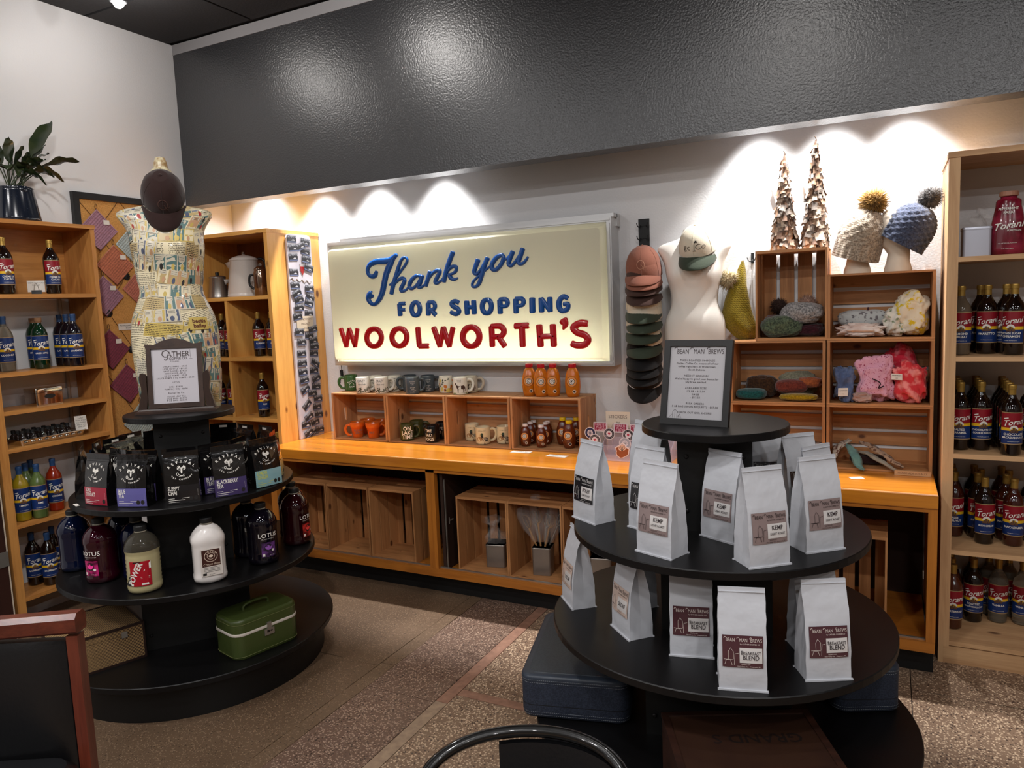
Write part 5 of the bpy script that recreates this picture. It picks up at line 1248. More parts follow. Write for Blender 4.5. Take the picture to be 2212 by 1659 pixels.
t = bundle('denim_wrap', 'fabric', (cx_(z4_(1190)) + .012, -.20, z), (.10, .11, .17), D_('denim_blue', (76, 90, 124), (98, 112, 146), 30, .45, .6), 'denim blue striped wrap with a paper tag', 12, .2, .5, 2.4, gk, pinch=.2)
tagcard(t, (-.018, -.072, .055), .045, .04, (.1, 0, .1))
bundle('taupe_wrap', 'fabric', (cx_(z4_(1370)) + .004, -.228, z), (.085, .05, .05), D_('taupe_cotton', (160, 128, 118), (178, 146, 136), 20, .4, .6), 'taupe wrap corner showing between the denim and pink wraps', 13, 0, .4, 3, gk)
# folded knits
z = cz(1) + .001; gk = 'folded knits in the crate'
bundle('folded_knit', 'knitwear', (cx_(z4_(345)), -.185, z), (.155, .12, .056), knit('teal_knit', (28, 84, 82), (18, 58, 58)), 'folded teal knit nearest the framed price list', 14, 0, .10, 2, gk)
bundle('folded_knit', 'knitwear', (cx_(z4_(420)), -.10, z + .0), (.17, .10, .118), knit('brown_cable_knit', (72, 46, 26), (44, 28, 18)), 'dark brown cabled knit behind the teal one', 15, -.2, .16, 2, gk)
bundle('folded_knit', 'knitwear', (cx_(z4_(760)), -.072, z + .0), (.19, .085, .135), knit('sage_knit', (132, 130, 110), (106, 104, 88)), 'sage grey knit at the back of the knit crate', 16, .1, .22, 2.4, gk)
bundle('folded_knit', 'knitwear', (cx_(z4_(790)) + .0, -.205, z), (.185, .085, .036), knit('mustard_folded_knit', (168, 132, 22), (130, 100, 16)), 'mustard knit folded at the bottom front of the crate', 17, 0, .12, 2.4, gk)
bundle('folded_knit', 'knitwear', (cx_(z4_(720)) - .004, -.165, z + .032), (.16, .095, .072), knit('brick_knit', (116, 52, 40), (88, 36, 30)), 'brick red ribbed knit lying on the mustard one', 18, .2, .16, 2.2, gk)
bundle('folded_knit', 'knitwear', (cx_(z4_(875)) + .0, -.14, z + .058), (.125, .09, .055), knit('rust_knit', (158, 84, 46), (124, 62, 34)), 'rust orange knit on top at the crate side', 19, -.2, .2, 2.2, gk)
# bottom crates
z = cz(0) + .001; gk = 'headbands in the lowest crate'
def strip(pts, w, m, name, label, cat='headband', th=.006, grp=gk):
    b = MB(); P_ = spline(pts, 5); rings = []
    for i, p_ in enumerate(P_):
        a = Vector(P_[max(0, i-1)]); c = Vector(P_[min(len(P_)-1, i+1)]); d = (c - a).normalized(); s = d.cross(Vector((0, 0, 1))); s = s.normalized() if s.length > .01 else Vector((1, 0, 0)); u = s.cross(d); tt = i / (len(P_) - 1); ww = w * (.35 + .65 * math.sin(PI * min(1, max(0, tt * .9 + .08))))
        rings.append([tuple(Vector(p_) + s * ww/2 * k + u * th * l + u * .004 * math.sin(k * 4 + i)) for k, l in ((-1, 0), (-.5, .8), (0, .5), (.5, .9), (1, 0), (.5, -.6), (0, -.8), (-.5, -.6))])
    b.loft(rings, 0, True, True); return tag(b.build(name, m), label, cat, grp)
X = lambda a, y=-.22: gy(z4_(a), 1010, y).x
strip([(X(1230), -.12, z + .085), (X(1270), -.17, z + .07), (X(1310), -.225, z + .05), (X(1345), -.262, z + .010), (X(1380), -.30, CT_Z + .014)], .05, D_('aqua_jersey', (112, 150, 142), (92, 128, 122), 20, .4, .6), 'headband', 'aqua jersey headband hanging out of the lowest crate')
strip([(X(1350), -.10, z + .10), (X(1450), -.16, z + .09), (X(1560), -.21, z + .065), (X(1680), -.24, z + .03), (X(1750), -.25, z + .012)], .05, D_('paisley_tan', (166, 138, 114), (96, 66, 50), 60, .5, .58), 'headband', 'tan paisley headband draped across the lowest crate')
strip([(X(1330), -.13, z + .055), (X(1440), -.19, z + .055), (X(1560), -.245, z + .030), (X(1690), -.285, CT_Z + .014)], .042, D_('putty_jersey', (160, 152, 136), (138, 128, 112), 20, .4, .6), 'headband', 'putty coloured headband end trailing over the crate edge')
strip([(X(1240), -.06, z + .10), (X(1190), -.10, z + .09), (X(1130), -.14, z + .07), (X(1110), -.19, z + .03)], .05, D_('floral_cotton', (196, 186, 170), (112, 76, 62), 70, .5, .6), 'headband', 'white floral headband behind the tall coffee bag')
bundle('headband_basket', 'basket', (X(1400) + .01, -.135, z), (.17, .11, .045), cloth('dark_basket', (40, 22, 20)), 'low dark basket beneath the headbands', 20, 0, .08, 2, gk)
pw = gz(z4_(1875), 700 + 1440 / 4.254, CT_Z + .001)
t = tag(MB().box(-.075, -.010, 0, .075, .010, .022).build('wood_plaque', RAWP('x'), None, (RC1 + .147, -.305, CT_Z + .001)), 'small pale wooden plaque with lettering on the counter end', 'plaque')
MB().text('HANDMADE LOCALLY', .012, lambda u, v: (u, -.0106, .007 + v)).build('lettering', mat('burnt_lettering', (112, 74, 52), .8), t)
t = bundle('bark_ornament', 'ornament', (cx_(z4_(890)) + .0, -.18, z), (.055, .05, .13), BARK[2], 'small bark ornament with a paper tag behind the coffee bags', 23, 0, .4, 4, None)
tagcard(t, (-.025, -.035, .07), .036, .075, (0, .3, 0), ('TINY', '$8'))
pcard = gz(z4_(1320), 700 + 1415 / 4.254, CT_Z + .001)
t = tag(MB().box(-.03, -.02, 0, .03, .02, .0012).build('price_card', M_CARD, None, (pcard.x, pcard.y, CT_Z + .001), .4), 'white price card under the aqua headband', 'card')
# ================================================================ goods on the tea and jug display
def by_base(L, Rr, z):                              # front foot corners in photo pixels -> place of the front edge
    a, b = gz(*L, z), gz(*Rr, z); m = (a + b) / 2; d = b - a; return m, math.atan2(d.y, d.x)
M_POUCH = mat('glossy_black_pouch', (12, 11, 12), .13, coat=.9, bump=(20, .6, .008)); M_POUCHM = mat('black_pouch_edge', (20, 19, 20), .3)
TEAC = {'red': (150, 22, 48), 'peri': (92, 88, 148), 'plum': (62, 50, 96), 'sky': (134, 176, 184), 'black': (24, 22, 24), 'olive': (176, 176, 122), 'violet': (78, 66, 116)}
def pouch_shape(w, d, h):
    rings = []
    for z, k, g in ((0, 1, 0), (.02, 1.02, .0), (h*.3, .96, .06), (h*.55, .75, .16), (h*.78, .42, .3), (h*.87, .14, .42), (h*.9, .08, .45), (h, .07, .45)):
        y = d/2 * k; ww = w/2
        if z >= h * .86: pts = [(-ww, -y), (-ww*.33, -y*1.05), (ww*.33, -y*1.05), (ww, -y), (ww, 0), (ww, y), (ww*.33, y), (-ww*.33, y), (-ww, y), (-ww, 0)]
        else: pts = [(-ww*.97, -y), (-ww*.33, -y*1.10), (ww*.33, -y*1.10), (ww*.97, -y), (ww - d*g*.55, 0), (ww*.97, y), (ww*.33, y*1.08), (-ww*.33, y*1.08), (-ww*.97, y), (-ww + d*g*.55, 0)]
        rings.append([(x, yy + d/2, z) for x, yy in pts])
    return rings
PW, PD, PH = .142, .062, .228
def pfront(u, v, lift=.0015):
    ks = [(0, 1), (.02, 1.02), (PH*.3, .96), (PH*.55, .75), (PH*.78, .42), (PH*.87, .14), (PH, .07)]
    for (z0, k0), (z1, k1) in zip(ks[:-1], ks[1:]):
        if v <= z1: k = k0 + (k1 - k0) * (v - z0) / (z1 - z0); break
    else: k = .07
    k *= 1.10 - .10 * max(0, abs(u) - PW*.165) / (PW*.32); return (u, PD/2 - PD/2 * k - lift, v)
POM = {}
def phoenix(b, f, cx, cy, s):
    for sg_ in (-1, 1):
        for i, (a, L) in enumerate(((.35, 1.0), (.62, 1.05), (.9, .95), (1.15, .8))): b.add([f(x, y) for x, y in leafshape(cx + sg_ * .08 * s, cy + .02 * s, L * s * .85, .10 * s, PI/2 - sg_ * a)], [list(range(12))])
    b.add([f(cx + .13*s*c, cy - .1*s + .42*s*q_) for c, q_ in circ(1, 10)], [list(range(10))]); b.add([f(cx + .11*s*c, cy + .40*s + .11*s*q_) for c, q_ in circ(1, 8)], [list(range(8))])
    b.line([(cx + .34*s*math.cos(t), cy - .62*s + .22*s*math.sin(t)) for t in [PI + PI*i/8 for i in range(9)]], .10*s, f); b.line([(cx - .62*s + .16*s*math.cos(t), cy - .55*s + .22*s*math.sin(t)) for t in [2*PI*i/10 for i in range(11)]], .07*s, f); b.line([(cx - .45*s, cy - .92*s), (cx + .45*s, cy - .92*s)], .05*s, f)
def pouch(loc, rz, kind, title, label, back=False):
    if 'body' not in POM:
        POM['body'] = MB().loft(pouch_shape(PW, PD, PH), 0, False, True).mesh('pouch_body', M_POUCH)
        b = MB(); fb = lambda u, v: (u, PD - .0006 + .0012 - PD/2 * (1 - max(.07, 1 - v / PH)) * .95, v)
        b.box(-.02, PD/2 + .004, PH*.905, .02, PD/2 + .0052, PH*.955); POM['sticker'] = b.mesh('price_sticker', M_CARD)
        b = MB().line([(-PW*.46, PH*.855), (PW*.46, PH*.855)], .002, lambda u, v: pfront(u, v)).line([(-PW*.46, PH*.895), (PW*.46, PH*.895)], .0015, lambda u, v: pfront(u, v)); POM['zip'] = b.mesh('zip_seal', M_POUCHM)
        b = MB(); s_ = 'REVIVAL'
        for i, c in enumerate(s_):
            a = (i - 3) * .26; b.text(c, .0155, lambda u, v: pfront((.066 + v) * math.sin(a) + u * math.cos(a), .112 + (.066 + v) * math.cos(a) - u * math.sin(a)), bold=.02)
        for i, c in enumerate('TEA COMPANY'):
            a = (i - 5) * .15; b.text(c, .0095, lambda u, v: pfront((.062 - v) * math.sin(a) * 1 + u * math.cos(a), .166 - (.062 - v) * math.cos(a) + u * math.sin(a)), bold=.02)
        phoenix(b, lambda u, v: pfront(u, v), 0, .146, .027); POM['logo'] = b.mesh('phoenix_logo', M_WINK)
        b = MB()
        for sg_ in (-1, 1):
            for i, ln in enumerate(('REVIVAL', 'TEA CO.')): b.text(ln, .013, lambda u, v: (sg_ * (PW/2 * .97 + .0006 - .010 * abs(.5 - 0)) + 0, PD/2 + sg_ * (v + .004 - i * .016 + .0), .055 + sg_ * 0 - u * 1), bold=.01)
        POM['side'] = b.mesh('side_lettering', M_WINK)
    t = thing('tea_pouch', label, 'pouch', loc, rz, 'black tea pouches')
    put('pouch_body', POM['body'], t)
    if back: put('price_sticker', POM['sticker'], t); return t
    put('zip_seal', POM['zip'], t); put('phoenix_logo', POM['logo'], t)
    key = (kind, title)
    if key not in POM:
        b = MB(); n = 6; z0, z1 = .004, PH * .36
        b.add([pfront(-PW*.485 + PW*.97*i/n, z0 + (z1-z0)*j/3, .002) for j in range(4) for i in range(n+1)], [(j*(n+1)+i, j*(n+1)+i+1, (j+1)*(n+1)+i+1, (j+1)*(n+1)+i) for j in range(3) for i in range(n)])
        m1 = b.mesh('colour_label', mat('tea_label_' + kind, TEAC[kind], .3, coat=.4)); b = MB(); f = lambda u, v: pfront(u, v, .0028)
        ln = title.split('|')
        for i, s_ in enumerate(ln): b.text(s_, .0245 if len(ln) == 2 else .02, lambda u, v: f(-PW*.42 + u, PH*.27 - i * .020 + v), bold=.015, sx=.62, align='LEFT')
        b.text('YES CLEANSE', .006, lambda u, v: f(PW*.42 + v * .2, PH*.2 + u * .8), bold=.02)
        b.line([(-PW*.42, .026), (PW*.18, .026)], .0018, f); b.line([(-PW*.42, .018), (PW*.05, .018)], .0022, f); b.line([(-PW*.42, .010), (-PW*.1, .010)], .0014, f)
        m2 = b.mesh('lettering', mat('lemon_lettering', (206, 208, 90), .5) if kind == 'sky' else M_WINK); b = MB()
        for k_ in range(1 if kind in ('red', 'plum') else 2): b.add([f(PW*(.36 - .14*k_) + .0085*c, .022 + .010*s_) for c, s_ in circ(1, 8)], [list(range(8))])
        POM[key] = (m1, m2, b.mesh('round_badge', M_INK))
    m1, m2, m3 = POM[key]; L = put('colour_label', m1, t); put('lettering', m2, L); put('round_badge', m3, L)
    return t
ZT = LDZ[2] + .0005
for L, Rr, kind, title, lab in (((200, 828), (375, 845), 'red', 'SORE|THROAT', 'black tea pouch with dark red SORE THROAT label'), ((440, 850), (692, 848), 'peri', 'BLUE|TEA', 'black tea pouch with periwinkle BLUE TEA label'), ((830, 835), (1100, 805), 'black', 'SLEEPY|CHAI', 'black tea pouch lettered SLEEPY CHAI without a coloured label'), ((1212, 780), (1460, 740), 'plum', 'BLACKBERRY|TEA', 'black tea pouch with plum BLACKBERRY TEA label'), ((1548, 705), (1710, 665), 'sky', 'LEMON|GINGER', 'black tea pouch with pale blue LEMON GINGER label')):
    m, rz = by_base((130 + L[0]/3.607, 860 + L[1]/3.607), (130 + Rr[0]/3.607, 860 + Rr[1]/3.607), ZT)
    pouch((m.x, m.y, ZT), rz, kind, title, lab)
def polar(deg, r, z=ZT): a = math.radians(deg); return (LD[0] + r * math.cos(a), LD[1] + r * math.sin(a), z), a + PI/2
# the ones seen edge-on, and the second ring behind
for deg, r, kind, title, lab in ((231, .465, 'violet', 'GREEN|TEA', 'black tea pouch seen nearly edge-on at the display side towards the bookcase'), (34, .455, 'olive', 'HONEY|BUSH', 'black tea pouch with pale olive label seen edge-on towards the counter'),
        (290, .352, 'violet', 'EARL|GREY', 'black tea pouch half hidden behind the BLUE TEA pouch'), (318, .352, 'black', 'SLEEPY|CHAI', 'black tea pouch directly behind the SLEEPY CHAI pouch'), (345, .345, 'plum', 'BLACKBERRY|TEA', 'black tea pouch standing behind the BLACKBERRY TEA pouch'), (262, .345, 'red', 'SORE|THROAT', 'black tea pouch standing behind the SORE THROAT pouch')):
    p, rz = polar(deg, r); pouch(p, rz, kind, title, lab)
wh = ['beside the edge-on pouch by the bookcase', 'second along from the bookcase side', 'third along from the bookcase side', 'nearest the column on the bookcase side', 'behind the column, corner side', 'behind the column towards the cubby unit', 'behind the BLACKBERRY TEA pouch, far side', 'behind the LEMON GINGER pouch, far side']
for i, (deg, r, tw_) in enumerate(((212, .44, .2), (196, .41, -.1), (179, .44, .15), (160, .40, 0), (112, .44, .2), (88, .42, -.15), (66, .44, .1), (10, .345, .1))):
    p, rz = polar(deg, r); pouch(p, rz + tw_, 'black', '', 'tea pouch turned back to front, ' + wh[i], back=(i < 7))
t = tag(MB().box(-.025, -.008, 0, .025, .008, .001).build('shelf_tag', M_CARD, None, (gz(165, 1091, ZT).x, gz(165, 1091, ZT).y, ZT), .55 - .9), 'small white shelf tag on the rim below the pouches', 'tag')
# ---- jugs
JUG = {}
def jug(px, py, liq, label, turn=0.0, art=None, ridged=False, back=0.0, loc=None, square=False):
    z = LDZ[1] + .0005
    p = at_base(130 + px / 3.607, 860 + py / 3.607, z, .062 + back) if loc is None else Vector(loc)
    t = thing('drink_jug', label, 'jug', (p.x, p.y, z), rz_cam(p) + turn, 'jugs on the display')
    key = (liq.name, ridged, square)
    if key not in JUG:
        pr = [(.050, 0), (.060, .004), (.063, .016), (.063, .03), (.0605, .036)] + ([(.0625 - .0022 * (i % 2), .044 + i * .0085) for i in range(14)] if ridged else [(.0605, .06), (.0605, .15)]) + [(.0615, .165), (.0645, .178), (.063, .196), (.054, .218), (.040, .236), (.026, .246), (.0205, .250), (.0205, .258)]
        b = MB(); n = 32; rings = []
        for r, zz_ in pr:
            ring = []
            for i in range(n):
                a = 2*PI*i/n; c, s = math.cos(a), math.sin(a); e = (abs(c)**3.2 + abs(s)**3.2) ** (-1/3.2) if square and .004 < zz_ < .2 else 1
                ring.append((r * c * (min(e, 1.1)), r * s * (min(e, 1.1)) * (.86 if square else .96), zz_))
            rings.append(ring)
        if ridged:                                    # clear headspace above the drink
            k_ = len(pr) - 6; b.loft(rings[:k_], 0, True, True); b.loft(rings[k_ - 1:], 1, True, True)
            JUG[key] = b.mesh('jug_body', [liq, mat('clear_jug_plastic', (170, 160, 140), .05, trans=.9, ior=1.15, coat=.6)])
        else: JUG[key] = b.loft(rings, 0, True, True).mesh('jug_body', liq)
        if 'cap' not in JUG: JUG['cap'] = MB().lathe([(.0225, .256), (.0235, .258), (.0235, .274), (.0215, .277)], 20, sm=False).mesh('screw_cap', M_BLK); JUG['neck'] = MB().lathe([(.0215, .249), (.0235, .250), (.0235, .253), (.0215, .255)], 18).mesh('neck_ring', mat('clear_neck_plastic', (190, 180, 160), .1, trans=.6))
    t.scale = (1.11, 1.11, 1.03)
    put('jug_body', JUG[key], t); put('screw_cap', JUG['cap'], t); put('neck_ring', JUG['neck'], t)
    if art: art(t)
    return t
def jl(w, z0, z1, a0=0.0, r=.0615, lift=.0012): return cylmap(r, a0, 0, lift)
def plate(b, f, u0, v0, u1, v1, mi=0, n=6): b.add([f(u0 + (u1-u0)*i/n, v) for v in (v0, v1) for i in range(n+1)], [(i, i+1, n+2+i, n+1+i) for i in range(n)], mi)
def art_lotus(c, a0):
    def d(t):
        f = cylmap(.0615, a0, 0, .0012); f2 = cylmap(.0615, a0, 0, .0018); b = MB(); plate(b, f, -.030, .038, .030, .105); L = b.build('label', mat('lotus_label_%d_%d_%d' % c, c, .35, noise=(40, tuple(int(v * .45) for v in c), .42, .62)), t)
        b = MB(); plate(b, f2, -.027, .042, -.017, .054, 0); b.add([f2(.017 + .0055*c_, .066 + .0055*s) for c_, s in circ(1, 12)], [list(range(12))], 0); b.text('64 FL OZ', .005, lambda u, v: f2(u + .012, .043 + v)); b.build('lettering', M_WINK, L)
        b = MB(); b.add([f2(-.001 + .016*c_, .080 + .018*s) for c_, s in circ(1, 16)], [list(range(16))], 0)
        for k_ in (-.7, 0, .7): b.add([cylmap(.0615, a0, 0, .0024)(x, y) for x, y in leafshape(-.001, .070, .022, .005, PI/2 + k_)], [list(range(12))], 1)
        b.build('lotus_emblem', [M_INK, mat('lotus_petal_%d' % c[0], tuple(min(255, int(v * 1.3) + 20) for v in c), .4)], L)
        b = MB().text('LOTUS', .027, lambda u, v: f(u, .128 + v), bold=.005).text('PLANT POWER', .0065, lambda u, v: f(u, .118 + v), space=1.3); b.build('brand_lettering', M_WINK, t)
    return d
def art_power(t):
    f = cylmap(.0632, -.25, 0, .001); f2 = cylmap(.0632, -.25, 0, .0018); b = MB(); plate(b, f, -.038, .035, .040, .140); L = b.build('label', mat('power_red', (168, 18, 36), .32), t)
    b = MB(); sh = lambda u, v: f2(u * math.cos(1.12) - v * math.sin(1.12) - .020, u * math.sin(1.12) + v * math.cos(1.12) + .085); plate(b, lambda u, v: f2(u + (v - .085) * .42, v), -.044, .036, -.016, .139, 0, 3); b.build('black_stripe', M_INK, L)
    b = MB().text('POWER', .031, lambda u, v: cylmap(.0632, -.25, 0, .0026)(u * math.cos(1.15) - (v - .01) * math.sin(1.15) - .018, u * math.sin(1.15) + (v - .01) * math.cos(1.15) + .086), bold=.03, shear=.2, sx=.95)
    b.add([f2(.012, .098), f2(.040, .138), f2(.040, .108)], [(0, 2, 1)]); plate(b, f2, .004, .040, .028, .048, 0, 3); plate(b, f2, -.036, .037, -.026, .046, 0, 2)
    b.line([(.002, .074), (.034, .074)], .0015, f2); b.line([(.002, .068), (.034, .068)], .0015, f2); b.build('lettering', M_WINK, L)
def art_cream(t):
    f = lambda u, v: (u, -.0582, v); b = MB().prism([(-.040, .036), (.040, .036), (.040, .155), (-.040, .155)], .001, lambda u, v, w: (u, -.0582 + w, v)); L = b.build('label', mat('cream_label_white', (222, 214, 206), .4), t)
    f2 = lambda u, v: (u, -.0588, v); b = MB(); plate(b, f2, -.034, .078, .034, .150, 0, 1); b.build('brown_panel', mat('cocoa_brown', (64, 32, 26), .4), L)
    f3 = lambda u, v: (u, -.0594, v); b = MB(); b.line([(.024*c_, .122 + .024*s) for c_, s in circ(1, 24)] + [(.024, .122)], .002, f3); b.line([(.014*c_, .122 + .014*s) for c_, s in circ(1, 20)] + [(.014, .122)], .0015, f3)
    for i, ch in enumerate('LOTUS'):
        a = (i - 2) * .5; b.text(ch, .008, lambda u, v: f3((.0165 + v) * math.sin(a) + u * math.cos(a), .122 + (.0165 + v) * math.cos(a) - u * math.sin(a)), bold=.02)
    b.add([f3(.008*c_, .122 + .006*s) for c_, s in circ(1, 10)], [list(range(10))]); b.text('Cream Base', .013, lambda u, v: f3(u, .083 + v), shear=.4); b.build('lettering', mat('pale_gold_ink', (226, 206, 186), .5), L)
    b = MB()
    for i in range(4): b.line([(-.03, .072 - i*.006), (.03, .072 - i*.006)], .0015, f2)
    plate(b, f2, -.034, .040, -.020, .050, 0, 1); b.text('64 FL OZ', .005, lambda u, v: f2(u, .041 + v)); b.build('small_print', M_INK, L)
J = dict(blue=mat('deep_blue_drink', (6, 15, 42), .06, trans=.2, coat=.4), pink=mat('magenta_drink', (46, 4, 18), .06, coat=.5, trans=.15), pale=mat('pale_yellow_drink', (240, 226, 172), .06, trans=.5, ior=1.33), white=mat('white_cream_jug', (226, 220, 216), .3, coat=.3), purple=mat('dark_purple_drink', (12, 8, 18), .06, coat=.5), red=mat('dark_red_drink', (34, 4, 8), .06, coat=.5))
jug(140, 1352, J['blue'], 'deep blue drink jug at the display edge by the bookcase')
jug(0, 0, J['blue'], 'deep blue drink jug behind the magenta one', loc=(1.235, -1.965, 0))
jug(0, 0, J['blue'], 'deep blue drink jug in shadow between the magenta and the pale one', loc=(1.462, -2.058, 0))
jug(345, 1442, J['pink'], 'dark magenta drink jug with pink label', 0, art_lotus((190, 34, 110), -.75))
jug(672, 1520, J['pale'], 'clear pale yellow jug with a red POWER label', .0, art_power, True)
jug(1178, 1446, J['white'], 'white square jug with brown label, the palest one', .12, art_cream, False, square=True)
jug(0, 0, J['purple'], 'dark jug with lettering behind the purple-labelled jug', .0, art_lotus((66, 40, 84), .45), loc=(1.712, -1.648, 0))
jug(1592, 1302, J['purple'], 'dark jug with purple label in front on the counter side', .0, art_lotus((104, 58, 128), .38))
jug(0, 0, J['red'], 'dark jug standing behind the red-labelled one', loc=(1.70, -1.33, 0))
jug(1850, 1152, J['red'], 'dark jug with red label turned towards the counter', .0, art_lotus((196, 44, 40), .95))
# ---- framed price list in a swing stand
p0, p1 = gz(288, 898, LDZ[3]), gz(471, 887, LDZ[3]); mid = (p0 + p1) / 2; dd = p1 - p0; fw = dd.length
fz = math.atan2(dd.y, dd.x)
t = thing('swing_frame', 'dark wooden swing picture frame with a printed price list', 'picture frame', (mid.x, mid.y, LDZ[3] + .0005), fz)
M_DKW = wood('dark_antique_wood', (58, 40, 32), (34, 22, 18), 'x', 30, .4); M_DKW2 = wood('dark_antique_wood', (58, 40, 32), (34, 22, 18), 'z', 30, .4)
fw = min(fw, .37)
MB().loft([[(-fw/2 + a, .0 + a*.6, z_), (fw/2 - a, a*.6, z_), (fw/2 - a, .075 - a*.6, z_), (-fw/2 + a, .075 - a*.6, z_)] for a, z_ in ((0, 0), (0, .010), (.012, .016), (.018, .022))], 0, False).build('base', M_DKW, t)
for s in (-1, 1):
    out = spline([(s*.176, .018), (s*.168, .05), (s*.154, .11), (s*.160, .165), (s*.152, .195), (s*.134, .188)], 4) + spline([(s*.1285, .18), (s*.1285, .12), (s*.1285, .08), (s*.132, .05), (s*.138, .018)], 4)
    MB().prism(out if s < 0 else out[::-1], .022, lambda u, v, w: (u, .026 + w, v)).build('side_post', M_DKW2, t)
PWd, PHt = .208, .262; tl_ = Matrix.Translation((0, .022, .024)) @ Matrix.Rotation(-.10, 4, 'X')
bw = .022; W_, H_ = PWd + 2*bw, PHt + 2*bw
b = MB()
crest = [(-W_/2, H_ - bw)] + spline([(-W_/2 - .006, H_ + .004), (-W_*.36, H_ - .002), (-W_*.2, H_ + .016), (0, H_ + .026), (W_*.2, H_ + .016), (W_*.36, H_ - .002), (W_/2 + .006, H_ + .004)], 3) + [(W_/2, H_ - bw)]
b.prism(crest, .018, None, 0, False, tl_)
for x0, x1 in ((-W_/2, -W_/2 + bw), (W_/2 - bw, W_/2)): b.box(x0, 0, 0, x1, .018, H_ - bw, 0, tl_)
b.box(-W_/2 + bw, 0, 0, W_/2 - bw, .018, bw, 0, tl_); b.build('frame', M_DKW, t)
MB().box(-PWd/2, .008, bw, PWd/2, .016, H_ - bw, 0, tl_).build('paper', mat('printed_paper', (184, 180, 186), .35), t)
f = lambda u, v: tuple(tl_ @ Vector((u, .0074, bw + v)))
b = MB().text('ATHER', .037, lambda u, v: f(u + .018, PHt - .040 + v), bold=.012, sx=.9).text('COFFEE CO.', .0155, lambda u, v: f(u + .018, PHt - .054 + v), bold=.025)
b.line([(-.026, PHt - .014), (-.036, PHt - .008), (-.052, PHt - .014), (-.056, PHt - .028), (-.046, PHt - .040), (-.032, PHt - .040), (-.032, PHt - .050), (-.040, PHt - .056), (-.046, PHt - .050)], .0045, f)
b.line([(.072, PHt - .008), (.075, PHt - .05)], .0012, f); b.line([(.068, PHt - .052), (.082, PHt - .052)], .0015, f)
rows = [('TORANI', .066), ('SYRUP (750ML) - $9.25', .090), ('LITER BOTTLE - $12.00', .101), ('64OZ SAUCE - $29.25', .112), ('MINI SAUCE - $7.25', .123), ('.25 OZ PUMPS - $5.00', .134), ('SAUCE PUMPS 1 OZ PUMPS - $8.00', .145), ('LOTUS', .166), ('JUG - $39.00', .187), ('PUMPS (1 OZ) - $8.00', .198), ('Revival Tea Co.', .217), ('LOOSE LEAF TEA', .234), ('6 OZ BAG - $25.00', .2435), ('4 OZ BAG - $22.00', .253)]
for s_, y in rows: b.text(s_, .0098, lambda u, v: f(u, PHt - y + v), bold=.01, space=1.15)
b.build('lettering', mat('grey_print_ink', (74, 66, 66), .7), t)
# ---- suitcases on the base
M_WEAVE = NT('tweed_weave'); _N = M_WEAVE; _tc = _N.n('ShaderNodeTexCoord'); _ck = _N.n('ShaderNodeTexChecker', i_Scale=130.0); _N.l(_tc.outputs['Object'], _ck.inputs['Vector']); _ck.inputs[1].default_value = lin((176, 142, 92)); _ck.inputs[2].default_value = lin((58, 36, 26)); _N.l(_ck.outputs[0], _N.b.inputs['Base Color']); _N.b.inputs['Roughness'].default_value = .8; _N.bump(_ck.outputs[1], .4, .002); M_WEAVE = M_WEAVE.m
M_LEAB = mat('dark_brown_leather', (40, 24, 20), .4, bump=(120, .2))
a, c = gz(185, 1461, LDZ[0]), gz(331, 1413, LDZ[0]); d = (c - a).normalized(); rz = math.atan2(d.y, d.x)
Wd_ = .36; org = c - d * (Wd_ + .03)
t = thing('tweed_suitcase', 'brown and tan tweed suitcase lying on the display base', 'suitcase', (org.x, org.y, LDZ[0] + .0005), rz)
MB().box(0, 0, 0, Wd_, .34, .128).build('lower_shell', M_WEAVE, t); MB().box(0, 0, .130, Wd_, .34, .165).build('lid', M_WEAVE, t)
b = MB()
for (x0, y0, x1, y1) in ((-.003, -.003, Wd_ + .003, .006), (-.003, .334, Wd_ + .003, .343), (-.003, .006, .006, .334), (Wd_ - .006, .006, Wd_ + .003, .334)):
    b.box(x0, y0, .158, x1, y1, .168); b.box(x0, y0, -.0002, x1, y1, .010)
for x in (0, Wd_): b.box(x - .004, -.004, 0, x + .004, .004, .168)
b.build('edge_binding', M_LEAB, t)
for x in (.08, .28): MB().box(x - .012, -.006, .118, x + .012, -.002, .145).build('latch', M_RAIL, t)
a, c, e = gz(508, 1430, LDZ[0]), gz(646, 1372, LDZ[0]), gz(449, 1408, LDZ[0]); d = (c - a).normalized(); rz = math.atan2(d.y, d.x); Wd_ = .325; Dp = .205; org = (a + c) / 2 + Vector((-d.y, d.x, 0)) * (Dp / 2 - .02)
t = thing('train_case', 'olive green vanity case with white piping and top handle', 'case', (org.x, org.y, LDZ[0] + .0005), rz)
M_OLV = mat('olive_vinyl', (62, 74, 34), .36, bump=(160, .25), coat=.2); M_PIPE = mat('white_piping', (214, 206, 196), .35)
o = rrect(Wd_, Dp, .05, 5)
def band(zs_): return [[(x * s_, y * s_ , z_) for x, y in o] for z_, s_ in zs_]
MB().loft(band(((0, .97), (.006, .995), (.012, 1), (.108, 1))), 0, True).build('lower_shell', M_OLV, t)
MB().loft(band(((.108, 1.008), (.110, 1.015), (.119, 1.015), (.121, 1.008))), 0, True).build('metal_band', M_PIPE, t)
MB().loft(band(((.121, 1), (.165, 1), (.174, .99), (.180, .96), (.183, .92))), 0, True).build('lid', M_OLV, t)
for z_ in (.012, .160): MB().tube([(x * 1.004, y * 1.004, z_) for x, y in o], .0012, 5, closed=True).build('stitched_seam', mat('olive_thread', (104, 108, 64), .6), t)
MB().tube(spline([(-.062, 0, .183), (-.060, 0, .200), (-.03, 0, .210), (.03, 0, .210), (.060, 0, .200), (.062, 0, .183)], 4), .008, 8, flat=.7).build('handle', M_OLV, t)
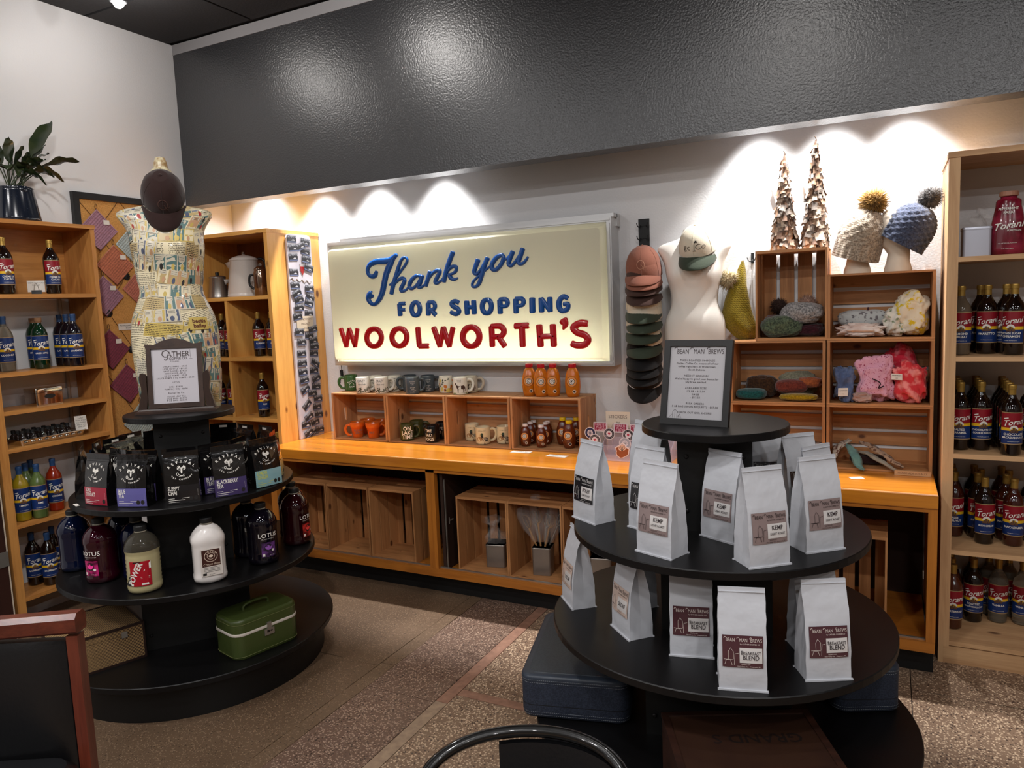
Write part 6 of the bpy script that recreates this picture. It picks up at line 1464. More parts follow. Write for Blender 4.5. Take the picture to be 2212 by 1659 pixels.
MB().box(-.024, -Dp/2 - .006, .074, .024, -Dp/2 - .001, .103).box(-.010, -Dp/2 - .008, .103, .010, -Dp/2 - .001, .133).build('lock', M_RAIL, t)
MB().box(-.012, -Dp/2 - .0075, .086, .0, -Dp/2 - .006, .096).box(.004, -Dp/2 - .0075, .088, .014, -Dp/2 - .006, .094).build('lock_detail', mat('dark_steel', (60, 54, 50), .4, .7), t)
# ================================================================ goods on the coffee display
M_BAG = mat('white_kraft_bag', (196, 198, 204), .48, bump=(13, .55, .010)); M_BAGIN = mat('bag_seal', (206, 208, 212), .45)
GW, GD, GH = .132, .088, .292
def gk(v):                                            # depth factor and gusset pull at height
    ks = [(0, 1, 0), (.06, 1.0, .02), (.35, .93, .1), (.6, .70, .3), (.78, .42, .5), (.88, .16, .7), (.93, .07, .8), (1.0, .055, .8)]
    for a, b in zip(ks[:-1], ks[1:]):
        if v <= b[0]: t = (v - a[0]) / (b[0] - a[0]); return a[1] + (b[1] - a[1]) * t, a[2] + (b[2] - a[2]) * t
    return ks[-1][1:]
def bag_mesh(seed, s=1.0):
    qq = random.Random(seed); rings = []; N = 14
    for j in range(N + 1):
        v = j / N; k, g = gk(v); y = GD/2 * k; w = GW/2 * (1 - .05 * math.sin(PI * v) * .0 - .03 * max(0, v - .7)); bl = 1 + .10 * math.sin(PI * min(1, v * 1.5)) * (1 if v < .66 else 0)
        jt = lambda: qq.uniform(-.0012, .0012) if 0 < j < N else 0
        inx = min(w * .5, GD/2 * g * .8)
        pts = [(-w, -y), (-w*.5, -y*bl), (0, -y*bl*1.02), (w*.5, -y*bl), (w, -y), (w - inx, 0), (w, y), (w*.5, y*bl), (0, y*bl*1.02), (-w*.5, y*bl), (-w, y), (-w + inx, 0)]
        rings.append([(x * s + jt(), (yy + GD/2) * s + jt(), GH * v * s) for x, yy in pts])
    b = MB(); R2 = [[r_[i] for i in range(12)] for r_ in rings]
    for idx, smooth in (((0, 1, 2, 3, 4), True), ((4, 5), True), ((5, 6), True), ((6, 7, 8, 9, 10), True), ((10, 11), True), ((11, 0), True)):
        b.loft([[r_[i] for i in idx] for r_ in R2], 0, smooth, False, None, False)
    b.poly(rings[-1]); b.poly(rings[0][::-1])
    # fin seals along the foot, corner ears and the folded top seam
    b.box(-GW/2*s - .004, -.005, 0, GW/2*s + .004, .0015, .005); b.box(-GW/2*s - .004, GD*s - .0015, 0, GW/2*s + .004, GD*s + .004, .004)
    for j in range(N):
        pass
    b.box(-GW/2*s*.97, GD/2*s - .0055, GH*s*.955, GW/2*s*.97, GD/2*s + .0055, GH*s*.962)
    return b.mesh('bag_body', M_BAG)
BAGM = [bag_mesh(i) for i in range(5)]; BAGBIG = bag_mesh(9, 1.12)
def bfront(u, v, lift=.003):
    k, g = gk(v / GH); bl = 1 + .10 * math.sin(PI * min(1, v / GH * 1.5)) * (1 if v / GH < .66 else 0); a = abs(u) / (GW/2); bl = 1 + (bl - 1) * min(1, max(0, (1 - a) * 2)); return (u, GD/2 - GD/2 * k * bl - lift, v)
LBL = {'kemp': ((140, 122, 120), (44, 34, 36), 'KEMP|LIGHT ROAST'), 'foley': ((22, 20, 24), (206, 202, 200), 'FOLEY|DARK ROAST'), 'decaf': ((206, 184, 172), (58, 46, 48), 'DECAF'), 'breakfast': ((78, 46, 52), (210, 196, 190), 'BREAKFAST|BLEND'), 'espresso': ((60, 58, 62), (206, 202, 200), 'ESPRESSO'), 'brown': ((62, 42, 36), (206, 196, 186), 'ROSE|ROAST')}
LM = {}
def swash(b, f, x, y, s):                             # curled initial
    b.line([(x + s*(.1*t)*math.cos(t*.9), y + s*(.1*t)*math.sin(t*.9)) for t in [i * .5 for i in range(1, 9)]], s * .12, f)
def label_for(kind):
    if kind in LM: return LM[kind]
    c, ink, nm = LBL[kind]; b = MB(); n = 6; u0, u1, v0, v1 = -.056, .056, .072, .163
    b.add([bfront(u0 + (u1-u0)*i/n, v0 + (v1-v0)*j/4, .0030) for j in range(5) for i in range(n+1)], [(j*(n+1)+i, j*(n+1)+i+1, (j+1)*(n+1)+i+1, (j+1)*(n+1)+i) for j in range(4) for i in range(n)])
    m1 = b.mesh('label', mat('coffee_label_' + kind, c, .25, coat=.4)); b = MB(); f2 = lambda u, v: bfront(u, v, .0040)
    cx, cy = .022, .108
    b.add([f2(cx - .031 + .062*i/4, cy - .021 + .042*j/4) for j in range(5) for i in range(5)], [(j*5+i, j*5+i+1, (j+1)*5+i+1, (j+1)*5+i) for j in range(4) for i in range(4)]); m2 = b.mesh('name_panel', mat('label_panel_white', (212, 208, 206), .25, coat=.4)); b = MB(); f = lambda u, v: bfront(u, v, .0048)
    for w_, x in (('BEAN', -.034), ('MAN', .002), ('BREWS', .037)): b.text(w_, .0138, lambda u, v: f(x + u, .146 + v), sx=.74); swash(b, f, x - .0135, .1560, .012)
    b.text('by GATHER COFFEE CO', .0052, lambda u, v: f(.020 + u, .138 + v), bold=.01); b.text('605.878.1077', .0045, lambda u, v: f(.008 + u, .081 + v), bold=.01); b.text('106 E Kemp Ave   Watertown, SD', .0045, lambda u, v: f(.016 + u, .075 + v), bold=.01)
    # simple line drawing of a café table and chair
    b.line([(-.050, .080), (-.046, .094), (-.034, .094), (-.030, .080)], .0010, f); b.line([(-.053, .095), (-.026, .095)], .0012, f); b.line([(-.024, .080), (-.022, .112), (-.012, .114)], .0010, f); b.line([(-.040, .096), (-.040, .118), (-.034, .128), (-.026, .118), (-.026, .097)], .0009, f)
    m3 = b.mesh('lettering', mat('coffee_ink_' + kind, ink, .5)); b = MB(); ln = nm.split('|')
    for i, s_ in enumerate(ln): b.text(s_, (.0098 if 'ROAST' in s_ and i else (.0185 if len(s_) < 6 else .0132)), lambda u, v: bfront(cx + u, cy + (.003 if len(ln) > 1 else -.005) - i * .014 + v, .0056), sx=.8, bold=.008)
    swash(b, lambda u, v: bfront(u, v, .0056), cx - (.024 if len(ln[0]) > 6 else .014), cy + .012, .008)
    LM[kind] = (m1, m2, m3, b.mesh('blend_name', mat('bag_dark_ink', (46, 36, 40), .6))); return LM[kind]
nb = [0]
def bag(loc, rz, kind, label, big=False, turned=False):
    t = thing('coffee_bag', label, 'coffee bag', loc, rz, 'white coffee bags'); nb[0] += 1
    put('bag_body', BAGBIG if big else BAGM[nb[0] % 5], t)
    if kind:
        m1, m2, m3, m4 = label_for(kind); L = put('label', m1, t); put('name_panel', m2, L); put('lettering', m3, L); put('blend_name', m4, L)
    return t
def bag_at(L, Rr, z, kind, label, **kw):
    m, rz = by_base(L, Rr, z); return bag((m.x, m.y, z), rz, kind, label, **kw)
Z2, Z1_ = RDZ[2] + .0005, RDZ[1] + .0005
bag_at((1238.5, 1116.5), (1286, 1135), Z2, 'foley', 'white coffee bag with black label at the shelf edge nearest the counter')
bag_at((1375, 1190), (1450, 1211), Z2, 'kemp', 'white coffee bag with taupe KEMP label in front of the black-labelled pair')
bag_at((1514.5, 1156.6), (1585, 1177), Z2, 'kemp', 'white coffee bag with taupe label set back in the shade of the top disc')
bag_at((1620, 1230), (1706, 1218.5), Z2, 'kemp', 'white coffee bag with taupe KEMP label nearest the middle shelf front edge')
bag_at((1739, 1197), (1826, 1185), Z2, 'kemp', 'white coffee bag with taupe KEMP label at the shelf side towards the bottle rack')
P = lambda deg, r: (RD[0] + r * math.cos(math.radians(deg)), RD[1] + r * math.sin(math.radians(deg)), Z2)
a = gz(1366, 1137, Z2); bag((a.x + .050, a.y - .035, Z2), -.42, 'foley', 'white coffee bag with black label half hidden behind the KEMP bag')
bag((3.70, -1.395, Z2), -.45 + PI, None, 'larger pale grey bag with its blank back turned, beside the sticker rack', big=True)
bag((4.318, -1.60, Z2), .95, 'brown', 'white coffee bag seen edge-on behind the last KEMP bag')
bag((4.098, -1.30, Z2), .25, 'espresso', 'white coffee bag with ESPRESSO label behind the column')
bag((4.235, -1.405, Z2), .72, 'brown', 'white coffee bag with brown label beside the ESPRESSO bag')
bag_at((1213.7, 1287.8), (1239, 1319.6), Z1_, 'decaf', 'white DECAF coffee bag with peach label nearest the cabinet')
bag_at((1321.5, 1350.7), (1360, 1385.4), Z1_, 'decaf', 'white DECAF coffee bag with peach label in front of the shaded bag')
bag_at((1448, 1416), (1540.6, 1423), Z1_, 'breakfast', 'white BREAKFAST BLEND coffee bag set back against the column')
bag_at((1553, 1488.5), (1658, 1496), Z1_, 'breakfast', 'white BREAKFAST BLEND coffee bag at the very front of the lower shelf')
bag_at((1743, 1472), (1837.5, 1468), Z1_, 'breakfast', 'white BREAKFAST BLEND coffee bag towards the bottle rack')
bag((3.640, -1.640, Z1_), -.75, None, 'shaded blank coffee bag behind the second DECAF bag')
bag((4.31, -1.775, Z1_), .5, 'breakfast', 'white coffee bag directly behind the BREAKFAST BLEND bag by the rack')
# ---- framed list on the top disc
a, c = gz(1424, 915, RDZ[3]), gz(1572, 924, RDZ[3]); d = (c - a); W_ = d.length; rz = math.atan2(d.y, d.x); m = (a + c) / 2
t = thing('picture_frame', 'plain black picture frame with a printed coffee price list', 'picture frame', (m.x, m.y, RDZ[3] + .0005), rz)
W_ = .243; H_ = .298; bw = .022; T_ = Matrix.Translation((0, 0, 0)) @ Matrix.Rotation(-.22, 4, 'X')
b = MB()
for x0, z0, x1, z1 in ((-W_/2, 0, W_/2, bw), (-W_/2, H_ - bw, W_/2, H_), (-W_/2, bw, -W_/2 + bw, H_ - bw), (W_/2 - bw, bw, W_/2, H_ - bw)): b.box(x0, 0, z0, x1, .020, z1, 0, T_)
b.build('frame', mat('black_frame_wood', (24, 23, 24), .42), t)
MB().box(-W_/2 + bw, .008, bw, W_/2 - bw, .018, H_ - bw, 0, T_).build('paper', mat('printed_paper_grey', (172, 170, 174), .28), t)
sb = T_ @ Vector((0, .018, H_ * .6))
MB().add([(-.03, sb.y, sb.z), (.03, sb.y, sb.z), (.03, sb.y + .11, 0), (-.03, sb.y + .11, 0), (-.03, sb.y + .004, sb.z), (.03, sb.y + .004, sb.z), (.03, sb.y + .114, 0), (-.03, sb.y + .114, 0)], [(0,1,2,3), (7,6,5,4), (0,4,5,1), (1,5,6,2), (2,6,7,3), (3,7,4,0)]).build('easel_leg', M_BLK, t)
f = lambda u, v: tuple(T_ @ Vector((u, .0074, H_ - bw - v[0] + v[1])))
F = lambda dy: (lambda u, v: tuple(T_ @ Vector((u, .0072, H_ - bw - dy + v))))
b = MB()
for w_, x in (('BEAN', -.054), ('MAN', .004), ('BREWS', .064)): b.text(w_, .0245, lambda u, v: F(.026)(x + u, v), sx=.72, bold=.0); swash(b, lambda u, v: F(.010)(u, v), x - .024, .003, .020)
for s_, y in (('FRESH ROASTED IN-HOUSE', .052), ('Gather Coffee Co. roasts all of our', .063), ('coffee right here in Watertown,', .074), ('South Dakota.', .085), ('NEED IT GROUND?', .106), ("We're happy to grind your beans for", .117), ('any brew method.', .128), ('AVAILABLE SIZES', .149), ('1/2 LB - $12.50', .160), ('3/4 LB', .171), ('- $17.50', .182), ('BULK ORDERS', .203), ('5 LB BAG (UPON REQUEST) - $87.50', .214), ('CHECK OUT OUR K-CUPS!', .235)):
    b.text(s_, .0092, lambda u, v: F(y)(u, v), bold=.008, space=1.12)
f = F(.252)
b.line([(-.078, 0), (-.078, .022), (-.070, .030), (-.062, .022), (-.062, 0)], .0008, f); b.line([(-.070, 0), (-.070, .028)], .0007, f); b.line([(-.092, 0), (-.080, .012)], .0007, f); b.line([(-.060, .002), (-.052, .014), (-.046, .0)], .0007, f); b.line([(-.057, 0), (-.057, .010), (-.050, .010), (-.050, 0)], .0007, f)
b.build('lettering', mat('grey_print_ink', (74, 66, 66), .7), t)
# ---- cases on the base
M_DENIM = mat('slate_denim', (42, 50, 66), .75, noise=(220, (28, 34, 48), .4, .6), bump=(300, .4, .001)); M_DENIME = mat('slate_vinyl_edge', (44, 52, 64), .4, bump=(120, .1)); M_STITCH = mat('pale_stitching', (150, 156, 164), .7); M_DENIMT = mat('slate_vinyl_top', (52, 60, 68), .5, noise=(200, (42, 48, 56), .4, .6))
def soft_case(loc, rz, w, d, h, label):
    t = thing('denim_case', label, 'suitcase', loc, rz, 'slate blue cases'); o = rrect(w, d, .045, 5)
    bd = lambda zs_: [[(x * (1 + k / w * 2), y * (1 + k / d * 2), z_) for x, y in o] for z_, k in zs_]
    MB().loft(bd(((.0, -.014), (.006, -.003), (.022, .0), (.052, .0))), 0, True).build('lower_shell', M_DENIM, t)
    MB().loft(bd(((.0525, .0), (h - .022, .0))), 0, True).build('upper_shell', M_DENIM, t)
    MB().loft(bd(((h - .022, .001), (h - .010, .001), (h - .003, -.003), (h, -.010), (h + .0005, -.02))), 0, True).build('lid_edge', M_DENIME, t)
    MB().loft(bd(((h, -.024), (h + .002, -.026))), 0, True).build('lid_panel', M_DENIMT, t)
    MB().loft(bd(((.0505, .0006), (.0535, .0006))), 0, True, False).build('seam', mat('dark_seam', (16, 18, 24), .7), t)
    b = MB(); P_ = []
    for z_, k in ((h - .016, .0018), (h - .026, .0012), (.016, .0012), (.026, .0012)):
        O = [Vector((x * (1 + k / w * 2), y * (1 + k / d * 2), z_)) for x, y in o]; L = 0
        for A, B in zip(O, O[1:] + O[:1]):
            n = max(1, int((B - A).length / .007))
            for i in range(n):
                p_, e_ = A.lerp(B, i / n), A.lerp(B, (i + .6) / n); nn_ = Vector(((p_.y - e_.y), (e_.x - p_.x), 0)).normalized() * -.0006
                b.add([tuple(p_ + Vector((0, 0, -.0006)) + nn_), tuple(e_ + Vector((0, 0, -.0006)) + nn_), tuple(e_ + Vector((0, 0, .0006)) + nn_), tuple(p_ + Vector((0, 0, .0006)) + nn_)], [(0, 1, 2, 3)])
    b.build('stitching', M_STITCH, t)['kind'] = 'stuff'
    return t
zB_ = RDZ[0] + .0005
a, c = gz(1126, 1549, zB_), gz(1363, 1570, zB_); d = (c - a).normalized(); rz = math.atan2(d.y, d.x); w_, dp = .39, .56; n_ = Vector((-d.y, d.x, 0))
ctr = a + d * (w_ / 2) + n_ * (dp / 2)
soft_case((ctr.x, ctr.y, zB_), rz, w_, dp, .162, 'slate blue stitched case sticking out from the display base towards the cabinet')
MB_ = None
soft_case((4.365, -1.253, zB_), .44, .235, .40, .17, 'slate blue stitched case on the display base near the bottle rack')
# printed wooden box
t = None
cs = [(3.888, -2.003), (3.975, -2.300), (4.402, -2.10), (4.30, -1.85)]
ux = (Vector((cs[2][0] - cs[1][0], cs[2][1] - cs[1][1], 0))); rz = math.atan2(ux.y, ux.x); w_ = ux.length - .02; dp = .30
ctr = Vector(((cs[0][0] + cs[1][0] + cs[2][0] + cs[3][0]) / 4, (cs[0][1] + cs[1][1] + cs[2][1] + cs[3][1]) / 4, zB_)); hh = .19
t = thing('wooden_box', 'old reddish wooden box with worn printed lid at the foot of the coffee display', 'box', ctr, rz)
M_OLDW = wood('old_red_wood', (58, 32, 22), (32, 17, 12), 'x', 18, .45); M_PRINT = mat('worn_printed_lid', (50, 29, 18), .5, noise=(9, (44, 24, 16), .40, .66))
MB().box(-w_/2, -dp/2, 0, w_/2, dp/2, hh - .014).build('body', M_OLDW, t)
b = MB()
for x0, y0, x1, y1 in ((-w_/2 - .003, -dp/2 - .003, w_/2 + .003, -dp/2 + .018), (-w_/2 - .003, dp/2 - .018, w_/2 + .003, dp/2 + .003), (-w_/2 - .003, -dp/2 + .018, -w_/2 + .018, dp/2 - .018), (w_/2 - .018, -dp/2 + .018, w_/2 + .003, dp/2 - .018)): b.box(x0, y0, hh - .014, x1, y1, hh)
b.build('lid_frame', M_OLDW, t); MB().box(-w_/2 + .018, -dp/2 + .018, hh - .014, w_/2 - .018, dp/2 - .018, hh - .004).build('lid_panel', M_PRINT, t)
MB().text('GRAND S', .062, lambda u, v: (.03 - u, .03 - v, hh - .0034), bold=.01).build('lettering', mat('faded_dark_ink', (24, 12, 8), .6), t)
# ================================================================ pin board, plant and small things on the side wall
M_BURLAP = mat('tan_burlap', (208, 154, 86), .9, noise=(220, (182, 130, 68), .4, .6), bump=(320, .5, .001)); M_BFRAME = mat('black_board_frame', (26, 26, 28), .4); M_STRING = mat('brown_string', (106, 72, 40), .8)
BY0, BY1, BZ0, BZ1 = -1.262, -.60, .88, 2.506
t = thing('pin_board', 'burlap pin board with black frame and criss-cross strings on the side wall', 'board', (0, 0, 0))
MB().box(.002, BY0 + .03, BZ0 + .03, .016, BY1 - .03, BZ1 - .03).build('burlap_panel', M_BURLAP, t)
b = MB()
for y0, z0, y1, z1 in ((BY0, BZ0, BY1, BZ0 + .04), (BY0, BZ1 - .04, BY1, BZ1), (BY0, BZ0 + .04, BY0 + .04, BZ1 - .04), (BY1 - .04, BZ0 + .04, BY1, BZ1 - .04)):
    b.box(.002, y0, z0, .030, y1, z1); b.box(.030, y0 + .006, z0 + .006, .036, y1 - .006, z1 - .006) if False else None
b.build('frame', M_BFRAME, t)
zw = lambda a, c: gx(150 + a / 3.072, 400 + c / 3.072, .02)
for (a, c) in (((45, 85), (285, 355)), ((325, 105), (165, 330)), ((325, 105), (520, 330)), ((240, 390), (380, 560)), ((285, 880), (420, 1075)), ((250, 1250), (430, 1500)), ((345, 650), (220, 900)), ((430, 440), (345, 660))):
    A, B = zw(*a), zw(*c); 
    A.y = min(A.y, BY1 - .04); B.y = min(B.y, BY1 - .04)
    MB().tube([(.018, A.y, A.z), (.018, B.y, B.z)], .0022, 5).build('string', M_STRING, t)
for a in ((262, 850), (412, 1090), (378, 605)):
    p = zw(*a); b = MB().lathe([(.022, 0), (.022, .004), (.016, .010), (.001, .012)], 14, T=Matrix.Translation((.017, p.y, p.z)) @ Matrix.Rotation(PI/2, 4, 'Y'))
    for i in range(10): b.ball((.022, p.y + .019 * math.cos(i * .63), p.z + .019 * math.sin(i * .63)), .0062, 6)
    b.build('button', M_BLK, t)
PHM = {}
def potholder(a, c, label, side=.178, rot=PI/4):
    p = zw(*a); m = mat('crochet_%d_%d_%d' % c, c, .95, noise=(160, tuple(int(v * .84) for v in c), .42, .6), sheen=.3, spec=.1)
    t = thing('potholder', label, 'potholder', (.020, p.y, p.z), 0, 'crocheted potholders')
    if c not in PHM:
        b = MB(); n = 36; S = side; vs = []
        for j in range(n + 1):
            for i in range(n + 1):
                u, v = (i / n - .5) * S, (j / n - .5) * S; h = .010 + .0042 * math.sin(j * PI * 2 / 3.0) + .0016 * math.sin(i * PI + j * PI / 1.5) - .004 * max(abs(u), abs(v)) / S * 2
                wob = 1 + .02 * math.sin(6 * v / S * PI) ; vs.append((h, (u * math.cos(rot) - v * math.sin(rot)) * wob, (u * math.sin(rot) + v * math.cos(rot))))
        b.add(vs, [(j*(n+1)+i, j*(n+1)+i+1, (j+1)*(n+1)+i+1, (j+1)*(n+1)+i) for j in range(n) for i in range(n)], 0, True)
        ed = [(u * S/2, v * S/2) for u, v in ((-1, -1), (1, -1), (1, 1), (-1, 1))]
        b.tube([(.006, u * math.cos(rot) - v * math.sin(rot), u * math.sin(rot) + v * math.cos(rot)) for u, v in ed], .006, 6, closed=True)
        PHM[c] = b.mesh('crochet_square', m)
    put('crochet_square', PHM[c], t); hd = S_ = side * .707
    MB().tube(spline([(.006, 0, hd), (.004, .008, hd + .02), (.003, .002, hd + .04), (.003, -.006, hd + .02), (.006, 0, hd)], 3), .002, 5).build('hanging_loop', M_STRING, t)
    b = MB().box(.013, .035, -.012 + .05, .0142, .075, .016 + .05); b.build('price_tag', M_CARD, t)
    return t
LIL, COR, BUR, MIN = (178, 132, 148), (196, 118, 98), (136, 62, 78), (186, 196, 192)
potholder((188, 300), LIL, 'lilac crocheted potholder at the top of the pin board')
potholder((300, 532), (202, 122, 92), 'orange crocheted potholder below the top lilac one')
potholder((425, 398), MIN, 'pale mint crocheted potholder half behind the newsprint form')
potholder((470, 688), COR, 'coral crocheted potholder half behind the newsprint waist')
potholder((232, 738), (172, 126, 144), 'lilac crocheted potholder half behind the bookcase')
potholder((272, 1092), BUR, 'burgundy crocheted potholder half behind the bookcase')
potholder((388, 1318), (142, 66, 84), 'burgundy crocheted potholder low beside the dressing frame')
potholder((478, 1570), (182, 192, 188), 'pale grey crocheted potholder low behind the tea display')
pt = zw(372, 940)
o = tag(MB().box(.020, pt.y - .05, pt.z - .02, .0212, pt.y + .05, pt.z + .022).build('price_note', M_CARD), 'white price note pinned on the burlap board', 'note')
MB().text('POTHOLDERS', .013, lambda u, v: (.0218, pt.y + u, pt.z + .004 + v)).text('$12.00', .014, lambda u, v: (.0218, pt.y + .02 + u, pt.z - .012 + v)).build('lettering', M_INK, o)
# ---- potted peace lily on the bookcase
M_POT = mat('speckled_navy_enamel', (18, 24, 36), .16, coat=.6, noise=(260, (120, 130, 140), .70, .74)); M_LEAF = mat('dark_green_leaf', (30, 44, 26), .3, coat=.2, noise=(8, (48, 56, 30), .4, .65)); M_LEAF2 = mat('browned_leaf', (74, 62, 24), .5); M_SOIL = mat('potting_soil', (30, 22, 18), .95); M_STEM = mat('leaf_stem_green', (46, 58, 30), .5)
pp = gx(36, 472, .155); pp.z = LSZ[0] + .0005
t = thing('potted_plant', 'dark-leaved peace lily in a speckled navy enamel pot on the bookcase', 'plant', pp, 0)
MB().lathe([(.118, 0), (.122, .004), (.120, .02), (.098, .165), (.094, .178), (.098, .184), (.094, .188), (.088, .182), (.088, .17), (.0005, .168)], 36).build('pot', M_POT, t)
MB().add([(.09, -.02, .15), (.09, .02, .15), (.125, .0, .185), (.085, -.03, .19), (.085, .03, .19)], [(0, 1, 2), (0, 2, 3), (1, 4, 2), (2, 4, 3)], 0, True).build('spout_lip', M_POT, t)
MB().lathe([(.086, .166), (.0005, .172)], 20).build('soil', M_SOIL, t)
lq = random.Random(12)
def lily_leaf(base, tip, droop, w, m, seed):
    qq = random.Random(seed); B, T_ = Vector(base), Vector(tip); mid = (B + T_) / 2 + Vector((0, 0, droop)); N = 12
    pts = [tuple((B * (1-s)**2) + (mid * 2*s*(1-s)) + (T_ * s*s)) for s in [i / 20 for i in range(21)]]
    MB().tube(pts[:11], .0028, 5).build('stem', M_STEM, t)
    L = [Vector(p) for p in pts[9:]]; b = MB(); vs = []; side = (T_ - B).cross(Vector((0, 0, 1))); side = side.normalized() if side.length > .02 else Vector((0, 1, 0))
    side = (Matrix.Rotation(qq.uniform(-.7, .7), 3, (T_ - B).normalized()) @ side)
    for i, p in enumerate(L):
        s = i / (len(L) - 1); ww = w * math.sin(PI * min(1, .06 + s * .94)) ** .75 * (1 - .25 * s); up = Vector((0, 0, 1))
        for k in (-1, -.5, 0, .5, 1): vs.append(tuple(p + side * ww * k + up * (abs(k) * ww * .35 + .006 * math.sin(i * 1.3 + k * 2))))
    b.add(vs, [(i*5+k, i*5+k+1, (i+1)*5+k+1, (i+1)*5+k) for i in range(len(L)-1) for k in range(4)], 0, True); b.build('leaf', m, t)
def lt(px, py): p = gx(px, py, .16); return (p.x - pp.x, p.y - pp.y, p.z - pp.z)
for i, (px, py, dr, w, m, dx) in enumerate(((112, 262, .05, .042, M_LEAF, .0), (160, 352, .10, .030, M_LEAF, .05), (105, 312, .04, .020, M_LEAF, -.03), (125, 396, .16, .034, M_LEAF2, .06), (95, 388, .13, .034, M_LEAF, .10), (22, 330, .10, .030, M_LEAF, -.02), (8, 300, .06, .030, M_LEAF, .05), (60, 330, .03, .034, M_LEAF, .02), (75, 350, .08, .036, M_LEAF, .08), (40, 360, .10, .030, M_LEAF, .11), (-20, 310, .08, .034, M_LEAF, .0), (-40, 350, .12, .036, M_LEAF, .06), (118, 330, .09, .026, M_LEAF, -.05), (85, 372, .14, .030, M_LEAF, .04), (20, 385, .15, .030, M_LEAF, .08), (60, 388, .12, .030, M_LEAF, .09), (45, 318, .05, .028, M_LEAF, .03), (-5, 370, .12, .034, M_LEAF, .09), (78, 405, .16, .028, M_LEAF, .10), (100, 345, .07, .03, M_LEAF, .0))):
    q_ = lt(px, py); bx = (lq.uniform(-.04, .04), lq.uniform(-.04, .04), .165); lily_leaf(bx, (q_[0] + dx, q_[1], q_[2]), dr, w * 1.35, m, i)
# ---- small things on the bookcase
t = thing('price_card_holder', 'small white card held upright by a black binder clip between two bottles', 'card', (.19, -1.635, LSZ[1] + .0005), rz_cam((.19, -1.63, 0)))
MB().box(-.042, 0, .014, .042, .0015, .078).build('card', M_CARD, t)
MB().prism([(-.008, 0), (.010, 0), (.0028, .024), (.0002, .024)], .05, lambda u, v, w: (w - .025, u - .001, v)).build('clip_body', M_BLK, t)
MB().tube(spline([(-.012, -.004, .022), (-.008, -.006, .05), (0, -.006, .064), (.008, -.006, .05), (.012, -.004, .022)], 3), .0013, 5).build('clip_wire', M_RAIL, t)
MB().text('CREME DE CACAO', .009, lambda u, v: (u, -.0006, .062 + v)).text('SYRUP $9', .009, lambda u, v: (u, -.0006, .050 + v)).build('lettering', M_INK, t)
M_CHROME = mat('polished_chrome', (206, 198, 190), .08, 1.0)
t = thing('chrome_box', 'shiny chrome box with hinged lid on the bookcase shelf', 'box', (.165, -1.645, LSZ[3] + .0005), PI/2)
o = rrect(.155, .115, .008, 3)
MB().loft([[(x, y, z_) for x, y in o] for z_ in (0, .072)], 0, True).build('box_body', M_CHROME, t); MB().loft([[(x * k, y * k, z_) for x, y in o] for z_, k in ((.074, 1.02), (.094, 1.02), (.098, 1.0))], 0, True).build('lid', M_CHROME, t)
MB().add([(-.03 + .06 * 0, 0, 0)], []).prism([(c * .030, .050 + s * .012) for c, s in circ(1, 16)], .002, lambda u, v, w: (u, -.0598 + w - .001, v)).build('name_plate', M_INK, t)
MB().prism([(c * .033, .050 + s * .015) for c, s in circ(1, 16)], .001, lambda u, v, w: (u, -.0582 + w - .0004, v)).build('plate_rim', M_CHROME, t)
t = thing('bottle_tray', 'shallow dimpled tin tray holding tiny dark bottles', 'tray', (.165, -1.655, LSZ[4] + .0005), PI/2)
TW, TD = .375, .150
o1, o2 = rrect(TW * .94, TD * .88, .01, 2), rrect(TW, TD, .012, 2)
b = MB().loft([[(x, y, 0) for x, y in o1], [(x, y, .034) for x, y in o2]], 0, True, False); b.poly([(x, y, .002) for x, y in o1]); b.loft([[(x, y, .034) for x, y in o2], [(x * 1.03, y * 1.06, .034) for x, y in o2], [(x * 1.03, y * 1.06, .030) for x, y in o2]], 0, True, False)
b.build('tray_shell', M_CHROME, t)
for i in range(9): MB().ball((-TW * .41 + i * TW * .1025, -TD/2 + .002, .016), .015, 8, sc=(1, .45, .75)).build('dimple', M_CHROME, t)
M_TINY = mat('tiny_bottle_glass', (26, 20, 18), .08, coat=.5); tb = MB().lathe([(.017, 0), (.019, .003), (.019, .040), (.016, .048), (.009, .054), (.009, .060)], 14).mesh('tiny_glass', M_TINY); tcap = MB().lathe([(.0115, .058), (.0115, .074), (.010, .076)], 12, sm=False).mesh('tiny_cap', M_BLK); tlab = MB().lathe([(.0195, .010), (.0195, .034)], 10, arc=(-PI/2 - 1.0, -PI/2 + 1.0)).mesh('tiny_label', mat('grey_tiny_label', (120, 112, 108), .5))
wr = ['front', 'middle', 'back']
k = 0
for r_ in range(3):
    for i in range(6):
        if r_ == 0 and i == 5: continue
        y = -1.655 - .155 + i * .056; x = .165 + .042 - r_ * .042
        t2 = thing('tiny_bottle', 'tiny black-capped bottle in the tin tray, %s row, %s from the end nearest the card' % (wr[r_], 'sixth fifth fourth third second first'.split()[i]), 'bottle', (x, y, LSZ[4] + .0035), PI/2 + .5, 'tiny bottles in the tray')
        put('glass', tb, t2); put('cap', tcap, t2); put('label', tlab, t2); k += 1
t = thing('price_card', 'white handwritten price card standing in the tray of tiny bottles', 'card', (.222, -1.478, LSZ[4] + .030), PI/2 - .35, None, (-.2, 0, PI/2 - .3))
MB().box(-.032, 0, 0, .032, .0012, .085).build('card', M_CARD, t)
b = MB()
for i, s_ in enumerate(('Lucky?', 'flavor drops', 'tiny bottles', 'add to any', 'drink $3')): b.text(s_, .011, lambda u, v: (u, -.0006, .068 - i * .013 + v), shear=.2)
b.build('lettering', M_INK, t)
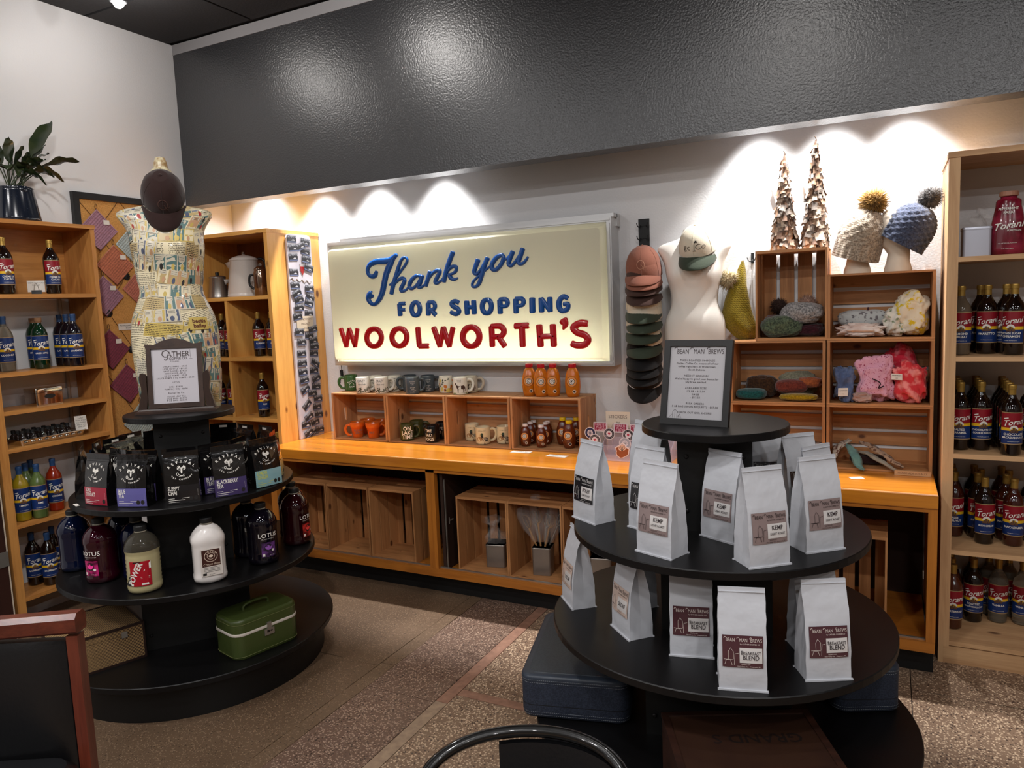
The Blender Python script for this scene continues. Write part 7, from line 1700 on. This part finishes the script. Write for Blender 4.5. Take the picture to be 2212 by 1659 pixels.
# grey pipe-like cord behind the bookcase shelves
o = tag(MB().tube([(.012, -1.405, .02), (.012, -1.40, 1.86)], .010, 8).build('cable_cover', mat('pale_cable_cover', (176, 166, 156), .6)), 'pale cable cover on the wall behind the bookcase shelves', 'cable')
# dark folding screen beyond the bookcase
M_SCR = wood('dark_screen_wood', (52, 28, 22), (28, 14, 12), 'z', 20, .45)
t = thing('folding_screen', 'dark wooden folding screen edge beside the bookcase', 'screen', (0, 0, 0))
MB().box(.05, -2.40, 0, .27, -2.36, 1.62).box(.05, -2.36, 0, .09, -2.02, 1.62).build('screen_panel', M_SCR, t)
MB().box(.25, -2.10, 0, .29, -1.995, 1.62).build('screen_panel', M_SCR, t)
MB().box(.291, -2.045, .42, .296, -2.0, .50).build('hinge', M_RAIL, t); MB().box(.291, -2.004, .0, .293, -1.998, 1.0).build('worn_edge', mat('chipped_paint', (196, 180, 160), .8), t)
# ================================================================ coffee pots, magnet board, tins under the counter, chairs
M_ENAM = mat('white_enamel', (206, 200, 194), .18, coat=.5); M_ALUP = mat('worn_aluminium_pot', (166, 162, 158), .25, .9, bump=(30, .06)); M_STEEL = mat('brown_chrome_pot', (150, 128, 112), .14, .95)
zS = CUZ[0] + .0005
def pos(px, y): return gy(px, 600, y)
p = pos(520, -.30); t = thing('enamel_coffee_pot', 'large white enamel coffee pot with black handle', 'coffee pot', (p.x - .01, -.25, zS), .55)
MB().lathe([(.124, 0), (.128, .004), (.128, .02), (.125, .024), (.126, .03), (.096, .252), (.098, .256), (.098, .262)], 40).build('pot_body', M_ENAM, t)
MB().lathe([(.102, .262), (.103, .268), (.080, .285), (.040, .298), (.014, .302), (.012, .306)], 32).build('lid', M_ENAM, t); MB().ball((0, 0, .316), .013, 12).build('lid_knob', M_ALUP, t)
MB().add([(-.095, -.024, .19), (-.095, .024, .19), (-.134, .0, .248), (-.090, -.032, .258), (-.090, .032, .258)], [(0, 2, 1), (0, 3, 2), (1, 2, 4), (3, 4, 2)], 0, True).build('spout', M_ENAM, t)
MB().tube(spline([(.088, 0, .268), (.128, 0, .270), (.148, 0, .24), (.142, 0, .19), (.122, 0, .165), (.105, 0, .16)], 4), .009, 8).tube([(.112, 0, .145), (.121, 0, .055)], .012, 8).build('handle', M_BLK, t)
p = pos(566, -.32); t = thing('percolator', 'slim bronze-tinted steel percolator beside the enamel pot', 'coffee pot', (min(p.x, CU_X - .03 - .056), -.33, zS), .6)
MB().lathe([(.046, 0), (.050, .003), (.050, .16), (.047, .168), (.044, .178), (.046, .182)], 32).build('pot_body', M_STEEL, t); MB().lathe([(.046, .182), (.044, .190), (.026, .204), (.012, .208)], 24).build('lid', M_STEEL, t); MB().ball((0, 0, .216), .012, 10).build('glass_knob', mat('clear_glass_knob', (220, 210, 200), .05, trans=.8), t)
MB().tube(spline([(-.048, 0, .15), (-.075, 0, .14), (-.078, 0, .08), (-.05, 0, .05)], 4), .008, 8).build('handle', M_BLK, t)
p = pos(457, -.32); t = thing('aluminium_coffee_pot', 'small dented aluminium coffee pot half behind the newsprint form', 'coffee pot', (max(p.x, .128), -.30, zS), .5)
MB().lathe([(.070, 0), (.074, .003), (.073, .012), (.056, .142), (.058, .146), (.058, .150)], 32).build('pot_body', M_ALUP, t); MB().lathe([(.060, .150), (.058, .158), (.03, .166), (.014, .168)], 24).build('lid', M_ALUP, t); MB().lathe([(.013, .168), (.014, .188), (.012, .190)], 10).build('lid_knob', M_BLK, t)
MB().add([(.052, -.018, .09), (.052, .018, .09), (.098, .0, .138), (.052, -.022, .135), (.052, .022, .135)], [(0, 1, 2), (0, 2, 3), (1, 4, 2), (3, 2, 4)], 0, True).build('spout', M_ENAM, t)
# ---- enamel board of magnets against the cubby side
XB = CU_X + .004
t = thing('magnet_board', 'tall white enamel plank with small picture magnets against the pine side', 'board', (0, 0, 0))
o = [(-.235, CT_Z + .001), (.0, CT_Z + .001), (.0, 2.215), (-.012, 2.235), (-.035, 2.243), (-.20, 2.243), (-.225, 2.235), (-.235, 2.215)]
MB().prism([(u - .105, v) for u, v in o], .014, lambda u, v, w: (XB + w, u, v)).build('enamel_plank', mat('white_enamel_plank', (206, 200, 208), .25, coat=.3, noise=(6, (186, 182, 192), .4, .6)), t)
XF = XB + .0145
zm = lambda a, c: gx(600 + a / 3.53, 490 + c / 3.53, XF)
p = zm(184, 333); MB().prism([(p.y + u, p.z + v) for u, v in ((-.022, .045), (.022, .045), (.024, .0), (.0, -.045), (-.024, .0))], .003, lambda u, v, w: (XF + w, u, v)).build('crest_badge', mat('badge_silver', (196, 190, 190), .3, .6), t)
MB().prism([(p.y + u, p.z + v) for u, v in ((-.017, .026), (.017, .026), (.017, -.005), (.0, -.034), (-.017, -.005))], .002, lambda u, v, w: (XF + .003 + w, u, v)).build('crest_field', mat('badge_red', (142, 34, 36), .3), t)
a, c = zm(95, 400), zm(252, 425)
MB().tube(spline([(XF + .003, a.y + (c.y - a.y) * s, a.z + (c.z - a.z) * s + .010 * math.sin(s * 26)) for s in [i / 14 for i in range(15)]], 2), .0028, 5).build('script_emblem', M_CHROME, t)
a = zm(208, 735); o_ = tag(MB().box(XF + .004, a.y - .085, a.z - .055, XF + .0052, a.y + .08, a.z + .05).build('price_note', mat('beige_note', (206, 192, 170), .7)), 'beige price note for the magnets stuck on the enamel plank', 'note')
b = MB()
for i, s_ in enumerate(('STONEY POINT', 'MAGNET', '$1.50')): b.text(s_, .021, lambda u, v: (XF + .0058, a.y + u, a.z + .022 - i * .032 + v))
b.build('lettering', mat('grey_brown_ink', (112, 96, 88), .7), o_)
M_MAGB = mat('magnet_night_photo', (44, 44, 48), .35); M_MAGS = mat('magnet_sky', (150, 152, 158), .35, noise=(60, (84, 84, 92), .4, .6)); M_MAGL = mat('magnet_blue_strip', (92, 100, 128), .35)
mb = MB(); w_, h_ = .084, .048
mb.box(0, -w_/2, -h_/2, .0025, w_/2, h_/2, 0)
def mq(pts, mi): mb.add([(.0029, u * w_, v * h_) for u, v in pts], [list(range(len(pts)))], mi)
mq([(-.5, .1), (.5, .1), (.5, .5), (-.5, .5)], 1); mq([(-.5, -.5), (.5, -.5), (.5, -.34), (-.5, -.34)], 2); 
mb.add([(.0032, u * w_, v * h_) for u, v in [(-.5, -.05), (-.42, .22), (-.3, .12), (-.18, .30), (-.05, .16), (.08, .28), (.2, .14), (.34, .32), (.5, .1), (.5, -.05)]], [list(range(10))], 0); mb.add([(.0032, u * w_, v * h_) for u, v in [(-.1, -.22), (.3, -.25), (.28, -.1), (.1, -.02), (.0, -.14)]], [list(range(5))], 3)
MAG = mb.mesh('magnet', [M_MAGB, M_MAGS, M_MAGL, mat('magnet_pale', (176, 176, 180), .4)])
spots = [(97,92,0),(98,160,5),(110,232,3),(115,347,0),(205,118,-8),(168,150,20),(208,190,-12),(212,250,-8),(233,315,-18),(127,447,0),(138,508,20),(160,556,10),(236,473,-5),(248,540,-30),(232,583,-15),(155,617,0),(237,662,-5),(150,685,8),(158,803,-3),(268,780,10),(240,832,-5),(270,868,5),(272,912,0),(178,880,-2),(180,967,0),(282,963,-5),(183,1040,0),(278,1040,-32),(190,1108,0),(276,1095,0),(196,1168,3),(292,1155,18),(208,1240,25),(297,1215,-5),(260,1268,-5),(303,1307,-3),(223,1358,38),(298,1370,-3),(317,1425,-8),(230,1448,22),(285,1487,8),(215,1507,0),(320,1540,-3),(230,1570,22),(280,1590,8)]
ORD = 'first second third fourth fifth sixth seventh eighth ninth tenth eleventh twelfth thirteenth fourteenth fifteenth sixteenth seventeenth eighteenth nineteenth twentieth'.split() + ['twenty-' + w for w in 'first second third fourth fifth sixth'.split()]
cnt = [0, 0]
spots.sort(key=lambda s_: s_[1])
for i, (a_, c_, r_) in enumerate(spots):
    sd_ = 1 if a_ > 130 + c_ * .073 + 40 else 0; cnt[sd_] += 1
    p = zm(a_, c_); p.y = max(-.292, min(-.152, p.y))
    o = put('magnet', MAG, None, (XF + .0004 + (i % 4) * .0032, p.y, max(p.z, CT_Z + .03)), (math.radians(r_), 0, 0)); tag(o, 'small picture magnet on the plank, %s from the top in the column nearer the %s' % (ORD[cnt[sd_] - 1], 'wall' if sd_ else 'room'), 'magnet', 'picture magnets on the plank')
# ---- tins with whisks under the counter
def on_floor(px, py): return gz(px, py, .166)
tA = tin((2.432, -.43, .1665), .22, .118, .118, .135, 'silver tin with crumpled film in the cabinet crate', M_TIN, 'tins in the cabinet')
o = tag(film(22, .062, .15, 5, .018).build('plastic_bag', M_FILM, None, (2.425, -.43, .303), (.1, -.1, 0)), 'crumpled clear film bag bursting out of the silver tin', 'bag')
tB = tin((2.745, -.46, .1665), .2, .108, .108, .16, 'taller silver tin holding wrapped whisks', M_TIN, 'tins in the cabinet')
tC = tin((3.11, -.47, .1665), .15, .12, .12, .15, 'silver tin seen behind the second DECAF bag', M_TIN, 'tins in the cabinet')
M_BRUSH = mat('bundle_tan', (160, 118, 70), .7); wr_ = random.Random(6)
for i in range(6):
    a = (i - 2.5) * .17; bx, by = 2.745 + (i - 2.5) * .014, -.46 + (i % 2) * .03 - .015; L = .23 + .03 * (i % 3)
    t = thing('wrapped_whisk', ['cellophane-wrapped whisk leaning furthest towards the post in the tin', 'second wrapped whisk in the tin', 'third wrapped whisk in the tin, upright', 'fourth wrapped whisk in the tin, upright', 'wrapped tan brush leaning outward in the tin', 'wrapped whisk leaning furthest towards the coffee bag'][i], 'whisk', (bx, by, .328), 0, 'wrapped whisks in the tin', (0, a, 0))
    MB().tube([(0, 0, -.13), (0, 0, L * .45)], .006, 6).build('handle', M_RAIL if i % 2 else M_BRUSH, t)
    b = MB()
    for k in range(5):
        an = PI * k / 5; b.tube([(.028 * math.sin(s) * math.cos(an), .028 * math.sin(s) * math.sin(an), L * .45 + (1 - math.cos(s)) * .04) for s in [PI * j / 8 for j in range(9)]], .0016, 4)
    b.build('wire_head', M_RAIL if i % 2 else M_BRUSH, t)
    rings = [[(r_ * math.cos(2*PI*j/10) + wr_.uniform(-.005, .005), r_ * math.sin(2*PI*j/10) + wr_.uniform(-.005, .005), z_) for j in range(10)] for r_, z_ in ((.010, .02), (.018, .06), (.034, L * .5), (.038, L * .75), (.036, L * .9), (.030, L * 1.02))]
    MB().loft(rings, 0, True, False).build('film_wrap', M_FILM, t)
# ---- chairs in the foreground
M_CHBLK = mat('black_lacquer_wood', (10, 9, 9), .28, coat=.6); M_CHLEA = mat('black_leather', (20, 20, 22), .38, bump=(90, .25, .002)); M_CHERRY = wood('cherry_wood', (112, 52, 36), (66, 26, 18), 'x', 22, .28, None, .5); M_CHERRYZ = wood('cherry_wood', (112, 52, 36), (66, 26, 18), 'z', 22, .28, None, .5)
cA, cB, cT = Vector((3.72, -3.04, 0)), Vector((4.03, -2.86, 0)), Vector((3.81, -2.95, .84))
d = (Vector((4.03, -2.87, 0)) - Vector((3.66, -3.06, 0))).normalized(); rz = math.atan2(d.y, d.x)
c0 = gz(1128, 1650, .76)
t = thing('cafe_chair', 'black lacquered round-backed chair with leather back in the foreground', 'chair', (c0.x, c0.y, 0), rz - .0)
# local: back faces +y towards the display, sitter looks to +y ; seat lies at -y... the backrest is nearest the display
R_ = .215
arc = [(R_ * math.sin(a) * 1.0, .10 - .10 * math.cos(a) * 0 - .13 * (1 - math.cos(a)), .772 - .075 * (abs(a) / 1.75) ** 2.2) for a in [(-1.75 + 3.5 * i / 28) for i in range(29)]]
MB().tube(arc, .0135, 10).build('top_rail', M_CHBLK, t)
n = 14; vs = []
for j in range(5):
    for i in range(n + 1):
        a = -.72 + 1.9 * i / n + .12 + .35; vs.append(((R_ - .012) * math.sin(a), .10 - .13 * (1 - math.cos(a)) - .012, .46 + (.752 - .46) * j / 4 - .03 * (abs(a) / 1.6) ** 2))
MB().add(vs, [(j*(n+1)+i, j*(n+1)+i+1, (j+1)*(n+1)+i+1, (j+1)*(n+1)+i) for j in range(4) for i in range(n)], 0, True).add([(x, y + .014, z_) for x, y, z_ in vs], [(j*(n+1)+i+1, j*(n+1)+i, (j+1)*(n+1)+i, (j+1)*(n+1)+i+1) for j in range(4) for i in range(n)], 0, True).build('backrest', M_CHLEA, t)
MB().loft([[(x, y - .15, z_) for x, y in rrect(.46 * k, .44 * k, .1, 4)] for z_, k in ((.42, .96), (.43, 1), (.465, 1), (.48, .95))], 0, True).build('seat', M_CHLEA, t)
for x, y, zt in ((-.18, .03, .69), (.18, .03, .69), (-.19, -.33, .42), (.19, -.33, .42)): MB().tube([(x * 1.08, y * 1.05 + .0, 0), (x, y, .42), (x * 1.05, y + (.0), zt)], .015, 8).build('leg', M_CHBLK, t)
# armchair at the frame corner
pr, pl = Vector((2.436, -2.952, 0)), Vector((2.10, -3.135, 0)); d = (pr - pl).normalized(); rz = math.atan2(d.y, d.x)
c0 = pr - d * .26
t = thing('armchair', 'cherry wood chair with black leather back in the lower corner', 'chair', (c0.x, c0.y, 0), rz)
MB().loft([[(-.275, y0, z0), (.275, y0, z0 + .02), (.275, y1, z0 + .02), (-.275, y1, z0)] for y0, y1, z0 in ((-.022, .022, .815), (-.028, .028, .822), (-.028, .028, .858), (-.016, .016, .872))], 0, False).build('top_rail', M_CHERRY, t)
for s in (-1, 1): MB().loft([[(s * .255 - .016, -.018, z_), (s * .255 + .016, -.018, z_), (s * .255 + .016, .018, z_), (s * .255 - .016, .018, z_)] for z_ in (.0, .45, .825)], 0, False).build('back_post', M_CHERRYZ, t)
b = MB(); n = 10
rings = [[(-.235, -.012 - k, z_), (0, -.016 - k * 1.6, z_), (.235, -.012 - k, z_), (.235, .012 + k, z_), (0, .016 + k * 1.6, z_), (-.235, .012 + k, z_)] for z_, k in ((.40, .0), (.42, .008), (.6, .012), (.78, .008), (.812, .0))]
b.loft(rings, 0, True).build('backrest', M_CHLEA, t)
MB().loft([[(x, y - .27, z_) for x, y in rrect(.52 * k, .5 * k, .06, 4)] for z_, k in ((.38, .97), (.39, 1), (.45, 1), (.475, .93))], 0, True).build('seat', M_CHLEA, t)
for s in (-1, 1):
    MB().loft([[(s * .25 - .018, -.50, z_), (s * .25 + .018, -.50, z_), (s * .25 + .018, -.46, z_), (s * .25 - .018, -.46, z_)] for z_ in (0, .385)], 0, False).build('front_leg', M_CHERRYZ, t)
